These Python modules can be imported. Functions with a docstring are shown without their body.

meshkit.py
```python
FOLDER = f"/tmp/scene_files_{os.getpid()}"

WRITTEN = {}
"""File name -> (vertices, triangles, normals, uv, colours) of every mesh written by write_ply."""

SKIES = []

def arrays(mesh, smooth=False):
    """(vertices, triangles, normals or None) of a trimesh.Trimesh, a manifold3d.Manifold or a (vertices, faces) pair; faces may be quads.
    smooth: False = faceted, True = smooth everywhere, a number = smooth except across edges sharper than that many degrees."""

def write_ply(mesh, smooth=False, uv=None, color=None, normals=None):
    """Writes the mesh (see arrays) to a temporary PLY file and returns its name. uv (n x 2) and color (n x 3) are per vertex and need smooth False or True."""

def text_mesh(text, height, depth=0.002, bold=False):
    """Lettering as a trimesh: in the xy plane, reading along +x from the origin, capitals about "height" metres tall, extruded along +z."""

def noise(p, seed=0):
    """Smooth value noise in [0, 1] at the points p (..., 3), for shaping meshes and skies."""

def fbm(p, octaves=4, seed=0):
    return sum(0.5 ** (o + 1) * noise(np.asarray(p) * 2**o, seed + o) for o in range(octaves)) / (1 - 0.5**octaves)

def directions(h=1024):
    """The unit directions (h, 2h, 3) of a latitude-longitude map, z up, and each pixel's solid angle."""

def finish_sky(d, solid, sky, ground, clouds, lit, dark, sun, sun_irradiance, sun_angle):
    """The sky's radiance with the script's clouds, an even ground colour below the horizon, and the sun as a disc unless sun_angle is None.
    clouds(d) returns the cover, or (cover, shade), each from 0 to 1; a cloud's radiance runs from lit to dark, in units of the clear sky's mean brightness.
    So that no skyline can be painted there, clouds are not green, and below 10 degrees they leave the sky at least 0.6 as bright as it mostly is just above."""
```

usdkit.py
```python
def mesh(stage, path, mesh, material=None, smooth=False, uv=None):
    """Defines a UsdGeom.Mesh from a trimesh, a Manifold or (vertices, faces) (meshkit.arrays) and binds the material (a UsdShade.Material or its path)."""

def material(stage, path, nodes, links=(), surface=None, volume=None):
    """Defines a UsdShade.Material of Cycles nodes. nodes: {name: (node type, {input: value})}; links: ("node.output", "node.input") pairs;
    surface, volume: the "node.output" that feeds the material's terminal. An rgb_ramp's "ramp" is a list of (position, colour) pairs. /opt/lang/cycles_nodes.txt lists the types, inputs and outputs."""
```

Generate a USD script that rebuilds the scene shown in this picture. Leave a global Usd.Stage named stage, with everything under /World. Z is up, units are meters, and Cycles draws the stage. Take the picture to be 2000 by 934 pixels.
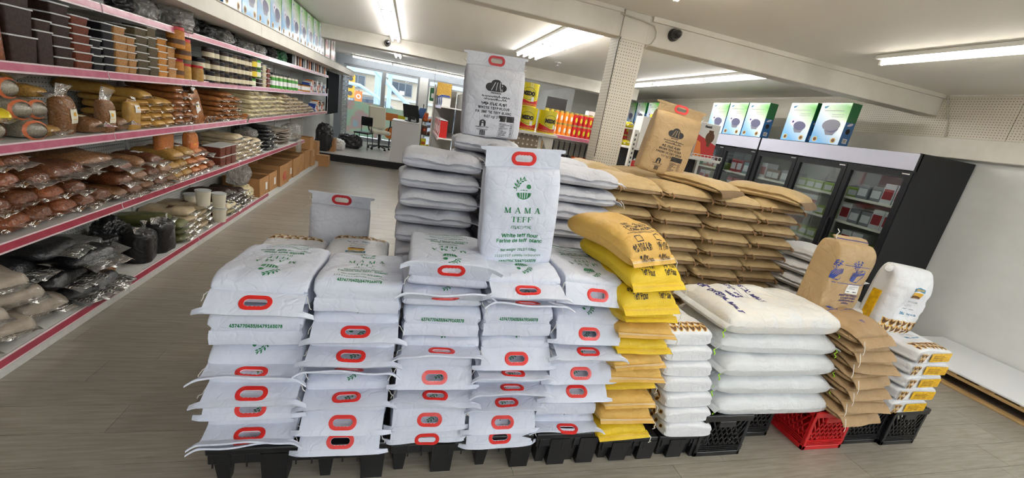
import math, glob, random
import numpy as np, trimesh, usdkit, meshkit
from pxr import Usd, UsdGeom, UsdLux, UsdShade, Gf, Sdf, Vt
from shapely.geometry import Polygon, Point, box as sbox, LineString, MultiPolygon
from shapely import affinity
from shapely.ops import unary_union
PI = math.pi
stage = Usd.Stage.CreateInMemory()
UsdGeom.SetStageUpAxis(stage, 'Z'); UsdGeom.SetStageMetersPerUnit(stage, 1.0)
WORLD = UsdGeom.Xform.Define(stage, '/World'); stage.SetDefaultPrim(WORLD.GetPrim())
# ------------------------------------------------------------------ camera (2000 x 934 frame, focal length 795 px)
CAM_H = 1.6
def _n(v): v = np.asarray(v, float); return v / np.linalg.norm(v)
_d = _n([806 - 1000, 200 - 467, 795.])
_dn = np.array([510 - 1000, 3400 - 467, 795.]); _dn = _n(_dn - _d * (_dn @ _d))
_R = np.stack([np.cross(_dn, _d), _d, -_dn])            # world <- image axes (right, down, forward)
cam = UsdGeom.Camera.Define(stage, '/World/camera')
_M = np.eye(4); _M[0, :3] = _R[:, 0]; _M[1, :3] = -_R[:, 1]; _M[2, :3] = -_R[:, 2]; _M[3, :3] = (0, 0, CAM_H)
cam.AddTransformOp().Set(Gf.Matrix4d(*_M.ravel().tolist()))
cam.CreateHorizontalApertureAttr(36.0); cam.CreateVerticalApertureAttr(36.0 * 934 / 2000)
cam.CreateFocalLengthAttr(36.0 * 795 / 2000); cam.CreateClippingRangeAttr(Gf.Vec2f(0.05, 300))
EXPOSURE = 0.22
cam.CreateExposureAttr(EXPOSURE)
# ------------------------------------------------------------------ sky: bright overcast daylight beyond the shop window
SKY = 0.95
usdkit.material(stage, '/World/Looks/overcast_sky', {'s': ('background_shader', {'color': (0.86, 0.93, 1.0), 'strength': SKY})}, [], surface='s.background')
dome = UsdLux.DomeLight.Define(stage, '/World/sky'); dome.CreateIntensityAttr(SKY); dome.CreateColorAttr(Gf.Vec3f(0.86, 0.93, 1.0))
TUBE = 25.0          # radiance of the fluorescent tubes
TUBE_BACK = 39.0

# ------------------------------------------------------------------ materials
LOOKS = {}
def raw(name, nodes, links, surface):
    LOOKS[name] = usdkit.material(stage, '/World/Looks/' + name, nodes, links, surface=surface); return LOOKS[name]
def srgb(r, g, b):
    return tuple(((c / 255) / 12.92 if c <= 10 else ((c / 255 + 0.055) / 1.055) ** 2.4) for c in (r, g, b))
def pm(name, col, rough=0.5, var=0.0, tex=None, bump=None, metal=0.0, coat=0.0, spec=0.5, emit=None, trans=0.0, alpha=1.0, coords='object', stretch=None, rnd=0.0, coat_rough=0.1):
    """principled look. tex=(scale, colour2, detail[, lo, hi]) mixes a second colour by noise; bump=(scale, distance, detail); rnd: value change per thing."""
    n = {'p': ('principled_bsdf', {'base_color': col, 'roughness': rough, 'metallic': metal, 'specular_ior_level': spec})}; l = []
    p = n['p'][1]
    if coat: p['coat_weight'] = coat; p['coat_roughness'] = coat_rough
    if trans: p['transmission_weight'] = trans
    if alpha < 1: p['alpha'] = alpha
    if emit: p['emission_color'] = emit[0]; p['emission_strength'] = emit[1]
    src = None
    if tex or bump:
        n['tc'] = ('texture_coordinate', {}); vec = 'tc.' + coords
        if stretch:
            n['mp'] = ('mapping', {'scale': stretch}); l.append((vec, 'mp.vector')); vec = 'mp.vector'
    if tex:
        sc, c2, det = tex[:3]; lo, hi = (tex[3:] + (0.4, 0.6))[:2] if len(tex) > 3 else (0.4, 0.6)
        n['nz'] = ('noise_texture', {'scale': sc, 'detail': det, 'roughness': 0.6}); l.append((vec, 'nz.vector'))
        n['rp'] = ('rgb_ramp', {'ramp': [(lo, col), (hi, c2)]}); l.append(('nz.fac', 'rp.fac')); src = 'rp.color'
    if rnd:
        n['oi'] = ('object_info', {}); n['mr'] = ('map_range', {'from_min': 0.0, 'from_max': 1.0, 'to_min': 1 - rnd, 'to_max': 1 + rnd}); l.append(('oi.random', 'mr.value'))
        n['hv'] = ('hsv', {'hue': 0.5, 'saturation': 1.0, 'fac': 1.0, 'color': col}); l.append(('mr.result', 'hv.value'))
        if src: l.append((src, 'hv.color'))
        src = 'hv.color'
    if src: l.append((src, 'p.base_color'))
    if bump:
        bs, bd, bdet = bump
        n['bn'] = ('noise_texture', {'scale': bs, 'detail': bdet, 'roughness': 0.6}); l.append((vec, 'bn.vector'))
        n['bp'] = ('bump', {'strength': 1.0, 'distance': bd}); l += [('bn.fac', 'bp.height'), ('bp.normal', 'p.normal')] + ([('bp.normal', 'p.coat_normal')] if coat else [])
    return raw(name, n, l, 'p.BSDF')
def film(name, tint=(0.95, 0.95, 0.93), gloss=0.25, rough=0.12, bump=(40, 0.01, 3), haze=0.12, hazecol=(0.8, 0.8, 0.78)):
    """thin clear plastic film: see-through, with a wrinkled gloss and a little haze"""
    return raw(name, {'t': ('transparent_bsdf', {'color': tint}), 'g': ('glossy_bsdf', {'color': (1, 1, 1), 'roughness': rough, 'distribution': 'ggx'}),
        'tc': ('texture_coordinate', {}), 'n': ('noise_texture', {'scale': bump[0], 'detail': bump[2], 'distortion': 1.0}), 'b': ('bump', {'strength': 1.0, 'distance': bump[1]}),
        'd': ('diffuse_bsdf', {'color': hazecol}), 'm0': ('mix_closure', {'fac': haze}), 'lw': ('fresnel', {'IOR': 1.5}), 'ad': ('math', {'math_type': 'multiply_add', 'value2': 1.0, 'value3': gloss * 0.35, 'use_clamp': True}), 'm1': ('mix_closure', {})},
        [('tc.object', 'n.vector'), ('n.fac', 'b.height'), ('b.normal', 'g.normal'), ('t.BSDF', 'm0.closure1'), ('d.BSDF', 'm0.closure2'), ('lw.fac', 'ad.value1'), ('ad.value', 'm1.fac'), ('m0.closure', 'm1.closure1'), ('g.BSDF', 'm1.closure2')], 'm1.closure')
def pegboard(name, col, hole=0.0254, r=0.0034, plane='yz', holecol=(0.02, 0.02, 0.02)):
    """perforated hardboard / steel: a grid of punched holes across the panel"""
    a, b = plane
    n = {'g': ('geometry', {}), 's': ('separate_xyz', {}), 'p': ('principled_bsdf', {'roughness': 0.45}), 'rp': ('rgb_ramp', {'ramp': [(0.0, holecol), (0.5, holecol), (0.62, col), (1, col)]})}
    l = [('g.position', 's.vector')]
    for k in (a, b):
        n['w' + k] = ('math', {'math_type': 'divide', 'value2': hole}); l.append(('s.' + k, 'w' + k + '.value1'))
        n['f' + k] = ('math', {'math_type': 'fraction'}); l.append(('w' + k + '.value', 'f' + k + '.value1'))
        n['c' + k] = ('math', {'math_type': 'subtract', 'value2': 0.5}); l.append(('f' + k + '.value', 'c' + k + '.value1'))
        n['q' + k] = ('math', {'math_type': 'power', 'value2': 2.0}); n['a' + k] = ('math', {'math_type': 'absolute'})
        l += [('c' + k + '.value', 'a' + k + '.value1'), ('a' + k + '.value', 'q' + k + '.value1')]
    n['sum'] = ('math', {'math_type': 'add'}); l += [('q' + a + '.value', 'sum.value1'), ('q' + b + '.value', 'sum.value2')]
    n['sc'] = ('math', {'math_type': 'multiply', 'value2': 0.5 * (hole / r) ** 2}); l += [('sum.value', 'sc.value1'), ('sc.value', 'rp.fac'), ('rp.color', 'p.base_color')]
    n['bp'] = ('bump', {'strength': 0.6, 'distance': 0.002}); n['mn'] = ('math', {'math_type': 'minimum', 'value2': 0.7})
    l += [('sc.value', 'mn.value1'), ('mn.value', 'bp.height'), ('bp.normal', 'p.normal')]
    return raw(name, n, l, 'p.BSDF')

# ------------------------------------------------------------------ scene tree helpers
_used = {}
def _path(parent, name):
    base = (str(parent.GetPath()) if parent is not None else '/World') + '/' + name
    k = _used.get(base, -1) + 1; _used[base] = k
    return base if k == 0 else f'{base}_{k:03d}'
def xf(M): return Gf.Matrix4d(*np.asarray(M, float).T.ravel().tolist())
def T(x=0, y=0, z=0): M = np.eye(4); M[:3, 3] = (x, y, z); return M
def RX(a): c, s = math.cos(math.radians(a)), math.sin(math.radians(a)); M = np.eye(4); M[1:3, 1:3] = [[c, -s], [s, c]]; return M
def RY(a): c, s = math.cos(math.radians(a)), math.sin(math.radians(a)); M = np.eye(4); M[0, 0] = c; M[0, 2] = s; M[2, 0] = -s; M[2, 2] = c; return M
def RZ(a): c, s = math.cos(math.radians(a)), math.sin(math.radians(a)); M = np.eye(4); M[:2, :2] = [[c, -s], [s, c]]; return M
def S(x, y=None, z=None): y = x if y is None else y; z = x if z is None else z; return np.diag([x, y, z, 1.0])
def tag(prim, label=None, cat=None, group=None, kind=None):
    for k, v in (('label', label), ('category', cat), ('group', group), ('kind', kind)):
        if v: prim.SetCustomDataByKey(k, v)
    return prim
def thing(name, label, cat, M=None, group=None):
    x = UsdGeom.Xform.Define(stage, _path(None, name)); x.AddTransformOp().Set(xf(np.eye(4) if M is None else M))
    return tag(x.GetPrim(), label, cat, group)
def P(parent, name, mesh, look, smooth=False, label=None, kind=None, M=None):
    if isinstance(mesh, trimesh.Trimesh): mesh = (np.asarray(mesh.vertices), np.asarray(mesh.faces))
    if M is not None: mesh = (np.c_[mesh[0], np.ones(len(mesh[0]))] @ np.asarray(M).T[:, :3], mesh[1])
    m = usdkit.mesh(stage, _path(parent, name), mesh, LOOKS[look], smooth)
    return tag(m.GetPrim(), label, None, None, kind)
def solo(name, mesh, look, label, cat, smooth=False, group=None, M=None, kind=None):
    p = P(None, name, mesh, look, smooth, None, kind, M); return tag(p, label, cat, group)
def struct(name, mesh, look, smooth=False, label=None):
    p = P(None, name, mesh, look, smooth); return tag(p, label, None, None, 'structure')
def dup(src, M, label=None, group=None):
    was = src.GetCustomData(); name = src.GetName()
    while name[-4:-3] == '_' and name[-3:].isdigit(): name = name[:-4]
    x = UsdGeom.Xform.Define(stage, _path(None, name))
    x.GetPrim().GetReferences().AddInternalReference(src.GetPath())
    op = x.GetTransformOp() if hasattr(x, 'GetTransformOp') else None
    UsdGeom.Xformable(x).ClearXformOpOrder(); UsdGeom.Xformable(x).AddTransformOp().Set(xf(M)) if not x.GetPrim().GetAttribute('xformOp:transform') else (x.GetPrim().GetAttribute('xformOp:transform').Set(xf(M)), UsdGeom.Xformable(x).SetXformOpOrder([UsdGeom.XformOp(x.GetPrim().GetAttribute('xformOp:transform'))]))
    x.GetPrim().SetInstanceable(True)
    return tag(x.GetPrim(), label or was.get('label'), was.get('category'), group or was.get('group'))
class Maker:
    """builds each kind once (the first time where it is wanted) and references it afterwards"""
    def __init__(self): self.seen = {}
    def put(self, key, build, M, label, group=None):
        if key not in self.seen: self.seen[key] = build(M, label, group); return self.seen[key]
        return dup(self.seen[key], M, label, group)
MK = Maker()

# ------------------------------------------------------------------ mesh helpers: all return (vertices, faces)
def cat(*ms):
    ms = [m for m in ms if m is not None]; vs, fs, k = [], [], 0
    for m in ms:
        v, f = (np.asarray(m.vertices), np.asarray(m.faces)) if isinstance(m, trimesh.Trimesh) else m
        vs.append(v); fs.append(np.asarray(f) + k); k += len(v)
    return np.vstack(vs), np.vstack(fs)
def mv(m, M):
    if isinstance(m, trimesh.Trimesh): m = (np.asarray(m.vertices), np.asarray(m.faces))
    f = m[1][:, ::-1] if np.linalg.det(np.asarray(M)[:3, :3]) < 0 else m[1]
    return np.c_[m[0], np.ones(len(m[0]))] @ np.asarray(M).T[:, :3], f
_BF = np.array([[0, 2, 1], [0, 3, 2], [4, 5, 6], [4, 6, 7], [0, 1, 5], [0, 5, 4], [1, 2, 6], [1, 6, 5], [2, 3, 7], [2, 7, 6], [3, 0, 4], [3, 4, 7]])
def bx(x0, x1, y0, y1, z0, z1):
    return np.array([[x0, y0, z0], [x1, y0, z0], [x1, y1, z0], [x0, y1, z0], [x0, y0, z1], [x1, y0, z1], [x1, y1, z1], [x0, y1, z1]], float), _BF
def rbx(x0, x1, y0, y1, z0, z1, r=0.003):
    r = min(r, (x1 - x0) / 2.01, (y1 - y0) / 2.01, (z1 - z0) / 2.01); pts = []
    for sx in (0, 1):
        for sy in (0, 1):
            for sz in (0, 1):
                c = np.array([(x0, x1)[sx], (y0, y1)[sy], (z0, z1)[sz]]); d = np.array([1 - 2 * sx, 1 - 2 * sy, 1 - 2 * sz]) * r
                for k in range(3):
                    q = c + d; q[k] = c[k]; pts.append(q)
    h = trimesh.convex.convex_hull(np.array(pts)); return np.asarray(h.vertices), np.asarray(h.faces)
def lathe(profile, n=20):
    p = np.asarray(profile, float); a = np.arange(n) * 2 * PI / n; k = len(p)
    v = np.stack([np.outer(p[:, 0], np.cos(a)), np.outer(p[:, 0], np.sin(a)), np.repeat(p[:, 1:2], n, 1)], -1).reshape(-1, 3)
    f = []
    for i in range(k - 1):
        for j in range(n):
            q = (j + 1) % n; f += [[i * n + j, i * n + q, (i + 1) * n + q], [i * n + j, (i + 1) * n + q, (i + 1) * n + j]]
    return v, np.array(f)
def cyl(r, z0, z1, n=16, r1=None): r1 = r if r1 is None else r1; return lathe([(1e-5, z0), (r, z0), (r1, z1), (1e-5, z1)], n)
def tube(path, r, n=8, caps=True):
    p = np.asarray(path, float); m = len(p); t = np.gradient(p, axis=0); t /= np.linalg.norm(t, axis=1, keepdims=True) + 1e-12
    up = np.array([0, 0, 1.0]) if abs(t[0, 2]) < 0.9 else np.array([1.0, 0, 0]); vs = []
    for i in range(m):
        u = np.cross(t[i], up); u /= np.linalg.norm(u) + 1e-12; w = np.cross(u, t[i]); up = w
        a = np.arange(n) * 2 * PI / n; rr = r[i] if np.ndim(r) else r
        vs.append(p[i] + rr * (np.outer(np.cos(a), u) + np.outer(np.sin(a), w)))
    f = []
    for i in range(m - 1):
        for j in range(n):
            q = (j + 1) % n; f += [[i * n + j, (i + 1) * n + q, i * n + q], [i * n + j, (i + 1) * n + j, (i + 1) * n + q]]
    v = np.vstack(vs)
    if caps:
        v = np.vstack([v, p[0], p[-1]]); a, b = len(v) - 2, len(v) - 1
        for j in range(n): q = (j + 1) % n; f += [[a, j, q], [b, (m - 1) * n + q, (m - 1) * n + j]]
    return v, np.array(f)
def beam(p, q, w, h=None):
    """a square bar from p to q"""
    h = w if h is None else h; p, q = np.asarray(p, float), np.asarray(q, float); d = _n(q - p)
    u = np.cross(d, [0, 0, 1.0]); u = _n(u) if np.linalg.norm(u) > 1e-6 else np.array([1.0, 0, 0]); k = np.cross(u, d)
    v = [b + su * u * w / 2 + sk * k * h / 2 for b in (p, q) for su, sk in ((-1, -1), (1, -1), (1, 1), (-1, 1))]
    return np.array(v), _BF
def tri2d(poly):
    vs, fs, k = [], [], 0
    for g in getattr(poly, 'geoms', [poly]):
        if g.area < 1e-9 or not isinstance(g, Polygon): continue
        v, f = trimesh.creation.triangulate_polygon(g, engine='earcut'); v = np.asarray(v); f = np.asarray(f)
        a = v[f]; cr = (a[:, 1, 0] - a[:, 0, 0]) * (a[:, 2, 1] - a[:, 0, 1]) - (a[:, 1, 1] - a[:, 0, 1]) * (a[:, 2, 0] - a[:, 0, 0])
        f = np.where((cr < 0)[:, None], f[:, ::-1], f); vs.append(v); fs.append(f + k); k += len(v)
    if not vs: return np.zeros((0, 2)), np.zeros((0, 3), int)
    return np.vstack(vs), np.vstack(fs)
def prism(poly, d, z0=0.0):
    ms = []
    for g in getattr(poly, 'geoms', [poly]):
        m = trimesh.creation.extrude_polygon(g, d, engine='earcut'); m.apply_translation([0, 0, z0]); ms.append(m)
    return cat(*ms)
def flat(poly, z=0.0):
    v, f = tri2d(poly); return np.c_[v, np.full(len(v), z)], f
def refine(v, f, size):
    return trimesh.remesh.subdivide_to_size(v, f, size, max_iter=12)
def stadium(w, h): return LineString([(-(w - h) / 2, 0), ((w - h) / 2, 0)]).buffer(h / 2, quad_segs=5) if w > h else Point(0, 0).buffer(h / 2)
def ell(x, y, a, b, rot=0, n=12): return affinity.rotate(affinity.scale(Point(x, y).buffer(1, quad_segs=max(2, n // 4)), a, b, origin=(x, y)), rot, origin=(x, y))
def noise(x, y, k, seed): return meshkit.noise(np.stack([np.asarray(x, float) * k + 100, np.asarray(y, float) * k + 100, np.full(np.shape(x), seed * 7.31)], -1), seed)

# ------------------------------------------------------------------ lettering as outlines (capitals one unit tall, origin at the left of the baseline)
_glyphs = {}
def _font(kind, size=64):
    from PIL import ImageFont
    return ImageFont.truetype(glob.glob('/opt/blender-*/*/datafiles/fonts/' + {'l': 'Inter.woff2', 'e': 'NotoSansEthiopic-Regular.woff2'}[kind])[0], size)
_SERIF = {'M': '0,0 1,0 .0', }
def _bar(x0, y0, x1, y1, w): return LineString([(x0, y0), (x1, y1)]).buffer(w / 2, cap_style=2)
def _serif(ch):
    b, t, s = 0.17, 0.07, 0.055
    sf = lambda x, y, w=0.3: sbox(x - w / 2, y if y < .5 else y - s, x + w / 2, y + s if y < .5 else y)
    if ch == 'M': return 1.0, [_bar(.14, 0, .14, 1, t), _bar(.86, 0, .86, 1, b), _bar(.17, .98, .5, .02, b), _bar(.83, .98, .5, .02, t), sf(.14, 0), sf(.86, 0, .36), sf(.12, 1, .24), sf(.88, 1, .24)]
    if ch == 'A': return .86, [_bar(.1, 0, .42, 1, t), _bar(.42, 1, .74, 0, b), _bar(.22, .33, .64, .33, t), sf(.1, 0, .28), sf(.74, 0, .36), sbox(.36, .9, .5, 1)]
    if ch == 'T': return .8, [_bar(.4, 0, .4, 1, b), sbox(.02, 1 - s, .78, 1), sf(.4, 0, .34), sbox(.02, .74, .07, 1), sbox(.73, .74, .78, 1)]
    if ch in 'EF':
        g = [_bar(.2, 0, .2, 1, b), sbox(.05, 1 - s, .7, 1), sf(.2, 0, .3), sbox(.2, .5, .52, .5 + s), sbox(.65, .76, .7, 1), sbox(.49, .4, .53, .66)]
        return .78, g + ([sbox(.05, 0, .74, s), sbox(.69, 0, .74, .26)] if ch == 'E' else [])
    return .5, []
def lettering(text, kind='l', bold=0, track=0.0):
    """outline of a line of text, height 1, starting at x = 0; returns (polygon, width)"""
    key = (text, kind, bold, track)
    if key in _glyphs: return _glyphs[key]
    x, out = 0.0, []
    if kind == 's':
        for ch in text:
            if ch == ' ': x += .5; continue
            w, g = _serif(ch); out.append(affinity.translate(unary_union(g), x, 0)); x += w + .06 + track
    else:
        from PIL import Image, ImageDraw
        fnt = _font(kind); W = 72
        for ch in text:
            k2 = (ch, kind, bold)
            if k2 not in _glyphs:
                im = Image.new('L', (W * 2, W * 2)); ImageDraw.Draw(im).text((20, 100), ch, 255, fnt, anchor='ls', stroke_width=bold)
                on = np.pad(np.asarray(im) > 127, ((0, 0), (1, 1))).astype(np.int8); d = np.diff(on, axis=1)
                r, s = np.nonzero(d == 1); e = np.nonzero(d == -1)[1]
                sh = unary_union([sbox(a - 20, 100 - y - 1, b - 20, 100 - y) for y, a, b in zip(r, s, e)]) if len(r) else Polygon()
                sh = sh.buffer(.5).buffer(-.5).simplify(1.2 if kind == 'l' else 1.4)
                _glyphs[k2] = (affinity.scale(sh, 1 / 46.5, 1 / 46.5, origin=(0, 0)), fnt.getlength(ch) / 46.5)
            g, w = _glyphs[k2]
            if not g.is_empty: out.append(affinity.translate(g, x, 0))
            x += w + track
    polys = [q for g in out for q in getattr(g, 'geoms', [g]) if q.area > 1e-5]
    _glyphs[key] = (MultiPolygon(polys), x - track); return _glyphs[key]
def line(text, cx, y, h, kind='l', bold=0, track=0.0, width=None):
    """text centred on cx with baseline y and capitals h tall"""
    g, w = lettering(text, kind, bold, track); k = h if width is None or w <= 0 else width / w
    return affinity.translate(affinity.scale(g, k, h, origin=(0, 0)), cx - w * k / 2, y)
def G(*ps):
    out = []
    for p in ps:
        for q in getattr(p, 'geoms', [p]):
            if isinstance(q, Polygon) and q.area > 1e-9: out.append(q)
    return MultiPolygon(out)
ORD = ['lowest', 'second', 'third', 'fourth', 'fifth', 'sixth', 'seventh', 'eighth', 'ninth', 'tenth', 'eleventh', 'twelfth', 'thirteenth', 'fourteenth', 'fifteenth', 'sixteenth', 'seventeenth', 'eighteenth']
NTH = ['first', 'second', 'third', 'fourth', 'fifth', 'sixth', 'seventh', 'eighth', 'ninth', 'tenth', 'eleventh', 'twelfth', 'thirteenth', 'fourteenth', 'fifteenth', 'sixteenth', 'seventeenth', 'eighteenth', 'nineteenth', 'twentieth']
def level(i, n): return 'lowest' if i == 0 else 'topmost' if i == n - 1 else ORD[i] + ' from the bottom'
def ltop(i, n): return 'topmost' if i == n - 1 else NTH[n - 1 - i] + ' from the top'
# ================================================================== LOOKS of the room
pm('ceiling_white', srgb(240, 236, 228), .75, bump=(180, .0012, 3))
pm('wall_white', srgb(226, 226, 222), .6, tex=(2.5, srgb(220, 220, 216), 3), bump=(220, .0006, 2))
pm('beam_white', srgb(222, 217, 206), .55, tex=(3, srgb(214, 208, 196), 4), bump=(60, .0008, 3))
pm('trim_grey', srgb(150, 154, 156), .4)
pegboard('peg_wall', srgb(216, 208, 192)); pegboard('peg_column', srgb(224, 218, 205), plane='xz'); pegboard('peg_side', srgb(224, 218, 205), plane='yz')
pegboard('peg_shelf', srgb(206, 208, 204)); pegboard('peg_gondola', srgb(196, 196, 192), plane='xz')
for k, (a, b) in enumerate([((154, 147, 136), (130, 123, 111)), ((159, 151, 139), (134, 126, 113)), ((151, 144, 133), (128, 121, 109)), ((156, 148, 136), (131, 124, 111))]):
    pm(f'vinyl_plank_{k + 1}', srgb(*a), .27, tex=(7, srgb(*b), 7, .34, .7), stretch=(.7, 9, 1), bump=(60, .0004, 4), spec=.55)
pm('concrete_floor', srgb(150, 142, 129), .45, tex=(6, srgb(112, 106, 96), 6), stretch=(.6, 6, 1))
pm('platform_top', srgb(200, 199, 195), .3, tex=(2, srgb(190, 189, 185), 4)); pm('black_rubber', srgb(24, 24, 26), .6)
pm('alu_frame', srgb(158, 162, 166), .35, metal=.3); pm('header_grey', srgb(158, 166, 174), .5); pm('fixture_white', srgb(232, 232, 228), .35)
pm('black_plastic', srgb(22, 23, 26), .4, bump=(50, .0006, 3)); pm('dark_metal', srgb(60, 62, 66), .4, metal=.5); pm('chrome', (.75, .75, .76), .18, metal=1.0); pm('cable_beige', srgb(190, 184, 172), .5); pm('cable_black', srgb(20, 20, 22), .5)
raw('tube_cool', {'e': ('emission', {'color': (1, .985, .96), 'strength': TUBE})}, [], 'e.emission')
raw('tube_warm', {'e': ('emission', {'color': (1, .93, .80), 'strength': TUBE})}, [], 'e.emission')
raw('tube_day', {'e': ('emission', {'color': (.90, .955, 1), 'strength': TUBE_BACK})}, [], 'e.emission')
raw('window_glass', {'t': ('transparent_bsdf', {'color': (.96, .98, .98)}), 'g': ('glossy_bsdf', {'roughness': .02, 'color': (1, 1, 1)}), 'f': ('fresnel', {'IOR': 1.5}), 'm': ('mix_closure', {})}, [('f.fac', 'm.fac'), ('t.BSDF', 'm.closure1'), ('g.BSDF', 'm.closure2')], 'm.closure')
# ================================================================== SETTING: shell
WX0, WX1, WY0, WY1, CZ = -2.34, 5.7, -4.0, 14.2, 2.645
fl = UsdGeom.Xform.Define(stage, '/World/floor').GetPrim(); fl.SetCustomDataByKey('kind', 'structure')
P(fl, 'subfloor', bx(WX0, WX1, WY0, WY1, -.10, -.005), 'concrete_floor')
P(fl, 'floor_sheet', cat(bx(.7, WX1, 2.875, 10.3, -.005, 0), bx(WX0, WX1, WY0, .895, -.005, 0), bx(WX0, -1.82, .895, 10.3, -.005, 0)), 'concrete_floor')
rng = random.Random(5)
PW, PL = .18, 1.22
joint0 = {4: -1.175, 5: -.905, 7: -1.25}
for r in range(-1, 52):
    y0 = .895 + .18 * r + .18
    if y0 > 10.29: break
    y1 = min(y0 + PW, 10.3); x = joint0.get(r, -1.82 - rng.random() * PL)
    while x > -1.82: x -= PL
    xe = 5.7 if y0 < 2.86 else .7
    while x < xe:
        a, b = max(x, -1.82), min(x + PL, xe); x += PL
        if b - a < .01: continue
        v, f = bx(a + .0011, b - .0011, y0 + .0011, y1 - .0011, -.005, 0.0)
        P(fl, 'plank', (v, f), f'vinyl_plank_{rng.randrange(4) + 1}')
struct('ceiling', bx(WX0, WX1, WY0, WY1, CZ, CZ + .1), 'ceiling_white')
struct('wall_left', bx(WX0 - .1, WX0, WY0, WY1, -.1, CZ + .1), 'wall_white')
struct('wall_back', bx(WX0 - .1, WX1 + .1, WY0 - .1, WY0, -.1, CZ + .1), 'wall_white')
wr = UsdGeom.Xform.Define(stage, '/World/wall_right').GetPrim(); wr.SetCustomDataByKey('kind', 'structure')
P(wr, 'plaster', bx(WX1, WX1 + .1, WY0, WY1, -.1, CZ + .1), 'wall_white')
for a, b in ((.5, 2.93), (2.935, 5.37), (5.375, 7.8), (7.805, 9.9)): P(wr, 'pegboard_panel', bx(WX1 - .012, WX1, a, b, 2.18, CZ - .012), 'peg_wall')
P(wr, 'cornice_strip', bx(WX1 - .03, WX1, .5, 9.9, CZ - .02, CZ), 'beam_white')
lg = struct('trim_1', rbx(WX1 - .14, WX1, -1.0, 9.9, 1.98, 2.185, .004), 'beam_white', label='cream boxed ledge along the right wall above the fridges')
struct('wall_far_right', bx(3.95, WX1, 10.4, WY1, -.1, CZ), 'wall_white')
so = UsdGeom.Xform.Define(stage, '/World/trim_2').GetPrim(); tag(so, 'cream boxed soffit running above the left shelves', None, None, 'structure')
for a, b in ((-2.0, .35), (.354, 2.8), (2.804, 5.25), (5.254, 7.7), (7.704, 10.1), (10.104, 12.6)): P(so, 'fascia_board', rbx(WX0, -1.6, a, b, 1.995, 2.122, .003), 'beam_white')
struct('trim_3', bx(WX0, -1.588, -2.0, 12.6, 2.122, 2.13), 'cable_beige', label='thin board edge on top of the left soffit')
# beams and column
b1 = struct('trim_4', cat(rbx(WX0, 1.67, 3.585, 3.72, 2.435, CZ, .006), rbx(1.67, 1.92, 3.575, 3.76, 2.42, CZ, .003), rbx(1.92, WX1, 3.585, 3.76, 2.42, CZ, .006)), 'beam_white', label='near boxed ceiling beam crossing the shop above the column')
struct('trim_5', cat(bx(1.94, WX1, 3.56, 3.585, 2.605, CZ), bx(WX0, 1.65, 3.56, 3.585, 2.615, CZ)), 'beam_white', label='flat moulding along the top of the near beam')
struct('trim_6', rbx(WX0, 4.6, 8.35, 8.65, 2.42, CZ, .006), 'beam_white', label='far boxed ceiling beam before the shop window')
co = UsdGeom.Xform.Define(stage, '/World/column').GetPrim(); tag(co, 'square column clad in perforated board', None, None, 'structure')
P(co, 'front_panel', bx(1.68, 1.91, 3.585, 3.60, 0, 2.42), 'peg_column'); P(co, 'back_panel', bx(1.68, 1.91, 3.74, 3.755, 0, 2.42), 'peg_column')
P(co, 'side_panel', bx(1.667, 1.68, 3.59, 3.75, 0, 2.42), 'peg_side'); P(co, 'side_panel', bx(1.91, 1.923, 3.59, 3.75, 0, 2.42), 'peg_side'); P(co, 'core', bx(1.69, 1.90, 3.61, 3.73, 0, 2.41), 'wall_white')
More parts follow.
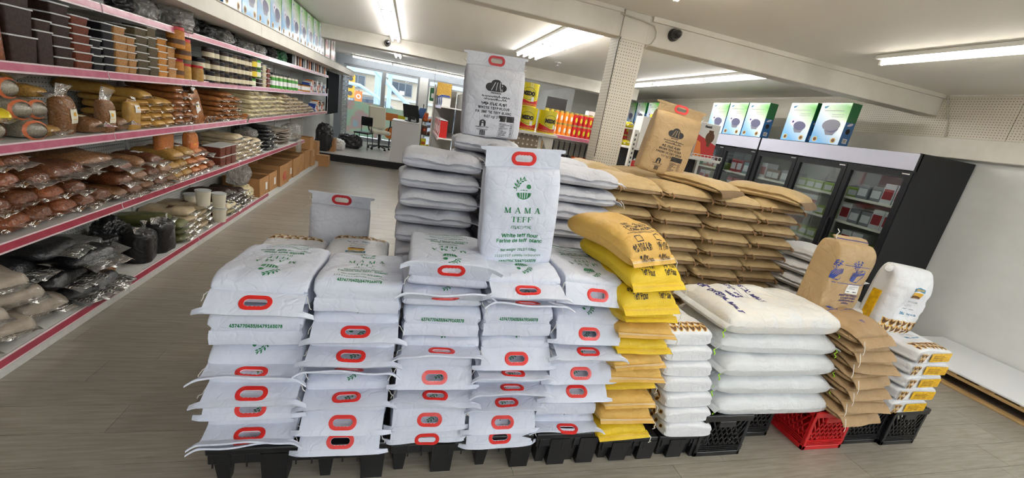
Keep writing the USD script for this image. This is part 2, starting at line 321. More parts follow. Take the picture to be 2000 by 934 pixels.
# platform in front of the window
pf = UsdGeom.Xform.Define(stage, '/World/floor_platform').GetPrim(); tag(pf, 'pale raised floor before the shop window with a black nosing', None, None, 'structure')
P(pf, 'deck', bx(WX0, WX1, 10.34, WY1, -.004, .15), 'platform_top'); P(pf, 'nosing', rbx(WX0, WX1, 10.30, 10.34, -.004, .153, .004), 'black_rubber')
# ------------------------------------------------------------------ shop window
struct('wall_front', cat(bx(WX0, 3.95, WY1, WY1 + .2, 2.39, CZ + .1), bx(WX0, -2.1, WY1, WY1 + .2, -.1, 2.39), bx(WX0, 3.95, WY1 - .02, WY1 + .2, -.1, .2)), 'header_grey')
struct('trim_7', rbx(.16, .42, WY1 - .12, WY1 + .18, .15, 2.39, .006), 'wall_white', label='white post between the shop window panes')
def window(n, x0, x1, ):
    w = UsdGeom.Xform.Define(stage, f'/World/window_{n}').GetPrim(); tag(w, None, None, None, 'structure')
    y = WY1 + .06
    for a, b, c, d in ((x0, x0 + .06, .2, 2.39), (x1 - .06, x1, .2, 2.39), (x0 + .06, x1 - .06, .2, .27), (x0 + .06, x1 - .06, 2.33, 2.39)): P(w, 'window_frame', rbx(a, b, y - .04, y + .04, c, d, .004), 'alu_frame')
    P(w, 'pane', bx(x0 + .06, x1 - .06, y - .004, y + .004, .27, 2.33), 'window_glass')
window(1, -2.1, -.93); window(2, -.93, .16); window(3, .42, 1.9); window(4, 1.9, 3.95)
# ------------------------------------------------------------------ ceiling lights
def fixture(label, x, y0, y1, tubes, look, wid, z=2.588, holder=False, group=None, along='y'):
    t = thing('fluorescent_light', label, 'ceiling light', T(x, 0, 0), group)
    P(t, 'housing', rbx(-wid / 2 - .035, wid / 2 + .035, y0, y1, z + .024, CZ - .001, .004), 'fixture_white')
    n = max(1, round((y1 - y0) / 1.25)); L = (y1 - y0) / n
    for i in range(tubes):
        tx = 0 if tubes == 1 else -wid / 2 + wid * i / (tubes - 1)
        for k in range(n):
            a, b = y0 + k * L + .03, y0 + (k + 1) * L - .03
            P(t, 'tube', mv(cyl(.018, 0, b - a, 10), T(tx, a, z) @ RX(-90)), look, 60)
            P(t, 'lamp_holder', rbx(tx - .016, tx + .016, a - .022, a, z - .022, z + .022, .003), 'fixture_white'); P(t, 'lamp_holder', rbx(tx - .016, tx + .016, b, b + .022, z - .022, z + .035, .003), 'fixture_white')
    return t
fixture('long twin-tube ceiling light hanging over the left aisle', -.39, 4.2, 8.25, 2, 'tube_cool', .10)
fixture('short twin-tube ceiling light beyond the far beam', -.44, 10.0, 11.3, 2, 'tube_cool', .10)
fixture('wide four-tube ceiling light left of the perforated column', 1.68, 4.05, 6.85, 4, 'tube_cool', .30)
fixture('long ceiling light running above the fridges beyond the near beam', 4.03, 4.1, 8.2, 2, 'tube_cool', .08)
fixture('warm single strip light at the upper right of the photo', 3.87, 1.9, 3.03, 1, 'tube_warm', .06)
fixture('ceiling light whose tip shows at the top edge right of the column', 1.67, .2, 2.9, 2, 'tube_warm', .06)
fixture('daylight ceiling light behind the camera', .4, -3.4, -.9, 4, 'tube_day', .30)
fixture('second daylight ceiling light behind the camera', 3.2, -3.4, -.9, 4, 'tube_day', .30)
fixture('third ceiling light behind the camera near the right wall', 4.9, -1.9, .6, 2, 'tube_day', .10)  # unseen lamp, added to brighten the right floor and wall
# window bar light, along x
t = thing('fluorescent_light', 'long bar of tube lights across the top of the shop window', 'ceiling light', T(0, 13.75, 0))
P(t, 'housing', rbx(-1.85, 3.2, -.05, .05, 2.61, CZ - .001, .004), 'fixture_white')
for a, b in ((-1.8, -.70), (-.66, 1.72), (1.76, 3.1)): P(t, 'tube', mv(cyl(.02, 0, b - a, 10), T(a, 0, 2.585) @ RY(90)), 'tube_cool', 60); P(t, 'lamp_holder', rbx(a - .03, a, -.02, .02, 2.56, 2.615, .003), 'fixture_white'); P(t, 'lamp_holder', rbx(b, b + .01, -.02, .02, 2.56, 2.615, .003), 'fixture_white')
# camera domes, sprinkler, cables
def dome_cam(label, x, y, z, r):
    t = thing('security_camera', label, 'camera', T(x, y, z) @ RX(90))
    P(t, 'base_ring', lathe([(1e-4, 0), (r, 0), (r, .022), (r * .86, .04), (r * .8, .04)], 28), 'black_plastic', 40)
    P(t, 'dome', lathe([(r * .84, .036), (r * .8, .06), (r * .62, .09), (r * .3, .108), (1e-4, .112)], 28), 'black_gloss', True)
    P(t, 'lens', mv(cyl(.012, .0, .01, 14), T(r * .45, .012, .086) @ RY(38)), 'chrome', 40)
pm('black_gloss', srgb(18, 19, 24), .15, coat=.6)
dome_cam('round black camera dome on the near beam right of the column', 2.17, 3.583, 2.545, .052)
dome_cam('small black camera dome on the far beam', -.53, 8.348, 2.535, .055)
t = thing('sprinkler', 'small white sprinkler head hanging from the ceiling', 'sprinkler', T(2.3, 7.1, CZ))
P(t, 'plate', mv(cyl(.05, -.012, 0, 18), np.eye(4)), 'fixture_white', 40); P(t, 'stem', cyl(.016, -.05, -.012, 10), 'chrome', 40); P(t, 'deflector', cyl(.032, -.056, -.05, 12), 'chrome', 40)
cab = [[1.62, 3.555, 2.60], [1.75, 3.55, 2.592], [1.85, 3.552, 2.585], [1.95, 3.55, 2.57], [1.985, 3.553, 2.53], [1.99, 3.553, 2.48], [1.965, 3.555, 2.43], [1.925, 3.56, 2.40], [1.915, 3.572, 2.385]]
solo('cable', tube(cab, .006, 7), 'cable_beige', 'beige cable looping off the beam beside the column top', 'cable', 60)
solo('cable', tube([[1.672, 3.56, 2.43], [1.668, 3.575, 2.40], [1.669, 3.581, 2.3], [1.674, 3.581, 2.0], [1.676, 3.581, 1.4]], .003, 6), 'cable_black', 'thin black cable down the front edge of the column', 'cable', 60)
solo('cable', tube([[-1.7, 10.27, .01], [-1.2, 10.24, .012], [-.9, 10.26, .01], [-.5, 10.20, .012], [-.2, 10.27, .01]], .012, 6), 'cable_black', 'black cable lying at the foot of the platform', 'cable', 60)
solo('cable', tube([[5.66, 3.55, 2.64], [5.665, 3.51, 2.5], [5.67, 3.46, 2.38], [5.672, 3.42, 2.2]], .009, 6), 'cable_beige', 'beige conduit hanging at the right end of the near beam', 'cable', 60)
# ================================================================== LOOKS of the sacks
def paper(name, col, col2, rough=.55, crease=.004, weave=0.0, trans=None):
    """sack paper / woven plastic: broad crumple, fine creases, optional weave"""
    n = {'tc': ('texture_coordinate', {}), 'n1': ('noise_texture', {'scale': 9., 'detail': 4., 'roughness': .55, 'distortion': .6}),
         'v': ('voronoi_texture', {'scale': 13., 'feature': 'distance_to_edge', 'randomness': 1.0}), 'vd': ('noise_texture', {'scale': 5., 'detail': 3.}),
         'ad': ('mix', {'mix_type': 'add', 'fac': .35}), 'rp': ('rgb_ramp', {'ramp': [(.25, col2), (.6, col)]}), 'vr': ('rgb_ramp', {'ramp': [(0, (.0, .0, .0)), (.12, (1, 1, 1))]}),
         'b1': ('bump', {'strength': 1.0, 'distance': crease}), 'b2': ('bump', {'strength': .55, 'distance': crease * .3}), 'p': ('principled_bsdf', {'roughness': rough, 'specular_ior_level': .4})}
    l = [('tc.object', 'n1.vector'), ('tc.object', 'vd.vector'), ('tc.object', 'ad.color1'), ('vd.color', 'ad.color2'), ('ad.color', 'v.vector'), ('n1.fac', 'rp.fac'), ('rp.color', 'p.base_color'),
         ('v.distance', 'vr.fac'), ('n1.fac', 'b1.height'), ('vr.color', 'b2.height'), ('b1.normal', 'b2.normal'), ('b2.normal', 'p.normal')]
    if weave:
        n['wv'] = ('wave_texture', {'scale': 130., 'bands_direction': 'x'}); n['wu'] = ('wave_texture', {'scale': 130., 'bands_direction': 'y'})
        n['mx'] = ('mix', {'mix_type': 'add', 'fac': 1.0}); n['b3'] = ('bump', {'strength': .35, 'distance': weave})
        l += [('tc.object', 'wv.vector'), ('tc.object', 'wu.vector'), ('wv.color', 'mx.color1'), ('wu.color', 'mx.color2'), ('mx.color', 'b3.height'), ('b2.normal', 'b3.normal')]
        
        l = [x for x in l if x != ('b2.normal', 'p.normal')] + [('b3.normal', 'p.normal')]
    raw(name, n, l, 'p.BSDF')
paper('sack_white', srgb(221, 226, 240), srgb(213, 218, 234), .5, .005)
paper('sack_grey_white', srgb(200, 202, 211), srgb(188, 190, 200), .55, .006)
paper('sack_tan', srgb(188, 162, 118), srgb(176, 150, 106), .6, .005)
paper('sack_brown', srgb(180, 152, 112), srgb(168, 140, 100), .55, .006)
paper('sack_kraft', srgb(166, 136, 98), srgb(152, 124, 88), .6, .005)
paper('sack_yellow', srgb(228, 194, 40), srgb(220, 182, 30), .45, .005, .0006)
paper('sack_amber', srgb(218, 176, 92), srgb(208, 162, 78), .5, .005, .0006)
paper('sack_woven_white', srgb(224, 226, 228), srgb(214, 216, 218), .45, .005, .0005)
paper('sack_malt', srgb(228, 224, 216), srgb(220, 222, 224), .5, .005)
paper('sack_flour', srgb(230, 231, 234), srgb(220, 221, 226), .45, .005)
pm('gusset_brown', srgb(118, 94, 66), .6, bump=(60, .003, 3)); pm('kraft_dark', srgb(142, 106, 70), .6, bump=(60, .003, 3))
pm('print_green', srgb(18, 120, 66), .5); pm('print_black', srgb(34, 32, 34), .6); pm('print_faint', srgb(140, 140, 150), .6); pm('print_navy', srgb(46, 42, 112), .5); pm('print_blue', srgb(46, 70, 150), .5)
pm('print_teal', srgb(52, 130, 168), .5); pm('print_brown', srgb(92, 58, 30), .5); pm('print_gold', srgb(222, 170, 48), .5); pm('print_yellow', srgb(236, 188, 22), .45, tex=(40, srgb(210, 160, 16), 3)); pm('print_white', srgb(238, 238, 236), .5); pm('print_grey', srgb(150, 150, 156), .5); pm('print_red', srgb(196, 34, 34), .5)
pm('handle_red', srgb(222, 46, 40), .32); pm('handle_dark_red', srgb(180, 30, 36), .35)
pm('string_white', srgb(228, 226, 220), .8); pm('string_lime', srgb(176, 240, 40), .6)

class Sack:
    """a filled sack lying on its back: x across, y from the mouth (0) to the bottom (L), z up from 0"""
    def __init__(s, W, L, H, seed=0, mouth=.10, base=.62, side=.30, taper=.09, tb=.05, gus=.012, wrinkle=.006, nx=22, ny=26, warp=None, crown=.0, corner=.05, lump=.012, zf=.46, sq=4.5):
        s.__dict__.update(locals()); s.zm = s.zf * H
    def fy(s, y):
        a = np.clip(y / s.taper, 0, 1); b = np.clip((s.L - y) / s.tb, 0, 1)
        sm = lambda t: np.sqrt(np.clip(1 - (1 - t) ** 2, 0, 1))
        return np.minimum(s.mouth + (1 - s.mouth) * sm(a), s.base + (1 - s.base) * sm(b))
    def ex(s, x): t = np.clip(np.abs(2 * x / s.W), 0, 1); return s.side + (1 - s.side) * np.sqrt(np.clip(1 - t ** s.sq, 0, 1))
    def wr(s, x, y):
        w = s.lump * (noise(x, y, 9, s.seed) - .5) + s.wrinkle * (1 - np.abs(2 * noise(x, y, 22, s.seed + 1) - 1) - .5)
        e = np.exp(-np.clip(y, 0, 9) / .06) + .7 * np.exp(-np.clip(s.L - y, 0, 9) / .05)
        return w + s.wrinkle * 1.2 * e * (noise(x * 2.2, y * .5, 30, s.seed + 2) - .5)
    def up(s, x, y, o=0.0): return s.zm + (s.H - s.zm) * s.ex(x) * s.fy(y) + s.wr(x, y) * np.minimum(1, s.fy(y)) + s.crown * (1 - (2 * x / s.W) ** 2) * (1 - (2 * y / s.L - 1) ** 2) + o
    def dn(s, x, y): return s.zm * (1 - s.ex(x) ** .6 * s.fy(y) ** .6)
    def foot(s, x, y):
        tx, ty = 2 * x / s.W, 2 * y / s.L - 1
        return x * (1 - s.corner * np.abs(ty) ** 8), s.L / 2 + (y - s.L / 2) * (1 - s.corner * .6 * np.abs(tx) ** 8)
    def fin(s, p): return s.warp(p) if s.warp else p
    def on(s, x, y, off=.0012):
        """a point of the upper face, lifted a little along its normal"""
        x, y = np.asarray(x, float), np.asarray(y, float); e = .004
        gx = (s.up(x + e, y) - s.up(x - e, y)) / (2 * e); gy = (s.up(x, y + e) - s.up(x, y - e)) / (2 * e)
        n = np.stack([-gx, -gy, np.ones_like(gx)], -1); n /= np.linalg.norm(n, axis=-1, keepdims=True)
        fx, fy = s.foot(x, y)
        return s.fin(np.stack([fx, fy, s.up(x, y)], -1) + n * off)
    def body(s):
        cl = lambda n, k: np.sin(np.linspace(-1, 1, n + 1) * PI / 2 * k) / math.sin(PI / 2 * k)
        X, Y = np.meshgrid(cl(s.nx, .9) * s.W / 2, (cl(s.ny, .9) + 1) * s.L / 2); fx, fy = s.foot(X, Y)
        top = np.stack([fx, fy, s.up(X, Y)], -1).reshape(-1, 3); bot = np.stack([fx, fy, s.dn(X, Y)], -1).reshape(-1, 3)
        a, b = s.nx + 1, s.ny + 1; idx = np.arange(a * b).reshape(b, a)
        q = np.stack([idx[:-1, :-1], idx[:-1, 1:], idx[1:, 1:], idx[1:, :-1]], -1).reshape(-1, 4)
        N = a * b; f = [q[:, [0, 1, 2]], q[:, [0, 2, 3]], q[:, [0, 2, 1]] + N, q[:, [0, 3, 2]] + N]
        ring = np.r_[idx[0, :-1], idx[:-1, -1], idx[-1, :0:-1], idx[:0:-1, 0]]
        c = np.array([0, s.L / 2, 0]); mid = (top[ring] * .5 + bot[ring] * .5); d = mid - c; d[:, 2] = 0
        px = np.abs(d[:, 0]) > s.W / 2 * .93; inset = np.where(px, s.gus, s.gus * .2)
        mid = mid - d / (np.linalg.norm(d, axis=1, keepdims=True) + 1e-9) * inset[:, None]; mid[:, 2] += .2 * s.wrinkle * np.sin(np.arange(len(ring)) * 1.3)
        m0 = 2 * N; k = len(ring); r2 = np.roll(ring, -1); j = np.arange(k); j2 = np.roll(j, -1)
        f += [np.stack([ring, m0 + j, m0 + j2], 1), np.stack([ring, m0 + j2, r2], 1), np.stack([m0 + j, ring + N, r2 + N], 1), np.stack([m0 + j, r2 + N, m0 + j2], 1)]
        return s.fin(np.vstack([top, bot, mid])), np.vstack(f)
    def lay(s, poly, off=.0012, size=.02, flip=False):
        """flat print drawn in (u right, v up from the bottom of the sack, reading with the mouth on top) and laid over the upper face"""
        v, f = tri2d(poly)
        if not len(v): return None
        if size and len(f): v, f = refine(np.c_[v, np.zeros(len(v))], f, size)
        x, y = -v[:, 0], s.L - v[:, 1]
        return s.on(x, y, off), f
    def sheet(s, poly, th, a0, a1, F, z0=None, lift=0.0, wave=.006, seed=0, size=.03, ears=.0, k=14.):
        """the flat closed mouth beyond y = 0, drawn in (x, distance from the seam); it bends from a0 to a1 degrees below level"""
        m = prism(poly, th) if th > 0 else None
        v, f = m; v, f = refine(v, f, size)
        x, d, t = v[:, 0], v[:, 1], v[:, 2] - th / 2 + lift
        A0, A1 = math.radians(a0), math.radians(a1); ds = np.linspace(0, F * 1.25, 40); ang = A0 + (A1 - A0) * np.clip(ds / F, 0, 1.2)
        Y = -np.concatenate([[0], np.cumsum(np.cos((ang[1:] + ang[:-1]) / 2) * np.diff(ds))]); Z = -np.concatenate([[0], np.cumsum(np.sin((ang[1:] + ang[:-1]) / 2) * np.diff(ds))])
        neg = d < 0; y = np.interp(d, ds, Y) - np.where(neg, d, 0); z = np.interp(d, ds, Z); an = np.interp(d, ds, ang)
        w = wave * np.clip(d / F, 0, 1.2) * (np.sin(x * k + seed * 2.1) + .5 * np.sin(x * k * 2.3 + seed))
        t = t + w - ears * np.clip(np.abs(x) - s.W / 2 * .94, 0, 1) ** 1.5 * 9
        base = (s.zm if z0 is None else z0) + s.mouth * .3 * (s.H - s.zm)
        return s.fin(np.stack([x, y - np.sin(an) * t, base + z + np.cos(an) * t], -1)), f

def hanging(drop, reach): return lambda p: p - np.array([0, 0, 1.0]) * (drop * np.clip((reach - p[:, 1:2]) / reach, 0, 1.3) ** 2)

HOLE = stadium(.074, .026); RING = stadium(.108, .058)
RING2 = RING.difference(HOLE.buffer(.001).union(unary_union([Point(-.0205 + .0137 * i, .0122).buffer(.0038, quad_segs=3) for i in range(4)])))
def mouth_flap(t, s, look, F=.095, a0=10, a1=35, hem=.022, ear=.035, handle='handle_red', hy=.046, wave=.006, seed=0, earL=None, earR=None, wid=.97, curl=.3, string=True):
    w = s.W * wid / 2; eL, eR = (ear if earL is None else earL), (ear if earR is None else earR)
    sheet = sbox(-w, -.012, w, F - hem)
    hem_p = Polygon([(-w - eL, F - hem + .002), (-w, F - hem - .001), (w, F - hem - .001), (w + eR, F - hem + .003), (w + eR + .004, F - .003), (w, F), (-w, F), (-w - eL, F - .002)])
    if handle: sheet = sheet.difference(affinity.translate(HOLE, 0, hy))
    fl = P(t, 'mouth_flap', s.sheet(sheet, .003, a0, a1, F, wave=wave, seed=seed), look, 35)
    P(fl, 'folded_hem', s.sheet(hem_p, .0065, a0, a1, F, wave=wave, seed=seed, ears=curl), look, 35)
    if handle:
        P(fl, 'carry_handle', cat(s.sheet(affinity.translate(RING2, 0, hy), .007, a0, a1, F, wave=wave, seed=seed, size=.02), s.sheet(affinity.translate(RING2.buffer(-.0035), 0, hy), .0105, a0, a1, F, wave=wave, seed=seed, size=.02)), handle, 35, label='red plastic carry handle')
    if string:
        r = random.Random(seed + 77)
        for sx in (-1, 1):
            if r.random() < .6:
                p0 = s.fin(np.array([[sx * w, -.004, s.zm]]))[0]; q = [p0]
                for i in range(5): q.append(q[-1] + np.array([sx * r.uniform(.0, .010), -r.uniform(0, .007), -r.uniform(.0, .014)]))
                P(t, 'stitch_thread', tube(q, .0017, 5), 'string_white', 60)
    return fl

# ------------------------------------------------------------------ printed artwork
def leaf(x, y, L, W, rot): return affinity.rotate(Polygon([(x - W / 2 * math.sin(PI * t) * (1 if k else -1), y + L * (t if k else 1 - t)) for k in (0, 1) for t in np.linspace(0, 1, 6)][:11]).buffer(0), rot, origin=(x, y))
def mama_logo(cx, cy, R):
    bowl = Point(0, 0).buffer(1, quad_segs=12).intersection(sbox(-1, -1, 1, -.02)); bowl = Polygon([(-1, .05), (-.6, .28), (0, .36), (.6, .28), (1, .05)]).union(bowl)
    rays = [LineString([(a, -1.3), (b, .6)]).buffer(.055, cap_style=2) for a, b in ((-.42, -.62), (-.16, -.22), (.1, .18), (.36, .58))]
    fields = bowl.buffer(-.09).difference(unary_union(rays)); rim = Point(0, .0).buffer(1, quad_segs=14).difference(Point(0, .06).buffer(.955, quad_segs=14)).intersection(sbox(-1, -1.1, 1, -.15))
    sun = Point(.62, .68).buffer(.29, quad_segs=8)
    stem = LineString([(-.98, .12), (-1.02, .5), (-.9, .95), (-.6, 1.35), (-.2, 1.6), (.2, 1.72)]).buffer(.035)
    lv = [leaf(-1.04, .4, .48, .2, 62), leaf(-1.0, .75, .5, .22, 40), leaf(-.82, 1.1, .5, .22, 20), leaf(-.5, 1.4, .46, .2, 0), leaf(-.86, .55, .46, .2, -38), leaf(-.74, .95, .48, .2, -62), leaf(-.46, 1.27, .48, .2, -80), leaf(-.1, 1.5, .46, .18, -92), leaf(-.15, 1.6, .42, .18, -35)]
    g = unary_union([fields, rim, sun, stem] + lv)
    return affinity.translate(affinity.scale(g, R, R, origin=(0, 0)), cx, cy)
def mama_print(L, full=True):
    """list of (polygon) for the front of the green-printed sack; v runs up from the bottom end"""
    v = lambda y: L - y
    out = [mama_logo(0, v(.090 if full else .066), .031 if full else .026)]
    if full:
        out += [line('M A M A', 0, v(.178), .024, 's', width=.150), line('TEFF', 0, v(.216), .023, 's', width=.088), line('ጤፍ/ጣፍ', 0, v(.247), .0145, 'e', width=.086),
                line('White teff flour', 0, v(.286), .0155, 'l', 2, width=.155), line('Farine de teff  blanc', 0, v(.310), .0155, 'l', 2, width=.195), line('Net weight: 20LB/9.08kg', 0, v(.350), .0115, 'l', 1, width=.155), line('11227327 canada corporation', 0, v(.375), .0095, 'l', 1, track=.12, width=.20)]
    out += [line('4374770435/6479163078', 0, v(.402), .0115, 'l', 3, width=.165)]
    return out
# ================================================================== FRONT ROW: five stacks of white sacks with red handles
def mama_sack(name_label, M, seed, kind, W=.325, L=.42, H=.095, a0=10, a1=35, F=.095, drop=.0, full=True, group=None, zmf=None, **kw):
    """kind: 'mouth' (handle end towards the camera) or 'base' (printed bottom end towards the camera)"""
    s = Sack(W, L, H, seed, warp=hanging(drop, .2) if drop else None, mouth=.25, base=(.8 if full and kind == 'mouth' else .45), taper=.085, tb=(.04 if full else .06), wrinkle=.008, lump=.014, gus=.014, side=(.72 if full else .5), sq=(12 if full else 8), corner=.03)
    if zmf: s.zm = zmf * H
    t = thing('flour_sack', name_label, 'flour sack', M, group)
    P(t, 'body', s.body(), 'sack_white', 40)
    pr = mama_print(L, full)
    vis = pr if full else [pr[0]]
    if full or kind == 'mouth': P(t, 'green_print', s.lay(G(*vis)), 'print_green', kind='stuff')
    if kind == 'base' and not full:
        v, f = tri2d(line('4374770435/6479163078', 0, 0, .0125, bold=3, width=.175)); zz = s.zm + .010 + v[:, 1]
        P(t, 'number_print', (np.c_[-v[:, 0], s.foot(v[:, 0], np.full(len(v), s.L))[1] + .0035 - .12 * (v[:, 1]), zz], f), 'print_green', kind='stuff')
    mouth_flap(t, s, 'sack_white', F=F, a0=a0, a1=a1, seed=seed, **{'wave': .005, **kw})
    if kind == 'base': P(t, 'bottom_fold', bottom_fold(s), 'sack_white', 40)     # the folded strip across the bottom end
    return t, s
def bottom_fold(s):
    n = 12; xs = np.linspace(-s.W * .47, s.W * .47, n + 1); y = s.L + .004
    zt, zb = s.zm * .9, s.zm * .02; a = np.array([[x, y - .002 * abs(x / s.W) - .004, zt + .002 * math.sin(x * 40)] for x in xs] + [[x, y + .006, (zt + zb) / 2] for x in xs] + [[x, y + .001, zb + .002 * math.sin(x * 33)] for x in xs] + [[x, y - .02, (zt + zb) / 2] for x in xs])
    f = []; m = n + 1
    for r in range(4):
        r2 = (r + 1) % 4
        for i in range(n): f += [[r * m + i, r2 * m + i, r2 * m + i + 1], [r * m + i, r2 * m + i + 1, r * m + i + 1]]
    return s.fin(a), np.array(f)
STACKS = 'leftmost second third fourth fifth'.split()
# per stack: x centre, front y, [(z bottom, thickness, kind, a0, a1, options)], from the floor up
def Z(kind, z, H, a0=10, a1=35, **k): return (kind, z, H, a0, a1, k)
FR = [
 (-.468, 1.50, [Z('m', .195, .085, -25, -32, drop=.017), Z('m', .284, .085, -12, -16, drop=.045), Z('m', .373, .085, 45, 66, F=.085), Z('m', .462, .085, 4, 18, drop=.02), Z('m', .551, .085, -16, -20, drop=.04), Z('b', .640, .135), Z('m', .80, .118, 28, 44)]),
 (-.135, 1.50, [Z('m', .195, .098, 40, 58, F=.10), Z('m', .295, .098, 38, 56), Z('m', .395, .098, 2, 14), Z('m', .495, .098, -22, -26), Z('m', .597, .090, 8, 26), Z('m', .69, .105, 14, 32), Z('b', .80, .122)]),
 (.197, 1.50, [Z('m', .195, .082, 70, 84, F=.06), Z('m', .28, .108, 58, 76), Z('m', .39, .10, 4, 8, wave=.012), Z('m', .492, .115, 44, 60), Z('m', .61, .088, -4, -8), Z('b', .70, .125), Z('m', .828, .085, -34, -42), Z('m', .915, .105, -58, -70, F=.08)]),
 (.525, 1.51, [Z('m', .195, .068, 62, 78), Z('m', .265, .08, 40, 58), Z('m', .347, .086, 0, 6), Z('m', .435, .073, -8, 0), Z('m', .51, .078, -2, -6), Z('m', .59, .118, 46, 64), Z('b', .71, .138), Z('m', .85, .062, -12, -20), Z('m', .914, .088, 8, 22)]),
 (.860, 1.52, [Z('m', .195, .078, -5, 4, F=.07), Z('b', .275, .14), Z('m', .418, .09, 30, 50), Z('m', .51, .108, 46, 62), Z('m', .62, .088, 2, 20), Z('m', .71, .118, 50, 66), Z('m', .832, .165, 48, 64, zmf=.78)]),
]
rg = random.Random(11)
for c, (cx, cy, rows) in enumerate(FR):
    n = len(rows); lean = (.03, .02, .0, -.01, -.0)[c]
    for i, (kd, z, H, a0, a1, k) in enumerate(rows):
        top = i == n - 1; k = dict(k); x = cx - lean * (1 - i / n) + rg.uniform(-.008, .008); y = cy + rg.uniform(-.012, .012)
        end = 'red handle forward' if kd == 'm' else 'numbered end forward'
        lab = f'white teff sack, {end}, {level(i, n)} in {STACKS[c]} front stack'
        R = RZ(rg.uniform(-2, 2))
        if top: R = RX((-2.5, -3.5, 0, 1, 0)[c]) @ R @ RY((0, 0, 1, 0, 3)[c])
        M = T(x, y, z) @ R if kd == 'm' else T(x, y, z) @ R @ T(0, .42, 0) @ RZ(180)
        if kd != 'm': a0, a1 = 10, 60
        mama_sack(lab, M, 100 * c + i, 'mouth' if kd == 'm' else 'base', H=H, a0=a0, a1=a1, full=top, **k)
# black plastic nestable pallets beneath the front row
def feet_pallet(label, x0, x1, y0, y1, h=.145):
    t = thing('plastic_pallet', label, 'pallet', T(x0, y0, 0) @ S(1, 1, h / .146)); w, d = x1 - x0, y1 - y0
    P(t, 'deck_frame', rbx(0, w, 0, d, .122, .146, .004), 'black_plastic')
    for k in range(int(w / .06)): P(t, 'deck_rib', rbx(.02 + k * .06, .026 + k * .06, .0, .006, .075, .122, .001), 'black_plastic')
    P(t, 'skirt', rbx(.005, w - .005, .006, .03, .085, .122, .003), 'black_plastic')
    nfx = 4
    for i in range(nfx):
        for j in range(2):
            fx = .05 + (w - .1) * i / (nfx - 1); fy = .05 + (d - .1) * j
            a, b = (.034, .02) if i % 2 == 0 else (.05, .045)
            v = np.array([[fx + sx * r, fy + sy * r, zz] for zz, r in ((.0, b), (.122, a)) for sx, sy in ((-1, -1), (1, -1), (1, 1), (-1, 1))])
            P(t, 'foot', (v, _BF), 'black_plastic')
    return t
feet_pallet('black plastic pallet under the two leftmost front stacks', -.655, .02, 1.47, 1.98, .192)
feet_pallet('black plastic pallet under the third and fourth front stacks', .035, .70, 1.48, 1.98, .192)
feet_pallet('black plastic pallet under the fifth white stack', .715, 1.05, 1.48, 1.98, .192)
feet_pallet('black plastic pallet under the yellow sacks', 1.06, 1.40, 1.48, 1.98)
feet_pallet('short black plastic pallet under the white wheat sacks', 1.41, 1.73, 1.48, 1.98)
# ------------------------------------------------------------------ the standing sack on the fourth stack
UP = np.array([[-1, 0, 0, 0], [0, 0, -1, 0], [0, -1, 0, 0], [0, 0, 0, 1.0]])     # stands a sack on its base, printed face to the camera
def standing(label, W, L, H, M, seed, look, prints, F=.075, handle='handle_red', ear=.02, name='flour_sack', lean=4., mouth=.06, flap=True, **kw):
    s = Sack(W, L, H, seed, mouth=mouth, base=.75, side=.45, taper=.16, tb=.03, gus=.016, wrinkle=.008, lump=.02, ny=34, corner=.03, **kw)
    t = thing(name, label, 'flour sack', M @ RX(lean) @ T(0, H / 2, L) @ UP)
    P(t, 'body', s.body(), look, 40)
    for nm, lk, pol in prints: P(t, nm, s.lay(pol), lk, kind='stuff')
    if flap: mouth_flap(t, s, look, F=F, a0=-2, a1=2, ear=ear, seed=seed, handle=handle, wave=.003, hem=.016, hy=.036, curl=.1)
    return t
standing('white green-printed teff sack standing upright in the middle of the front row', .335, .43, .12, T(.51, 1.70, .99) @ RY(-5), 901, 'sack_white', [('green_print', 'print_green', affinity.scale(G(*mama_print(.42)), 1.05, 1.02, origin=(0, 0)))], F=.08)
# ================================================================== THE OTHER STACKS
def plain_sack(label, M, seed, look, W, L, H, group=None, name='flour_sack', flap=None, prints=(), edge=None, both=False, drop=0, **kw):
    s = Sack(W, L, H, seed, warp=hanging(drop, .22) if drop else None, **{**dict(mouth=.22, base=.30, taper=.08, tb=.08, side=.3, wrinkle=.008, lump=.018, nx=18, ny=22), **kw})
    t = thing(name, label, 'flour sack', M, group); P(t, 'body', s.body(), look, 40)
    for nm, lk, pol in prints:
        m = s.lay(pol)
        if m is not None: P(t, nm, m, lk, kind='stuff')
    if flap:
        F, a0, a1, lk = flap
        for k in (0, 1) if both else (0,):
            m = s.sheet(sbox(-W * .485, -.012, W * .485, F), .004, a0, a1, F, wave=.006, seed=seed + k)
            if k: m = mv(m, T(0, L, 0) @ RZ(180))
            P(t, 'sewn_end', m, lk, 35)
    return t, s
def pile(key, n, base, build, labels, rot, jit, seed, zs=None, H=.09, slope=0.0, var=3):
    """a vertical pile; repeats reference the first few variants"""
    r = random.Random(seed)
    for i in range(n):
        M = T(base[0] + r.uniform(-jit, jit) + slope * i, base[1] + r.uniform(-jit, jit), base[2] + i * H) @ RZ(rot + r.uniform(-3, 3))
        MK.put((key, (i + seed) % var), lambda M, lab, g, v=(i + seed) % var: build(M, lab, v), M, labels(i, n))
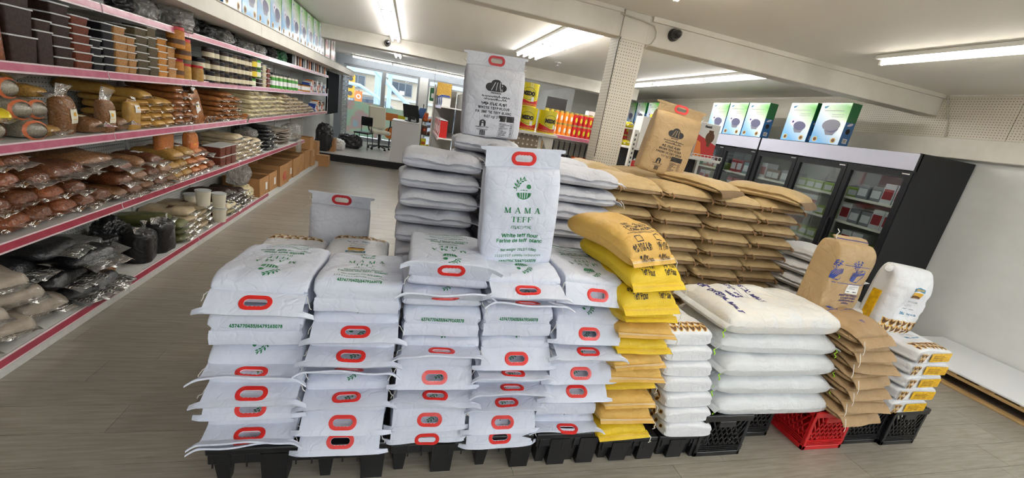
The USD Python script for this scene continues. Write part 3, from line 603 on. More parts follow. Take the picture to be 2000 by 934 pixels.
# ---- pale grey-white sacks, long side to the camera
def back_white(M, lab, v):
    pr = [('faint_print', 'print_faint', G(line('FARINE DE TEFF BLANC', .0, .30, .008, 'l', 0, width=.18), line('WHITE TEFF FLOUR', 0, .315, .008, 'l', 0, width=.15)))]
    t, s = plain_sack(lab, M, 300 + v, 'sack_grey_white', .33, .43, .095, flap=(.05, 0, 25 + 20 * v, 'sack_grey_white'), gus=.02, side=.18, mouth=.2, wrinkle=.011, lump=.024)
    txt = line(('WHITE TEFF FLOUR', 'FARINE DE TEFF BLANC', '9.07 KG NET 20 LB')[v % 3], 0, 0, .008, width=.12); vv, f = tri2d(txt)
    y = .24 + vv[:, 0] * (1 if v else -1); P(t, 'faint_print', (s.on(np.full(len(vv), s.W * .40) + (vv[:, 1] if v else -vv[:, 1]), y, .001), f), 'print_faint', kind='stuff')
    tails = []
    r = random.Random(v)
    for k in range(3):
        y0 = -.045; x0 = r.uniform(-.14, .14)
        P(t, 'stitch_thread', tube([[x0, y0, .05], [x0 + .01, y0 - .03, .045 - r.random() * .02], [x0 + .02, y0 - .05, .02 - r.random() * .03]], .002, 5), 'string_white', 60)
    return t
for nm, px, py, n, z0, rot, H in (('left back', .40, 2.36, 13, .02, 90, .1042), ('right back', 1.24, 2.36, 13, .02, 90, .106), ('left rear', .70, 2.75, 14, .02, 90, .1035), ('right rear', 1.22, 2.75, 13, .02, 90, .107)):
    pile('backwhite', n, (px, py, z0), back_white, lambda i, n, nm=nm: f'grey-white teff sack lying crosswise, {ltop(i, n)} in the {nm} pile', rot, .012, int(px * 100 + py * 10), H=H)
pile('backwhite', 14, (.605, 2.13, .02), back_white, lambda i, n: f'grey-white teff sack, {ltop(i, n)} of the pile behind the upright sack', 0, .01, 7, H=.1025)
# ---- grey-white sack standing on the back pile
def table(x, y, w, h, rows):
    out = [sbox(x, y, x + w, y + h).difference(sbox(x + .0012, y + .0012, x + w - .0012, y + h - .0012)), sbox(x, y + h - .03, x + w, y + h)]
    r = random.Random(3)
    for k in range(rows):
        yy = y + .005 + (h - .04) * k / rows
        out += [sbox(x + .004, yy, x + .004 + (w - .008) * r.uniform(.3, .75), yy + .0022), sbox(x + w - .016, yy, x + w - .005, yy + .0022)]
    return unary_union(out)
def amaren(eth, l1, l2):
    blob = unary_union([Point(-.026, -.006).buffer(.02), Point(.0, .008).buffer(.024), Point(.027, -.006).buffer(.019), sbox(-.026, -.026, .028, -.004)])
    cut = unary_union([LineString([(-.02 + i * .02, -.02), (-.012 + i * .014, 0), (-.004 + i * .01, .018)]).buffer(.0016) for i in range(3)])
    scr = []
    r = random.Random(9)
    for row in range(2):
        x = -.058 + .01 * row
        while x < .058 - .01 * row:
            w = r.uniform(.006, .012); y = .218 - row * .014
            scr.append(LineString([(x, y), (x + w * .4, y + r.uniform(.002, .010)), (x + w * .7, y - .002), (x + w, y + r.uniform(-.002, .008))]).buffer(.0013)); x += w + .002
    man = unary_union([Point(0, 0).buffer(.0135).union(sbox(-.0135, -.02, .0135, 0))]).difference(unary_union([Point(0, .003).buffer(.004), Polygon([(-.006, -.02), (-.004, -.004), (.004, -.004), (.006, -.02)])]))
    bars = [sbox(-.055 + i * .0032, .055, -.055 + i * .0032 + (.0018 if i % 3 else .0025), .080) for i in range(8)]
    return affinity.scale(affinity.translate(G(affinity.translate(blob.difference(cut), 0, .27), line('AMAREN', 0, .233, .008, bold=2, width=.045), *scr, line(eth, 0, .176, .014, 'e', 2, width=.118), line(l1, 0, .157, .0115, bold=3, track=.15, width=.140), line(l2, 0, .136, .0115, bold=3, track=.15, width=.160), line('9.07 kg/ 20 lb', 0, .114, .0125, bold=1, width=.085),
             affinity.translate(man, -.045, .108 - .02), line('AMAREN INC', -.045, .062 - .003 + .025 - .022, .005, bold=2, width=.06), *[affinity.translate(b, 0, -.032) for b in bars], sbox(-.072, .053, -.018, .0545), sbox(-.07, .049, -.022, .0505), table(.025, .02, .07, .11, 12)), 0, .015), 1.28, 1.12, origin=(0, .15))
standing('grey-white black-printed teff sack standing tallest on the back white pile', .385, .43, .12, T(.51, 2.75, 1.468) @ RZ(2) @ RY(-3), 902, 'sack_grey_white', [('black_print', 'print_black', affinity.scale(amaren('ነጭ ጤፍ ዱቄት', 'WHITE TEFF FLOUR', 'FARINE DE TEFF BLANC'), 1.15, 1.1, origin=(0, .16)))], F=.075, handle='handle_dark_red', lean=1.5)
# ---- tan paper sacks in four columns, two deep
def tan(M, lab, v):
    t, s = plain_sack(lab, M, 340 + v, 'sack_tan', .375, .45, .094, flap=(.022, 20, (60, 40, 75, 30)[v], 'gusset_brown'), gus=.03, side=.10, mouth=.14, base=.35, taper=.17, wrinkle=.010, lump=.024, corner=.07, zf=.30)
    z = np.array([[sx * s.W * .40 + dx, -.012 + dy, s.zm + dz] for sx in (-1, 1) for dx, dy, dz in ((0, .01, .01), (.0, -.006, .004), (.004, -.016, -.012), (.0, -.012, -.024))])
    for k in (0, 1): P(t, 'corner_tape', tube(z[4 * k:4 * k + 4], [.004, .006, .005, .004], 5), 'kraft_dark', 40)
    return t
cols = [('first', 1.47, 2.36), ('second', 1.85, 2.33), ('third', 2.235, 2.30), ('fourth', 2.63, 2.32)]
for c, (nm, px, py) in enumerate(cols):
    n = 15; H = .0895
    pile('tan', n, (px, py, .02), tan, lambda i, n, nm=nm: f'tan paper sack, {ltop(i, n)} in the {nm} tan column from left', 0, .016, 5 + c, H=H, var=4)
    pile('tan', 15, (px + .02, py + .50, .02), tan, lambda i, n, nm=nm: f'tan paper sack, {ltop(i, n)} of the pile behind the {nm} tan column', 0, .012, 15 + c, H=.0905, var=4)
plain_sack('long tan paper sack lying askew on top of the fourth tan column', T(2.74, 2.26, 1.37) @ RZ(28) @ RX(-2), 381, 'sack_tan', .36, .52, .085, flap=(.05, 10, 75, 'gusset_brown'), gus=.02, side=.2, drop=.03, taper=.14)
plain_sack('loose tan paper sack lying on top of the third tan column', T(2.15, 2.34, 1.365) @ RZ(24), 382, 'sack_tan', .36, .50, .07, flap=(.05, 10, 85, 'gusset_brown'), gus=.02, side=.2, drop=.02, taper=.14)
standing('brown printed teff sack standing on top of the tan columns', .36, .43, .125, T(1.80, 2.72, 1.40) @ RZ(-8) @ RY(6), 903, 'sack_brown', [('black_print', 'print_black', amaren('ቀይ ጤፍ ዱቄት', 'BROWN TEFF FLOUR', 'FARINE DE TEFF BRUN'))], F=.06, lean=3)
# ---- yellow woven sacks
def yellow_print(v=0):
    return [('black_print', 'print_black', G(line('ቀይ የጤፍ ዱቄት', -.065, .335, .020, 'e', 1, width=.115), line('Teff Flour', -.06, .312, .017, bold=2, width=.085), line('ነጭ የጤፍ', .085, .335, .020, 'e', 1, width=.075), line('Teff Flour', .085, .312, .017, bold=2, width=.075), sbox(-.078, .362, -.042, .385).difference(sbox(-.075, .365, -.045, .382))))]
def yellow_top():
    return [('black_print', 'print_black', G(line('TAYTU MILL', 0, .215, .018, bold=2, width=.15), line('1401 DUNDAS ST', 0, .19, .018, bold=2, width=.16), line('LONDON ON', 0, .162, .019, bold=2, width=.16), sbox(-.11, .150, .10, .1525), sbox(-.07, .143, .11, .1455), sbox(-.09, .10, -.045, .13).difference(sbox(-.086, .104, -.049, .126)), sbox(.05, .10, .095, .13).difference(sbox(.054, .104, .091, .126)), line('ቀይ የጤፍ ዱቄት', -.07, .07, .024, 'e', 1, width=.13), line('Teff Flour', -.06, .04, .021, bold=2, width=.095), line('ነጭ የጤፍ', .085, .07, .024, 'e', 1, width=.085), line('Teff Flour', .085, .04, .021, bold=2, width=.085)))]
YL = [(1.165, 1.46, .150, .095, 'y', 3, 0), (1.165, 1.47, .240, .09, 'a', -2, 0), (1.165, 1.48, .325, .085, 'a', 1, 0), (1.17, 1.53, .405, .075, 'y', 2, 0), (1.16, 1.48, .475, .085, 'a', -3, 0), (1.15, 1.47, .555, .085, 'a', 6, 0), (1.145, 1.47, .635, .095, 'y', 0, 0), (1.14, 1.47, .725, .075, 'a', -3, 0), (1.135, 1.47, .795, .105, 'y', 4, 0), (1.125, 1.47, .890, .115, 'y', 8, 1), (1.15, 1.50, .995, .115, 'y', 12, 1), (1.12, 1.545, 1.095, .125, 'a', 22, 2)]
for i, (px, py, z, H, c, rot, pr) in enumerate(YL):
    lk = 'sack_yellow' if c == 'y' else 'sack_amber'; nm = 'bright yellow' if c == 'y' else 'amber yellow'
    W = .30 if i < 9 else .33
    t, s = plain_sack(f'{nm} woven teff sack, {level(i, 12)} of the yellow pile', T(px, py, z) @ RZ(rot), 400 + i, lk, W, .44, H, flap=(.028, 20, 40, lk), side=.0, mouth=.12, base=.12, taper=.10, tb=.1, gus=0, wrinkle=.012, lump=.022, corner=.06, drop=.0 if i < 9 else .05, prints=() if pr == 0 else yellow_print() if pr == 1 else ())
    if pr == 1 or i in (3, 8):
        P(t, 'black_print', s.lay(G(*[affinity.translate(affinity.rotate(g[2], 180, origin=(0, .36)), 0, .02) for g in yellow_print()])), 'print_black', kind='stuff')
    if pr == 2: P(t, 'black_print', s.lay(affinity.translate(affinity.rotate(yellow_top()[0][2], 180, origin=(0, .22)), 0, .06)), 'print_black', kind='stuff')
    for sgn in (.4, -.4): P(t, 'hem_stitching', s.sheet(sbox(-W * .48, .009 + .006 * sgn, W * .48, .0105 + .006 * sgn), .0052, 20, 40, .028, wave=.006, seed=400 + i), 'string_white' if c == 'a' else 'sack_amber', kind='stuff')
    P(t, 'corner_thread', tube([s.fin(np.array([[W * .47, -.02, s.zm]]))[0] + np.array(q) for q in ((0, 0, 0), (.012, -.004, -.012), (.006, -.008, -.03), (.016, -.006, -.036), (.004, -.004, -.045))], .0022, 5), 'string_white', 60)
# ---- white flour sacks with a printed wheat border
def wheat(x0, x1, y0, y1, n, dens=2):
    br, go = [], []
    h = (y1 - y0)
    for r in range(dens):
        hh = h / dens
        for k in range(n):
            cx = x0 + (x1 - x0) * (k + .5 * (r % 2)) / n; cy = y0 + hh * r
            for sg in (-1, 1):
                l = leaf(cx + sg * hh * .12, cy + hh * .02, hh * 1.02, hh * .36, sg * 30 - 8); br.append(l)
                go.append(l.buffer(hh * .10).difference(l.buffer(hh * .02)))
            go.append(LineString([(cx, cy - hh * .1), (cx + hh * .15, cy + hh * 1.1)]).buffer(hh * .035))
    b = sbox(x0, y0, x1, y1)
    B = unary_union(br).intersection(b); return B, unary_union(go).difference(B).intersection(b)
def banner(cx, cy, w, txt):
    return [('teal_banner', 'print_teal', G(Polygon([(cx - w / 2, cy - .012), (cx - w / 2, cy + .010), (cx, cy + .018), (cx + w / 2, cy + .010), (cx + w / 2, cy - .012), (cx, cy - .004)]))), ('banner_text', 'print_yellow', G(line(txt, cx, cy - .002, .010, bold=3, width=w * .8))),
            ('field_picture', 'print_gold', G(sbox(cx - w * .42, cy - .05, cx + w * .42, cy - .015))), ('grain_picture', 'print_brown', G(*[leaf(cx - w * .4 + i * w * .1, cy - .052, .02, .008, -20 + 8 * i) for i in range(9)], *[sbox(cx - w * .42, cy - .053, cx + w * .42, cy - .051)]))]
def flour_wheat(label, M, seed, W=.31, L=.46, H=.085, name='wheat_flour_sack', full=False, end=None, group=None, band=.075, border=True, **kw):
    s = Sack(W, L, H, seed, **{**dict(mouth=.5, base=.62, taper=.06, tb=.05, side=.35, gus=.008, wrinkle=.008, lump=.016, nx=18, ny=22), **kw})
    t = thing(name, label, 'flour sack', M, group); P(t, 'body', s.body(), 'sack_flour', 40)
    B, Gd = wheat(-W * .44, W * .44, .012, .012 + band, 7)
    if border: P(t, 'wheat_border', s.lay(B, .0012), 'print_brown', kind='stuff'); P(t, 'wheat_outline', s.lay(Gd, .0014), 'print_gold', kind='stuff')
    if full:
        for nm, lk, pol in banner(0, .30, .10, 'LEBIGON'): P(t, nm, s.lay(pol, .0014 if 'text' not in nm and 'grain' not in nm else .002), lk, kind='stuff')
        P(t, 'name_print', s.lay(G(line('TEFF FLOUR', 0, .215, .010, bold=1, width=.08), sbox(-.02, .198, .02, .200), sbox(-.03, .192, .03, .194), sbox(-.045, .172, -.01, .175), sbox(.01, .172, .04, .175))), 'print_grey', kind='stuff')
        P(t, 'weight_print', s.lay(G(line('20kg', -.035, .135, .014, bold=3, width=.045), line('44 lb', .035, .135, .012, bold=2, width=.06))), 'print_teal', kind='stuff')
    if end: 
        yy = s.foot(np.array([0.]), np.array([s.L]))[1][0]
        def ep(poly, off): v, f = tri2d(poly); return s.fin(np.c_[-v[:, 0], np.full(len(v), yy + off), v[:, 1]]), f
        end(t, s, ep)
    return t, s
# border of leaves on the side faces: small printed leaves standing on the gusset
def side_leaves(t, s, sx, seed):
    r = random.Random(seed); br, go = [], []
    for i in range(9):
        for j in range(2):
            y = .03 + (s.L - .06) * (i + .5 * j) / 9; z = s.H * (.22 + .34 * j); l = leaf(y, z - .012, .034, .015, r.choice((-40, 40))); br.append(l); go.append(l.buffer(.003).difference(l))
    def lay(p, o): v, f = tri2d(G(*p)); x = np.full(len(v), sx * (s.W / 2 + o)) - sx * s.gus * np.clip(1 - np.abs(v[:, 1] - s.zm) / (s.H * .3), 0, 1) * .7; return np.c_[x, v[:, 0], v[:, 1]], (f if sx > 0 else f[:, ::-1])
    P(t, 'side_wheat', lay(br, .0025), 'print_brown', kind='stuff'); P(t, 'side_outline', lay(go, .002), 'print_gold', kind='stuff')
r = random.Random(21)
for i in range(7):
    z = .15 + i * .0835; ox = (.0, .0, .01, .005, .0, .012, .01)[i]
    t, s = flour_wheat(f'white plain-ended flour sack, {level(i, 7)} of the pile right of the yellow', T(1.555 - .018 * i + ox * .5, 1.455 + .014 * i, z) @ RZ(r.uniform(-2.5, 2.5)) @ T(0, .46, 0) @ RZ(180), 430 + i, W=.30, H=.088, base=.5, lump=.022, tb=.06, border=(i == 6))
    side_leaves(t, s, 1, i)
# two wheat-border sacks lying behind the leftmost stacks, and the piles below them
def flour_src(M, lab, v): return flour_wheat(lab, M, 450 + v, W=.32, H=.09, full=(v != 2))[0]
pile('flourhid', 8, (-.215, 2.00, .02), flour_src, lambda i, n: f'wheat-border flour sack, {ltop(i, n)} of the pile behind the second front stack', 0, .01, 2, H=.098)
pile('flourhid', 8, (-.545, 2.00, .02), flour_src, lambda i, n: f'wheat-border flour sack, {ltop(i, n)} of the pile behind the leftmost front stack', 0, .01, 4, H=.094)
pile('flourhid', 6, (-.36, 2.88, .02), flour_src, lambda i, n: f'white flour sack under the plain grey standing sack, {ltop(i, n)}', 180, .01, 5, H=.088)
standing('plain pale grey sack standing by the aisle behind the leftmost stacks, blank side forward', .325, .40, .11, T(-.355, 2.50, .562) @ RY(1.5), 904, 'sack_grey_white', [], F=.07, handle='handle_dark_red')
# ---- big white malt sacks lying crosswise
def emblem(cx, cy, R):
    ring = Point(cx, cy).buffer(R).difference(Point(cx, cy).buffer(R * .55)); ticks = [affinity.rotate(sbox(cx - R * .05, cy + R * .64, cx + R * .05, cy + R * .9), 360 * i / 14, origin=(cx, cy)) for i in range(14) if i not in (3, 10)]
    return ring.difference(unary_union(ticks)).union(Polygon([(cx - R * .35, cy - R * .2), (cx, cy + R * .4), (cx + R * .4, cy - R * .1), (cx, cy - R * .35)]).difference(Point(cx, cy - R * .05).buffer(R * .16)))
for i in range(5):
    H = .128 if i < 4 else .15; z = .245 + i * .120
    M = T(2.525 - .024 * i, 1.695 + .014 * i, z) @ RZ(90 + (0, -1, 1.5, -1, 2)[i])
    t, s = plain_sack(f'big white malt sack lying crosswise, {level(i, 5)} of the malt pile' + (' with purple print' if i == 4 else ''), M, 460 + i, 'sack_malt' if i == 4 else 'sack_woven_white', .44, .80, H, flap=(.03, 20, 60, 'sack_woven_white'), side=.0, mouth=.15, base=.15, taper=.13, tb=.13, gus=0, wrinkle=.014, lump=.03, nx=22, ny=34, corner=.05, both=True)
    for k, yy in enumerate((-.012, .812)): P(t, 'lime_thread', tube([[-.19, yy, .055], [-.205, yy, .04], [-.198, yy + .006, .025], [-.212, yy + .004, .012], [-.204, yy, .0]], .003, 5), 'string_lime', 60, label='lime green sewing thread')
    if i == 4:
        g = [line('LIGHT CRYSTAL MALT', -.01, .075, .034, bold=4, width=.37), line('CRYSTAL MALT', -.06, .33, .030, bold=4, width=.26), emblem(.0, .195, .048), sbox(-.17, .268, .02, .270), sbox(-.05, .30, .10, .302)]
        for k in range(2): g.append(affinity.translate(unary_union([sbox(.013 * j, 0, .009 + .013 * j, .016) for j in range(8 - k)]).difference(unary_union([sbox(.003 + .013 * j, .004, .006 + .013 * j, .011) for j in range(8 - k)])), -.16, .245 - .022 * k))
        P(t, 'purple_print', s.lay(G(*g), size=.03), 'print_navy', kind='stuff')
# ---- kraft grain sacks with blue print, on the red crate
def grain_art(cx, cy, k):
    house = Polygon([(-1, -.6), (-.9, .35), (.5, .75), (1.05, .6), (1, -.1), (.3, -.75)]); hatch = [LineString([(-1 + .16 * i, -.1), (-.5 + .16 * i, .9)]).buffer(.028) for i in range(9)]
    w = Polygon([(-.2, -.65), (.1, -.1), (.95, .25), (.9, -.05), (.35, -.62)])
    tw = []
    for a in (-38, -10, 16):
        st = LineString([(-.4, .4), (-.4 + 1.1 * math.sin(math.radians(a)), .4 + 1.1 * math.cos(math.radians(a)))]); tw.append(st.buffer(.025))
        for q in (.5, .75, 1.0):
            pt = st.interpolate(q, normalized=True); tw += [leaf(pt.x, pt.y, .28, .13, -a + 40), leaf(pt.x, pt.y, .28, .13, -a - 40)]
    g = unary_union([house.difference(unary_union(hatch)).difference(w)] + tw)
    return affinity.translate(affinity.scale(g, k, k, origin=(0, 0)), cx, cy)
r = random.Random(31)
for i in range(7):
    z = .285 + i * .077
    t, s = plain_sack(f'brown kraft grain sack, {level(i, 7)} of the pile on the red crate', T(2.645 + (0, .01, .01, .005, -.01, -.03, -.05)[i], 1.41 + .01 * i, z) @ RZ((3, -4, 2, 5, -6, 3, 8)[i]), 480 + i, 'sack_kraft', .33, .46, .082 if i < 6 else .10, flap=(.05, 20, (65, 55, 40, 70, 30, 60, 45)[i], 'sack_kraft'), gus=.03, side=.15, mouth=.3, taper=.12, wrinkle=.012, lump=.02, drop=.02)
    P(t, 'blue_stamp', s.lay(G(*[sbox(-.012, .365 + .006 * j, .016, .368 + .006 * j) for j in range(4)])), 'print_blue', kind='stuff')
    P(t, 'stitch_thread', tube([[-.16, -.03, .035], [-.168, -.045, .01], [-.165, -.05, -.015], [-.170, -.052, -.035]], .0016, 5), 'string_white', 60)
    if i == 6: P(t, 'blue_print', s.lay(G(affinity.rotate(grain_art(-.02, .16, .06), 180, origin=(0, .18)), sbox(-.16, .255, .16, .259)), size=.03), 'print_blue', kind='stuff')
W, L = .33, .42
s = Sack(W, L, .17, 905, mouth=.28, base=.9, side=.72, taper=.10, tb=.02, gus=.0, wrinkle=.010, lump=.02, ny=34, corner=.02)
t = thing('grain_sack', 'fat brown paper grain sack with blue print standing by the glass fridges', 'grain sack', T(2.60, 1.80, .815) @ RZ(4) @ RY(3) @ T(0, .085, L) @ UP)
P(t, 'body', s.body(), 'sack_brown', 40)
P(t, 'blue_print', s.lay(G(grain_art(.03, .235, .056), grain_art(-.135, .235, .05).intersection(sbox(-.17, 0, -.10, 1)), sbox(-.165, .292, .165, .2955), sbox(-.165, .180, .165, .1835)), size=.03), 'print_blue', kind='stuff')
P(t, 'address_print', s.lay(G(line('GRAIN PROCESS ENTERPRISES LTD.', .03, .105, .011, bold=3, width=.18), line('105 COMMANDER BLVD', .03, .088, .010, bold=3, width=.13), line('SCARBOROUGH, ONT.', .03, .071, .010, bold=3, width=.14), line('CANADA', .03, .054, .009, bold=3, width=.06))), 'print_navy', kind='stuff')
P(t, 'white_label', s.lay(sbox(-.015, .123, .09, .178), .002, .03), 'print_white'); P(t, 'label_text', s.lay(G(line('YELLOW CORN FLOUR', .037, .164, .006, width=.08), sbox(.01, .152, .06, .154), sbox(-.005, .132, .02, .136), sbox(.045, .132, .075, .136)), .003), 'print_black', kind='stuff')
P(t, 'sewn_top', s.sheet(sbox(-W * .46, -.01, W * .46, .035), .006, 20, 60, .035, wave=.004, seed=4), 'sack_brown', 35); P(t, 'seam_tape', s.sheet(sbox(-W * .46, .008, W * .46, .013), .009, 20, 60, .035, wave=.004, seed=4), 'print_navy', 35)
P(t, 'stitch_thread', tube([[.15, -.01, .085], [.165, -.03, .09], [.16, -.05, .095], [.175, -.065, .09]], .003, 5), 'string_white', 60)
# ---- right end: white flour sacks on the black crate, yellow printed ends
def yend(t, s, ep):
    w = s.W * .27; z0, z1 = s.H * .20, s.H * .74
    P(t, 'yellow_panel', ep(affinity.translate(sbox(-w, z0, w, z1).buffer(.004), .04, 0), .007), 'print_yellow'); P(t, 'panel_text', ep(G(*[sbox(.04 - w * .8, z0 + .008 + k * .009, .04 + w * (.3 + .1 * (k % 3)), z0 + .0105 + k * .009) for k in range(4)]), .008), 'print_brown', kind='stuff')
    B, Gd = wheat(-s.W * .47, -s.W * .27, s.H * .1, s.H * .8, 2, 2); P(t, 'wheat_border', ep(B, .007), 'print_brown', kind='stuff'); P(t, 'wheat_outline', ep(Gd, .008), 'print_gold', kind='stuff')
for i in range(5):
    z = .285 + i * .088
    t, s = flour_wheat(f'white flour sack with yellow end panel, {level(i, 5)} at the far right', T(3.10 + (0, .01, .015, .01, -.0)[i], 1.44, z) @ RZ((1, -2, 2, -1, 3)[i]) @ T(0, .46, 0) @ RZ(180), 500 + i, W=.33, H=.09, end=yend, full=(i == 4), border=(i == 4), base=.8, tb=.03)
    if i == 4:
        B, Gd = wheat(-.44, -.02, -.165, -.125, 10, 1); rr = lambda g: affinity.rotate(g, -90, origin=(0, 0))
        pass
    side_leaves(t, s, -1, 50 + i)
s = Sack(.31, .42, .17, 906, mouth=.12, base=.85, side=.30, taper=.16, tb=.03, gus=.02, wrinkle=.012, lump=.03, ny=34, corner=.03)
t = thing('wheat_flour_sack', 'white flour sack with wheat border standing at the right before the black fridge side', 'flour sack', T(3.02, 1.72, .725) @ RZ(-4) @ RY(4) @ T(0, .075, .42) @ UP)
P(t, 'body', s.body(), 'sack_flour', 40)
B, Gd = wheat(-.14, .14, .008, .095, 6); P(t, 'wheat_border', s.lay(B, .0012), 'print_brown', kind='stuff'); P(t, 'wheat_outline', s.lay(Gd, .0014), 'print_gold', kind='stuff')
for nm, lk, pol in banner(.01, .30, .085, 'LEBIGON'): P(t, nm, s.lay(pol, .0014 if 'text' not in nm and 'grain' not in nm else .002), lk, kind='stuff')
P(t, 'name_print', s.lay(G(line('TEFF FLOUR', .01, .215, .010, bold=1, width=.075), sbox(-.01, .198, .03, .200), sbox(-.02, .190, .03, .192), sbox(-.03, .170, .0, .174), sbox(.02, .170, .045, .174))), 'print_grey', kind='stuff')
P(t, 'weight_print', s.lay(G(line('20kg', -.02, .135, .014, bold=3, width=.045), line('net 44 lb', .045, .135, .012, bold=2, width=.06))), 'print_teal', kind='stuff')
P(t, 'tied_corner', mv(lathe([(1e-4, 0), (.028, .0), (.012, .03), (.02, .055), (1e-4, .06)], 9), T(.145, .035, .075) @ RY(60)), 'sack_flour', 40)
P(t, 'yellow_side', (lambda v: (v, _BF))(bx(.150, .158, .18, .40, .05, .10)[0]), 'print_yellow')
t, s = flour_wheat('small white flour sack lying before the standing wheat sack, teal banner up', T(2.86, 1.75, .73) @ RZ(-12) @ RX(8), 520, W=.25, L=.34, H=.08)
P(t, 'teal_banner', s.lay(banner(0, .06, .12, 'X')[0][2]), 'print_teal', kind='stuff'); P(t, 'banner_text', s.lay(G(line('LEBIGON', 0, .056, .013, bold=3, width=.10)), .002), 'print_yellow', kind='stuff')
def white_r(M, lab, v): return plain_sack(lab, M, 530 + v, 'sack_flour', .36, .46, .095, flap=(.05, 0, 15, 'sack_flour'), gus=.02, side=.15, taper=.14, wrinkle=.01)[0]
pile('whiter', 10, (3.05, 2.02, .02), white_r, lambda i, n: f'white flour sack, {ltop(i, n)} of the pile behind the kraft sacks', 12, .02, 3, H=.106)
pile('whiter', 7, (2.93, 1.62, .285) if False else (3.02, 2.46, .02), white_r, lambda i, n: f'white flour sack, {ltop(i, n)} of the rear plain pile before the fridges', -6, .02, 6, H=.12)
# ================================================================== CRATES, PALLET
pm('crate_black', srgb(20, 21, 24), .35, bump=(80, .0005, 2)); pm('crate_red', srgb(196, 26, 30), .35, bump=(80, .0005, 2))
pm('pine', srgb(196, 162, 110), .6, tex=(5, srgb(172, 136, 86), 6), stretch=(12, 1.2, 12), bump=(40, .001, 4)); pm('melamine_white', srgb(226, 226, 226), .4)
def crate(label, M, look, w=.31, d=.31, h=.275):
    t = thing('milk_crate', label, 'crate', M)
    for z0, z1, e in ((0, .03, .0), (.235, h, .004)): P(t, 'rim', cat(rbx(-e, w + e, -e, .012, z0, z1, .003), rbx(-e, w + e, d - .012, d + e, z0, z1, .003), rbx(-e, .012, 0, d, z0, z1, .003), rbx(w - .012, w + e, 0, d, z0, z1, .003)), look)
    for z in (.042, .054, .066): P(t, 'rib', cat(bx(0, w, -.001, .008, z, z + .005), bx(0, w, d - .008, d + .001, z, z + .005), bx(-.001, .008, 0, d, z, z + .005), bx(w - .008, w + .001, 0, d, z, z + .005)), look)
    for x, y in ((0, 0), (w - .022, 0), (0, d - .022), (w - .022, d - .022)): P(t, 'corner_post', rbx(x, x + .022, y, y + .022, 0, h, .003), look)
    for side in range(4):
        bars = []
        for k in range(9):
            a = .02 + (w - .04) * k / 8
            for sg in (-1, 1):
                p, q = np.array([a, .006, .075]), np.array([a + sg * .09, .006, .232])
                if q[0] < .015: f = (a - .015) / .09; q = np.array([.015, .006, .075 + .157 * f])
                if q[0] > w - .015: f = (w - .015 - a) / .09; q = np.array([w - .015, .006, .075 + .157 * f])
                if np.linalg.norm(q - p) > .02: bars.append(beam(p, q, .006, .008))
        m = cat(*bars); c = T(w / 2, d / 2, 0) @ RZ(90 * side) @ T(-w / 2, -d / 2, 0); P(t, 'lattice', mv(m, c), look, kind='stuff')
        P(t, 'grip', mv(rbx(w * .32, w * .68, -.003, .012, .195, .235, .003), c), look); P(t, 'side_plate', mv(bx(w * .3, w * .7, .009, .011, .03, .09), c), look)
    P(t, 'base', bx(.01, w - .01, .01, d - .01, .004, .012), look)
    return t
crate('black milk crate under the left end of the malt pile', T(1.655, 1.475, 0), 'crate_black')
crate('red milk crate under the kraft grain sacks', T(2.43, 1.475, 0), 'crate_red', h=.272)
c2 = crate('black milk crate with a worn pale sticker right of the red crate', T(2.775, 1.50, 0), 'crate_black')
P(c2, 'worn_sticker', mv(prism(unary_union([ell(.15, .2, .045, .014, 8), ell(.12, .215, .03, .009, -10), ell(.19, .205, .03, .008, 20)]), .002), np.array([[1, 0, 0, 0], [0, 0, -1, -.003], [0, 1, 0, 0], [0, 0, 0, 1.0]])), 'print_grey', label='worn pale grey sticker')
crate('black milk crate under the yellow-ended sacks at the far right', T(3.085, 1.475, 0), 'crate_black', w=.30)
crate('black milk crate under the back of the malt pile', T(1.99, 1.60, 0), 'crate_black', w=.30)
t = thing('wooden_pallet', 'wooden pallet on the floor along the right wall', 'pallet', T(4.78, -.2, 0))
for i, y in enumerate(np.linspace(0, 2.74, 12)): P(t, 'deck_board', rbx(0, .895, y, y + .1, .118, .136, .002), 'pine')
for x in (0, .42, .85):
    P(t, 'stringer_top', rbx(x, x + .045, 0, 2.84, .092, .118, .003), 'pine')
    for y0, y1 in ((0, .5), (1.05, 1.56), (2.36, 2.84)): P(t, 'block', rbx(x, x + .05, y0, y1, .018, .092, .003), 'pine')
    P(t, 'bottom_board', rbx(x - .02, x + .06, 0, 2.84, 0, .018, .003), 'pine')
solo('white_board', rbx(4.76, 5.68, -.2, 2.66, .137, .155, .003), 'melamine_white', 'white board lying on the wooden pallet along the right wall', 'board')
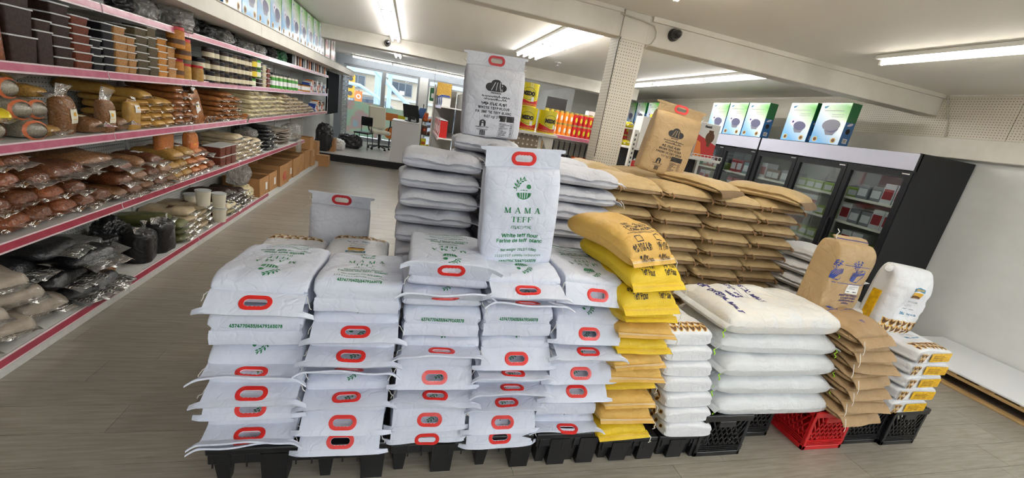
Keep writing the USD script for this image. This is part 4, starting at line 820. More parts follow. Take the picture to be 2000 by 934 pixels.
# ================================================================== LEFT WALL SHELVING
pm('shelf_white', srgb(214, 214, 210), .35, tex=(30, srgb(206, 206, 202), 3)); pm('rail_pink', srgb(192, 104, 128), .25, coat=.6, tex=(14, srgb(182, 88, 114), 4), bump=(30, .0006, 3)); pm('rail_red', srgb(164, 44, 70), .28, coat=.6, tex=(14, srgb(152, 34, 60), 4), bump=(30, .0006, 3)); pm('rail_lip', srgb(222, 200, 204), .25, coat=.5); pm('gap_dark', srgb(40, 40, 42), .7)  # the paler pink is the red strip with lamp glare in its colour
SX = -1.80; BAY = .99; Y0 = 1.17
SH = [.605, 1.058, 1.425, 1.798]     # lower edges of the price rails
def bay_y(i): return Y0 + BAY * i
for i in range(9):
    a, b = bay_y(i), bay_y(i + 1)
    t = thing('shelving_bay', f'white shelving bay with pink price rails, {NTH[i]} from the near end', 'shelving', T(0, 0, 0))
    P(t, 'base_kick', rbx(SX - .012, SX, a + .002, b - .002, 0, .058 if i < 5 else .095, .002), 'shelf_white'); P(t, 'base_deck', bx(-2.28, SX - .012, a + .001, b - .001, .075, .098), 'shelf_white')
    for z0, z1 in ((.098, .36), (.365, .65), (.655, .88), (.885, 1.10), (1.105, 1.46), (1.465, 1.83), (1.835, 1.985)): P(t, 'back_panel', bx(-2.31, -2.285, a + .016, b - .016, z0, z1), 'peg_shelf')
    P(t, 'upright', rbx(-2.315, -2.265, b - .015, b + .015, 0, 1.99, .003), 'shelf_white')
    rails = ([.052] if i < 5 else []) + ([SH[0]] if i < 7 else []) + SH[1:]
    for z in rails:
        if z > .1: P(t, 'shelf_board', rbx(-2.28, SX, a + .001, b - .001, z + .016, z + .046, .003), 'shelf_white')
        P(t, 'price_rail', mv(rbx(-.004, .004, a + .004, b - .004, 0, .052, .0015), T(SX + .008, 0, z) @ RY(-8)), 'rail_lip')
        P(t, 'pink_strip', mv(bx(.0042, .0056, a + .006, b - .006, .010, .044), T(SX + .008, 0, z) @ RY(-8)), 'rail_pink' if z > 1 else 'rail_red')  # upper strips painted paler to imitate glare from the ceiling lamps
        if z > .1:
            for yy in (a + .012, b - .03): P(t, 'bracket', prism(Polygon([(-2.27, z + .016), (-1.86, z + .016), (-1.86, z), (-2.27, z - .05)]), .014) if False else mv(prism(Polygon([(.0, 0), (.42, 0), (.42, -.014), (0, -.05)]), .014), np.array([[1, 0, 0, -2.27], [0, 0, -1, yy + .014], [0, 1, 0, z + .016], [0, 0, 0, 1.0]])), 'shelf_white')
# ------------------------------------------------------------------ looks of the groceries
def food(name, c1, c2, sc=120, rough=.4, coat=.5, bump=.006, rnd=.12): raw(name, {'tc': ('texture_coordinate', {}), 'nz': ('noise_texture', {'scale': sc, 'detail': 3.0, 'roughness': .6}), 'rp': ('rgb_ramp', {'ramp': [(.35, c1), (.65, c2)]}), 'oi': ('object_info', {}), 'mr': ('map_range', {'to_min': 1 - rnd, 'to_max': 1 + rnd}), 'hv': ('hsv', {'saturation': 1.0}),
        'bn': ('noise_texture', {'scale': 28., 'detail': 4.}), 'bp': ('bump', {'strength': 1.0, 'distance': bump * .6}), 'cn': ('noise_texture', {'scale': 13., 'detail': 3., 'roughness': .5, 'distortion': 1.6, 'type': 'ridged_multifractal', 'use_normalize': True}), 'cb': ('bump', {'strength': 1.0, 'distance': bump * 3.0}),
        'p': ('principled_bsdf', {'roughness': rough + .1, 'specular_ior_level': .25, 'coat_weight': coat, 'coat_roughness': .10})},
        [('tc.object', 'nz.vector'), ('nz.fac', 'rp.fac'), ('oi.random', 'mr.value'), ('mr.result', 'hv.value'), ('rp.color', 'hv.color'), ('hv.color', 'p.base_color'), ('tc.object', 'bn.vector'), ('tc.object', 'cn.vector'), ('bn.fac', 'bp.height'), ('cn.fac', 'cb.height'), ('bp.normal', 'p.normal'), ('cb.normal', 'p.coat_normal')], 'p.BSDF')
food('seed_brown', srgb(122, 72, 40), srgb(72, 40, 22), bump=.010); food('seed_tan', srgb(146, 104, 66), srgb(104, 70, 42), bump=.010); food('seed_red', srgb(150, 84, 44), srgb(104, 54, 28), bump=.010); food('seed_gold', srgb(186, 146, 76), srgb(140, 104, 50))
food('seed_orange', srgb(196, 122, 64), srgb(164, 96, 46)); food('flour_beige', srgb(196, 178, 148), srgb(180, 160, 128), 20, bump=.006); food('flour_grey', srgb(164, 152, 138), srgb(148, 136, 122), 20, bump=.007); food('flour_cream', srgb(206, 194, 158), srgb(188, 172, 132), 20, bump=.006)
food('spice_yellow', srgb(190, 150, 76), srgb(172, 128, 56), 30, bump=.006); food('spice_rust', srgb(160, 102, 50), srgb(124, 74, 36), 30, bump=.008); food('spice_dark', srgb(62, 42, 34), srgb(40, 27, 22), 60, coat=.12, bump=.001); food('spice_redbrown', srgb(116, 58, 40), srgb(90, 44, 30), 60, coat=.15, bump=.001); food('spice_black', srgb(24, 23, 28), srgb(15, 14, 18), 60, coat=.12, bump=.001)
food('spice_tan', srgb(178, 132, 82), srgb(156, 110, 64), 60, coat=.15, bump=.001); food('spice_olive', srgb(94, 82, 58), srgb(72, 62, 44), 90, coat=.15, bump=.001); food('spice_amber', srgb(194, 132, 56), srgb(172, 110, 42), 60, coat=.15, bump=.001); food('coffee_black', srgb(26, 23, 24), srgb(16, 14, 15), 50, coat=.5, bump=.007); food('olive_green', srgb(98, 100, 56), srgb(80, 82, 44), 20, bump=.005); food('rice_grey', srgb(160, 152, 136), srgb(120, 112, 98), 160)
pm('lid_clear', srgb(206, 208, 206), .25, coat=.3); pm('lid_black', srgb(24, 24, 26), .4); pm('lid_red', srgb(190, 30, 36), .35); pm('label_cream', srgb(232, 226, 206), .5); pm('label_white', srgb(236, 236, 234), .5); pm('label_orange', srgb(206, 112, 70), .4); pm('label_yellow', srgb(222, 196, 40), .35, coat=.4)
pm('label_kraft', srgb(206, 196, 168), .5); pm('tub_white', srgb(226, 220, 200), .35, coat=.2); pm('bottle_green', srgb(70, 150, 50), .25, coat=.5); pm('bottle_dark', srgb(28, 30, 34), .25, coat=.5); pm('foil_orange', srgb(196, 96, 32), .22, metal=.3, coat=.4, bump=(35, .006, 4)); pm('foil_gold', srgb(206, 164, 74), .2, metal=.5, bump=(35, .006, 4))
pm('black_bag', srgb(24, 24, 27), .3, coat=.5, bump=(22, .012, 5), coat_rough=.15); pm('grey_bag', srgb(120, 118, 114), .35, coat=.3, bump=(22, .012, 5)); pm('green_leafy', srgb(30, 110, 60), .45, tex=(30, srgb(16, 66, 34), 3), bump=(40, .01, 3)); pm('card', srgb(178, 132, 84), .7, tex=(4, srgb(164, 120, 74), 4), bump=(90, .0006, 2)); pm('card_inside', srgb(138, 100, 62), .8); pm('tape_clear', srgb(206, 180, 140), .3)
film('film_clear', gloss=.14); film('film_amber', (.90, .72, .50), .12, haze=.42, hazecol=(.42, .25, .12)); film('film_grey', (.72, .72, .72), .35, haze=.25, hazecol=(.4, .4, .4)); film('film_foggy', (.92, .92, .90), .16, haze=.2, hazecol=(.66, .64, .6))
SHT = {'b': .098, 's2': SH[0] + .046, 's3': SH[1] + .046, 's4': SH[2] + .046, 's5': SH[3] + .046}
def at(y, shelf, z=0.0, dep=.02, rz=0.0): return T(SX - dep, y, SHT[shelf] + z) @ RZ(90 + rz)      # local: x along the shelf away, y into the shelf
rs = random.Random(77)
# ---- builders: local x = width, y = depth (front at 0), z up
def tub(w, d, h, look, r=.012):
    def b(M, lab, g):
        t = thing('food_tub', lab, 'plastic tub', M, g); e = .92
        def ring(k, z): a, c = w * k / 2, d * k / 2; return sbox(-a + .01, -c + .01, a - .01, c - .01).buffer(.01, quad_segs=2)
        lo = np.array(ring(e, 0).exterior.coords)[:-1]; hi = np.array(ring(1, 0).exterior.coords)[:-1]; n = len(lo)
        v = np.vstack([np.c_[lo, np.full(n, .0)], np.c_[hi, np.full(n, h - .006)], [[0, 0, 0], [0, 0, h - .006]]]); v[:, 1] += d / 2
        f = [[i, (i + 1) % n, n + (i + 1) % n] for i in range(n)] + [[i, n + (i + 1) % n, n + i] for i in range(n)] + [[2 * n, (i + 1) % n, i] for i in range(n)] + [[2 * n + 1, n + i, n + (i + 1) % n] for i in range(n)]
        P(t, 'body', (v, np.array(f)), look, 30)
        P(t, 'lid', mv(prism(sbox(-w / 2 + .005, -d / 2 + .005, w / 2 - .005, d / 2 - .005).buffer(.009, quad_segs=2), .007), T(0, d / 2, h - .007)), 'lid_clear')
        return t
    return b
def jar(r, h, look, lid, lab_look=None, band=(.2, .7)):
    def b(M, lab, g):
        t = thing('jar', lab, 'jar', M @ T(0, r, 0), g)
        P(t, 'body', lathe([(1e-4, 0), (r * .94, 0), (r, .006), (r, h * .80), (r * .86, h * .86), (r * .86, h * .88), (1e-4, h * .88)], 18), look, 40)
        P(t, 'lid', lathe([(1e-4, h * .85), (r * .97, h * .85), (r * .97, h * .985), (r * .9, h), (1e-4, h)], 18), lid, 40)
        if lab_look: P(t, 'label_band', lathe([(r * 1.012, h * band[0]), (r * 1.012, h * band[1])], 18), lab_look, True)
        return t
    return b
def bag(W, L, H, look, fl='film_clear', name='food_bag', cat_='bag', front=.045, sticker=None, seed=0, a=(0, 25), round_=True, back=False, orange=False):
    """a filled clear bag lying with its twisted or crimped end to the front"""
    def b(M, lab, g):
        s = Sack(W, L, H, seed, mouth=.12, base=.2, side=.08 if round_ else .3, taper=H * 1.1, tb=H, gus=0, wrinkle=.009, lump=.028, nx=10, ny=12, corner=.12)
        t = thing(name, lab, cat_, M, g); P(t, 'contents', s.body(), look, 50)
        if front: P(t, 'crimped_end', s.sheet(sbox(-W * .42, -.02, W * .42, front), .0015, a[0], a[1], front, wave=.012, seed=seed, size=.03, k=40), fl, 40)
        if sticker and sticker[0] == 'round':
            cy = L - sticker[3]; R = sticker[1]; P(t, 'round_label', s.lay(ell(0, cy, R, R, 0, 20), .004, .03), 'print_brown'); P(t, 'lace_print', s.lay(unary_union([ell(R * .62 * math.cos(k * PI / 5), cy + R * .62 * math.sin(k * PI / 5), R * .26, R * .26, 0, 8) for k in range(10)] + [ell(0, cy, R * .6, R * .6, 0, 16)]).difference(ell(0, cy, R * .2, R * .2, 0, 8)), .006, .03), 'label_cream')
        elif sticker:
            lk, sw, sl, sy = sticker; P(t, 'label_sticker', s.lay(sbox(-sw / 2, L - sy - sl, sw / 2, L - sy), .003, .03), lk)
            if lk in ('label_white', 'label_cream'): P(t, 'label_print', s.lay(G(ell(0, L - sy - sl * .35, sw * .25, sl * .18), *[sbox(-sw * .36, L - sy - sl * (.62 + .12 * k), sw * (.2 + .07 * k), L - sy - sl * (.62 + .12 * k) + sl * .05) for k in range(3)]), .0042, .03), 'print_brown', kind='stuff')
        if orange:
            ang = np.linspace(0, 2 * PI, 13)[:-1]; P(t, 'orange_end_print', s.fin(np.vstack([np.c_[np.cos(ang) * W * .50, np.full(12, -.004), s.zm + np.sin(ang) * H * .50], np.c_[np.cos(ang) * W * .33, np.full(12, -.010), s.zm + np.sin(ang) * H * .32]])) if False else (np.vstack([np.c_[np.cos(ang) * W * .50, np.full(12, .012), s.zm * .95 + np.sin(ang) * H * .48], np.c_[np.cos(ang) * W * .41, np.full(12, .002), s.zm * .95 + np.sin(ang) * H * .39]]), np.array([[i, (i + 1) % 12, 12 + (i + 1) % 12] for i in range(12)] + [[i, 12 + (i + 1) % 12, 12 + i] for i in range(12)])), 'label_orange', 40)
        return t
    return b
def upbag(W, h, D, look, fl='film_clear', seed=0, top=.07, sticker=('label_cream', .5, .38, .3), name='food_bag'):
    """a filled bag standing upright, its loose film top above"""
    def b(M, lab, g):
        s = Sack(W, h, D, seed, mouth=.3, base=.8, side=.3, taper=.06, tb=.02, gus=0, wrinkle=.010, lump=.02, nx=10, ny=14, corner=.05)
        t = thing(name, lab, 'bag', M @ T(0, D / 2, 0) @ RX(3) @ T(0, D / 2, h) @ UP, g); P(t, 'contents', s.body(), look, 50)
        P(t, 'film_top', s.sheet(sbox(-W * .46, -.03, W * .46, top), .0015, -3, -18, top, wave=.02, seed=seed, size=.03, k=34), fl, 40)
        if sticker:
            lk, sw, sl, sy = sticker; P(t, 'label_sticker', s.lay(sbox(-W * sw / 2, h * (1 - sy - sl), W * sw / 2, h * (1 - sy)), .003, .03), lk); P(t, 'label_print', s.lay(G(ell(0, h * (1 - sy - sl * .35), W * sw * .2, h * sl * .16), sbox(-W * sw * .35, h * (1 - sy - sl * .7), W * sw * .35, h * (1 - sy - sl * .66))), .0045, .03), 'print_gold', kind='stuff')
        return t
    return b
def crumple(M, lab, look, w, d, h, seed, name='plastic_bag', fl=None, cat_='bag', neck=False):
    """a loose crumpled plastic bag"""
    m = trimesh.creation.icosphere(4, 1.0); v = np.asarray(m.vertices).copy(); q = v * 1.7 + seed * 3.7
    n = meshkit.fbm(q, 4, seed); rdg = 1 - np.abs(2 * meshkit.noise(q * 2.6, seed + 5) - 1); v = np.sign(v) * np.abs(v) ** .75
    v *= (.68 + .45 * n + .22 * (rdg - .5))[:, None]; v = v * [w / 2, d / 2, h / 2]; v[:, 2] = np.maximum(v[:, 2], -h * .38); v += [0, d / 2, -v[:, 2].min()]
    t = thing(name, lab, cat_, M); P(t, 'body', (v, np.asarray(m.faces)), look, 50)
    if fl:
        r = random.Random(seed); a = np.linspace(0, 1, 9); xs, ys = np.meshgrid(a, np.linspace(0, 1, 6)); z = h * .5 + h * .55 * ys + .03 * np.sin(xs * 17 + seed) * ys; X = (xs - .5) * w * (.75 + .3 * ys); Y = d * .25 - .10 * ys + .035 * np.cos(xs * 23 + seed) * (.3 + ys)
        vv = np.stack([X, Y, z], -1).reshape(-1, 3); f = [[j * 9 + i, j * 9 + i + 1, (j + 1) * 9 + i + 1] for j in range(5) for i in range(8)] + [[j * 9 + i, (j + 1) * 9 + i + 1, (j + 1) * 9 + i] for j in range(5) for i in range(8)]; P(t, 'loose_film', (vv, np.array(f)), fl, 35)
    return t
def put(key, build, y, shelf, z, dep, rz, label, group=None): return MK.put(key, build, at(y, shelf, z, dep, rz), label, group)
# ================================================================== upper middle shelf: tubs and jars (s4)
def tower(key, w, d, h, look, y, n, desc, dep=.01, jit=.004):
    for i in range(n): put(key, tub(w, d, h, look), y + rs.uniform(-jit, jit), 's4', i * (h + .0005), dep, rs.uniform(-1.5, 1.5), f'{desc}, {level(i, n)} of its stack' if n > 1 else f'clear-lidded {desc}')
tower('tub_big', .155, .20, .125, 'spice_dark', 2.615, 3, 'large square dark spice tub at the left edge')
tower('tub_tall', .10, .16, .165, 'spice_dark', 2.745, 1, 'tall narrow tub of dark spice'); put('tub_sm', tub(.10, .16, .05, 'spice_dark'), 2.745, 's4', .166, .01, 0, 'small dark tub on top of the tall narrow tub')
tower('tub_a', .125, .17, .052, 'spice_dark', 2.865, 6, 'flat tub of dark brown spice'); tower('tub_b', .13, .17, .046, 'spice_redbrown', 3.005, 6, 'flat tub of red-brown spice')
tower('tub_c', .09, .15, .043, 'spice_black', 3.11, 4, 'flat tub of black seed in the short stack'); tower('tub_d', .10, .17, .046, 'spice_black', 3.215, 6, 'flat tub of black seed in the taller stack')
tower('tub_e', .115, .16, .046, 'spice_tan', 3.335, 6, 'flat tub of tan spice in the taller stack'); tower('tub_f', .085, .15, .046, 'spice_tan', 3.44, 5, 'flat light tan spice tub in the short stack'); tower('tub_g', .13, .16, .05, 'spice_olive', 3.555, 6, 'flat tub of dark olive herbs')
tower('tub_h', .11, .15, .065, 'spice_olive', 3.68, 5, 'deeper tub of olive herbs'); tower('tub_i', .12, .15, .045, 'spice_amber', 3.80, 6, 'flat tub of amber spice'); tower('tub_j', .11, .15, .075, 'spice_tan', 3.925, 3, 'deep tub of pale brown spice')
put('jar_bottle', jar(.04, .23, 'seed_red', 'lid_clear'), 2.49, 's4', 0, .01, 0, 'clear bottle of red-brown spice at the left edge of the upper shelf')
red = jar(.058, .155, 'spice_amber', 'lid_red', 'print_brown', (.2, .42)); redsm = jar(.045, .125, 'spice_yellow', 'lid_red')
for k, (y, z) in enumerate(((4.075, 0), (4.075, .156), (3.985, .226 + .002))): put('jar_red', red, y, 's4', z, .01, 20 * k, ('large red-lidded jar standing on the shelf', 'large red-lidded jar on top of another jar', 'large red-lidded jar on the pale brown tubs')[k])
for k, y in enumerate((4.20, 4.305)): put('jar_redsm', redsm, y, 's4', 0, .01, 0, ('nearer small yellow jar with red lid', 'farther small yellow jar with red lid')[k])
blk = [jar(.048, .098, lk, 'lid_black', 'label_kraft', (.18, .60)) for lk in ('spice_dark', 'spice_black', 'spice_olive')]
for c in range(11):
    n = 3 if c not in (0, 3) else 2
    for i in range(n):
        v = (c + i) % 3; put(f'jar_blk{v}', blk[v], 4.42 + c * .104, 's4', i * .0985, .012, rs.uniform(-30, 30), f'black-lidded spice jar, {level(i, n)} in the {NTH[c]} column of jars')
for c in range(3):
    for i in range(2): put(f'jar_blk{c}', blk[c], 4.45 + c * .12, 's4', i * .0985, .13, 0, f'black-lidded spice jar behind the front row, {("lower", "upper")[i]} one behind the {NTH[c]} column')
jl = [jar(.055, .105, 'spice_olive', 'lid_black', 'label_yellow', (.05, .6)), jar(.055, .105, 'bottle_green', 'lid_black', 'label_cream', (.1, .6))]
for c in range(2):
    for i in range(3): put(f'jar_l{c}', jl[c], 5.60 + c * .125, 's4', i * .1055, .012, 0, f'wide black-lidded jar, {level(i, 3)} of the {("olive", "green")[c]} jar stack')
tower('tub_k', .125, .14, .048, 'spice_dark', 5.90, 6, 'flat tub of dark spice in the far stack'); tower('tub_l', .125, .14, .044, 'flour_cream', 6.06, 6, 'flat tub of cream flour'); tower('tub_m', .11, .14, .06, 'spice_redbrown', 6.22, 4, 'red-brown spice tub in the far stack')
bot = jar(.034, .17, 'bottle_green', 'tub_white', 'label_white', (.25, .6)); botd = jar(.036, .20, 'bottle_dark', 'lid_black')
for c in range(12): put('bottle_g', bot, 6.46 + c * .10 + (.03 if c > 5 else 0), 's4', 0, .012 + .02 * (c % 2), 0, f'green bottle with white label, {NTH[c]} along the upper shelf')
for c in range(8): put('bottle_d', botd, 6.62 + c * .115, 's4', 0, .12, 0, f'dark bottle behind the green bottles, {NTH[c]} along')
sp = jar(.036, .12, 'spice_amber', 'lid_black', 'label_white'); 
for c in range(6): put('jar_sp', sp, 7.80 + c * .11, 's4', 0, .012, 0, f'small amber jar beyond the green bottles, {NTH[c]} along')
def pack(w, d, h, look, band=None, name='grocery_box'):
    def b(M, lab, g):
        t = thing(name, lab, 'box', M, g); P(t, 'carton', rbx(-w / 2, w / 2, 0, d, 0, h, .002), look)
        P(t, 'lid_flap', rbx(-w / 2, w / 2, .0, d, h - .012, h + .001, .001), 'label_white')
        if band: P(t, 'printed_band', bx(-w * .42, w * .42, -.0012, 0, h * .2, h * .6), band)
        return t
    return b
pm('pack_blue', srgb(40, 70, 150), .35, coat=.3); pm('pack_orange', srgb(216, 120, 40), .35, coat=.3); pm('pack_black', srgb(30, 28, 30), .35, coat=.3); pm('pack_brown', srgb(92, 56, 36), .35, coat=.3); pm('pack_red', srgb(190, 36, 36), .3, coat=.4); pm('pack_white', srgb(224, 222, 218), .35, coat=.3)
cc = ['pack_blue', 'pack_white', 'pack_orange', 'pack_black', 'pack_brown', 'pack_white', 'pack_orange', 'pack_brown', 'pack_white', 'pack_black']
for c in range(12): put(f'pk{c % 10}', pack(.10, .12, .16 + .03 * (c % 3), cc[c % 10], 'label_white' if cc[c % 10] != 'pack_white' else 'pack_red'), 8.48 + c * .13, 's4', 0, .012, 0, f'{cc[c % 10][5:]} grocery box near the far end of the upper shelf, {NTH[c]} along')
# ================================================================== middle shelf (s3)
ob = bag(.125, .34, .105, 'rice_grey', front=0, orange=True, seed=1)
for k, (y, z, dep) in enumerate(((2.63, .0, .02), (2.58, .10, .03), (2.72, .095, .06), (2.54, .20, .035), (2.43, .01, .03))): put('rice_or', ob, y, 's3', z, dep, -12 + 4 * k, f'grey grain bag with orange-edged end, {("front lowest", "middle", "right hand", "topmost", "leftmost")[k]} of the orange-ended bags')
yb = bag(.15, .32, .07, 'label_yellow', 'film_clear', seed=2, round_=False)
for k, (y, z, dep, rz) in enumerate(((2.42, .085, .03, -30), (2.36, .30, .10, 0), (2.45, .30, .14, 20))): put('yel_pk', yb, y, 's3', z, dep, rz, f'shiny yellow packet among the orange-ended bags, {("lowest", "upper left", "upper right")[k]} one')
nb = bag(.12, .28, .075, 'seed_gold', seed=3)
for k, (y, z, dep) in enumerate(((2.76, .0, .03), (2.80, .19, .09), (2.70, .27, .14))): put('nut_bag', nb, y, 's3', z, dep, 10, f'clear bag of pale nuts beside the orange-ended bags, {("lowest", "middle", "upper")[k]} one')
cb = upbag(.12, .21, .085, 'seed_tan', seed=4)
for k, (y, dep) in enumerate(((2.92, .06), (3.06, .02), (3.17, .015), (3.30, .02))): put('stand_bag' if k != 2 else 'stand_bag2', cb if k != 2 else upbag(.10, .20, .07, 'seed_tan', seed=5), y, 's3', 0, dep, (8, -4, 0, 3)[k], f'clear standing bag of grain with pale label, {NTH[k]} from the left')
put('ybag_lean', upbag(.15, .19, .06, 'spice_yellow', 'film_amber', seed=6, top=.02, sticker=('label_white', .45, .25, .12)), 3.45, 's3', 0, .03, 6, 'leaning yellow flour bag left of the yellow stacks')
def flatstack(key, mk, y0, dy, ncol, nrow, h, desc, shelf='s3', dep=.02, rz=0, var=2, dd=0.0, nrows=None, group=None):
    for c in range(ncol):
        n = nrow if nrows is None else nrows[c]
        for i in range(n):
            v = (c + i) % var; put(f'{key}{v}', mk(v), y0 + c * dy + rs.uniform(-.01, .01), shelf, i * h, dep + rs.uniform(0, .025) + dd * i, rz + rs.uniform(-5, 5), f'{desc}, {level(i, n)} in the {NTH[c]} column' if ncol > 1 else f'{desc}, {level(i, n)}')
flatstack('yf', lambda v: bag(.135, .36, .052, 'spice_yellow', 'film_amber', seed=10 + v, round_=False, front=.03), 3.60, .145, 3, 4, .05, 'yellow flour packet', nrows=(5, 4, 4))
put('ybig', bag(.20, .30, .07, 'spice_yellow', 'film_amber', seed=13, front=0), 3.52, 's3', .20, .18, 0, 'big yellow flour bag at the back of the yellow stack')
flatstack('rf', lambda v: bag(.14, .36, .055, 'spice_rust', 'film_amber', seed=20 + v, round_=False, front=.03), 4.06, .15, 2, 6, .05, 'rust brown spice packet in the nearer piles', nrows=(6, 5))
put('rust_big', bag(.30, .34, .075, 'spice_rust', 'film_amber', seed=23, front=.06), 4.02, 's3', .30, .06, 4, 'big rust brown spice bag crowning the nearer piles')
lean = upbag(.16, .30, .03, 'spice_rust', 'film_amber', seed=24, top=.03, sticker=('label_white', .4, .3, .3))
for k in range(4): MK.put('rust_lean', lean, at(4.38 + .075 * k, 's3', 0, .03) @ RY(-28), f'rust brown spice packet leaning on edge, {NTH[k]} of the leaning packets', None)
flatstack('rg', lambda v: bag(.13, .34, .05, 'spice_rust', 'film_clear' if v else 'film_amber', seed=26 + v, round_=False, front=.035), 4.80, .145, 4, 6, .046, 'rust brown spice packet in the farther piles', nrows=(5, 6, 6, 5))
MK.put('rust_lean', lean, at(5.42, 's3', 0, .01) @ RY(-24), 'rust brown spice packet leaning at the end of the rust piles', None)
flatstack('bf', lambda v: bag(.16, .36, .055, 'flour_cream', 'film_foggy', seed=30 + v, round_=False, front=.04), 5.72, .17, 8, 6, .052, 'cream flour packet in the nearer cream piles', nrows=(6, 6, 5, 6, 5, 5, 4, 5))
flatstack('bg', lambda v: bag(.16, .34, .05, 'flour_beige', 'film_foggy', seed=34 + v, round_=False, front=.04), 7.10, .17, 12, 5, .05, 'beige flour packet in the farther beige piles', nrows=(6, 5, 5, 4, 5, 4, 4, 3, 3, 2, 2, 1))
for c in range(8): put(f'pk{c % 10}', pack(.10, .12, .2, cc[c % 10]), 9.20 + c * .115, 's3', 0, .05, 0, f'tall grocery box at the far end of the middle shelf, {NTH[c]} along')
# ================================================================== lower middle shelf (s2)
sb = [bag(.16, .30, .115, 'seed_brown', 'film_amber', seed=40), bag(.17, .32, .11, 'seed_red', 'film_amber', seed=41), bag(.15, .28, .10, 'seed_brown', 'film_amber', seed=42, front=.06)]
SB = [(2.30, 0), (2.47, 0), (2.38, .10), (2.62, .0), (2.79, .0), (2.95, .0), (2.54, .10), (2.71, .095), (2.90, .09), (2.33, .20), (2.46, .205), (2.62, .19), (3.08, .0), (2.36, .30), (2.52, .30), (2.80, .18)]
for k, (y, z) in enumerate(SB):
    row = sum(z >= q for q in (.05, .15, .25)); put(f'seed{k % 3}', sb[k % 3], y, 's2', z, .03 + rs.uniform(0, .02), rs.uniform(-10, 10), f'clear bag of brown seeds, {("bottom", "second", "third", "top")[row]} layer, {NTH[sum(1 for q in SB[:k] if sum(q[1] >= w for w in (.05, .15, .25)) == row)]} of that layer at the near end')
put('bigseed', bag(.34, .40, .10, 'seed_brown', 'film_clear', seed=45, sticker=('label_white', .12, .10, .18), front=.08), 2.86, 's2', .20, .05, 8, 'big flat clear bag of dark seeds with white label'); put('bigseed2', bag(.34, .38, .09, 'seed_tan', 'film_clear', seed=46, front=.09), 3.14, 's2', .22, .10, -6, 'big flat clear bag of tan seeds behind the labelled bag')
ts = [bag(.15, .30, .085, 'seed_tan', 'film_clear', seed=47, front=.07), bag(.14, .28, .08, 'seed_brown', 'film_clear', seed=48, front=.08, sticker=('label_white', .07, .06, .1))]
k = 0
for z, ys in ((0, (3.22, 3.38, 3.54, 3.70, 3.86)), (.085, (3.28, 3.45, 3.62, 3.78)), (.165, (3.34, 3.52, 3.70))):
    for j, y in enumerate(ys): put(f'tanseed{k % 2}', ts[k % 2], y, 's2', z, .03 + .02 * (z > .1), rs.uniform(-14, 14), f'clear bag of tan seeds, {("bottom", "middle", "top")[int(z / .08)]} layer, {NTH[j]} along the lower middle shelf'); k += 1
gs = [bag(.15, .34, .085, 'seed_gold', 'film_clear', seed=50, front=.05, sticker=('label_white', .06, .10, .08)), bag(.15, .32, .08, 'seed_orange', 'film_clear', seed=51, front=.05)]
for z, ys in ((0, (3.98, 4.13, 4.28, 4.42)), (.083, (3.92, 4.06, 4.22, 4.38)), (.165, (3.98, 4.16, 4.33))):
    for j, y in enumerate(ys):
        v = int(y > 4.2); put(f'gold{v}', gs[v], y, 's2', z, .03, rs.uniform(-10, 10), f'clear bag of {("golden", "orange")[v]} lentils, {("bottom", "middle", "top")[int(z / .08)]} layer, {NTH[j]} along')
put('orange_up', upbag(.18, .17, .08, 'seed_orange', seed=52, sticker=None), 4.02, 's2', .235, .12, 0, 'upright clear bag of orange lentils on the heap'); put('orange_up2', upbag(.13, .20, .07, 'seed_orange', seed=53, sticker=('label_orange', .8, .25, .4)), 4.30, 's2', .17, .06, -10, 'upright clear bag of orange lentils with orange label')
put('redseed', bag(.16, .38, .10, 'seed_red', 'film_clear', seed=54, front=.06), 4.55, 's2', .11, .06, 14, 'long clear bag of red-brown seeds before the round tubs'); put('redseed2', bag(.15, .34, .09, 'seed_red', 'film_clear', seed=55, sticker=('label_white', .05, .14, .05)), 4.60, 's2', 0, .03, 8, 'clear bag of red-brown seeds with white label below the long bag')
tb = tub(.13, .16, .10, 'spice_redbrown')
for c in range(3):
    for i in range(2): put('tub_rb', tb, 4.80 + c * .14, 's2', i * .1005, .02, 0, f'deep tub of dark red spice, {("lower", "upper")[i]} one in the {NTH[c]} pair')
flatstack('be', lambda v: bag(.13, .36, .05, 'flour_beige', 'film_foggy', seed=60 + v, round_=False, front=.04), 5.22, .14, 6, 5, .045, 'beige flour packet on the lower middle shelf', shelf='s2', nrows=(6, 6, 5, 5, 4, 4))
crumple(at(6.05, 's2', .16, .10), 'crumpled clear bag of brown packets on the beige pile', 'film_foggy', .26, .24, .16, 61)
flatstack('blkp', lambda v: bag(.12, .36, .05, 'black_bag', 'foil_gold' if False else 'film_grey', seed=64 + v, round_=False, front=.03), 6.28, .13, 3, 6, .048, 'black bundled packet', shelf='s2', nrows=(7, 6, 4))
crumple(at(6.10, 's2', .16, .24), 'black plastic bag standing behind the black packets', 'black_bag', .28, .16, .34, 65)
for i in range(9):
    m = prism(unary_union([Point(0, 0).buffer(.17, quad_segs=8), ell(.05, .02, .16, .14)]), .008); v, f = refine(*m, .05); v = v + np.c_[np.zeros((len(v), 2)), .012 * np.sin(v[:, 0] * 14 + i) + .01 * np.cos(v[:, 1] * 17 + 2 * i)]
    solo('flatbread', mv((v * [1.45, .9, 1], f), at(7.16, 's2', .012 + i * .026, .19 - .004 * i, rs.uniform(-8, 8))), 'flour_grey', f'pale floppy flatbread bundle sheet, {level(i, 9)} of the pile', 'flatbread', 40)
crumple(at(7.72, 's2', .02, -.03), 'clear plastic bag spilling over the end of the lower middle shelf', 'film_foggy', .42, .30, .30, 67)
crumple(at(7.62, 's2', -.16, -.06), 'clear plastic bag tail hanging below the shelf end', 'film_foggy', .12, .08, .24, 68)
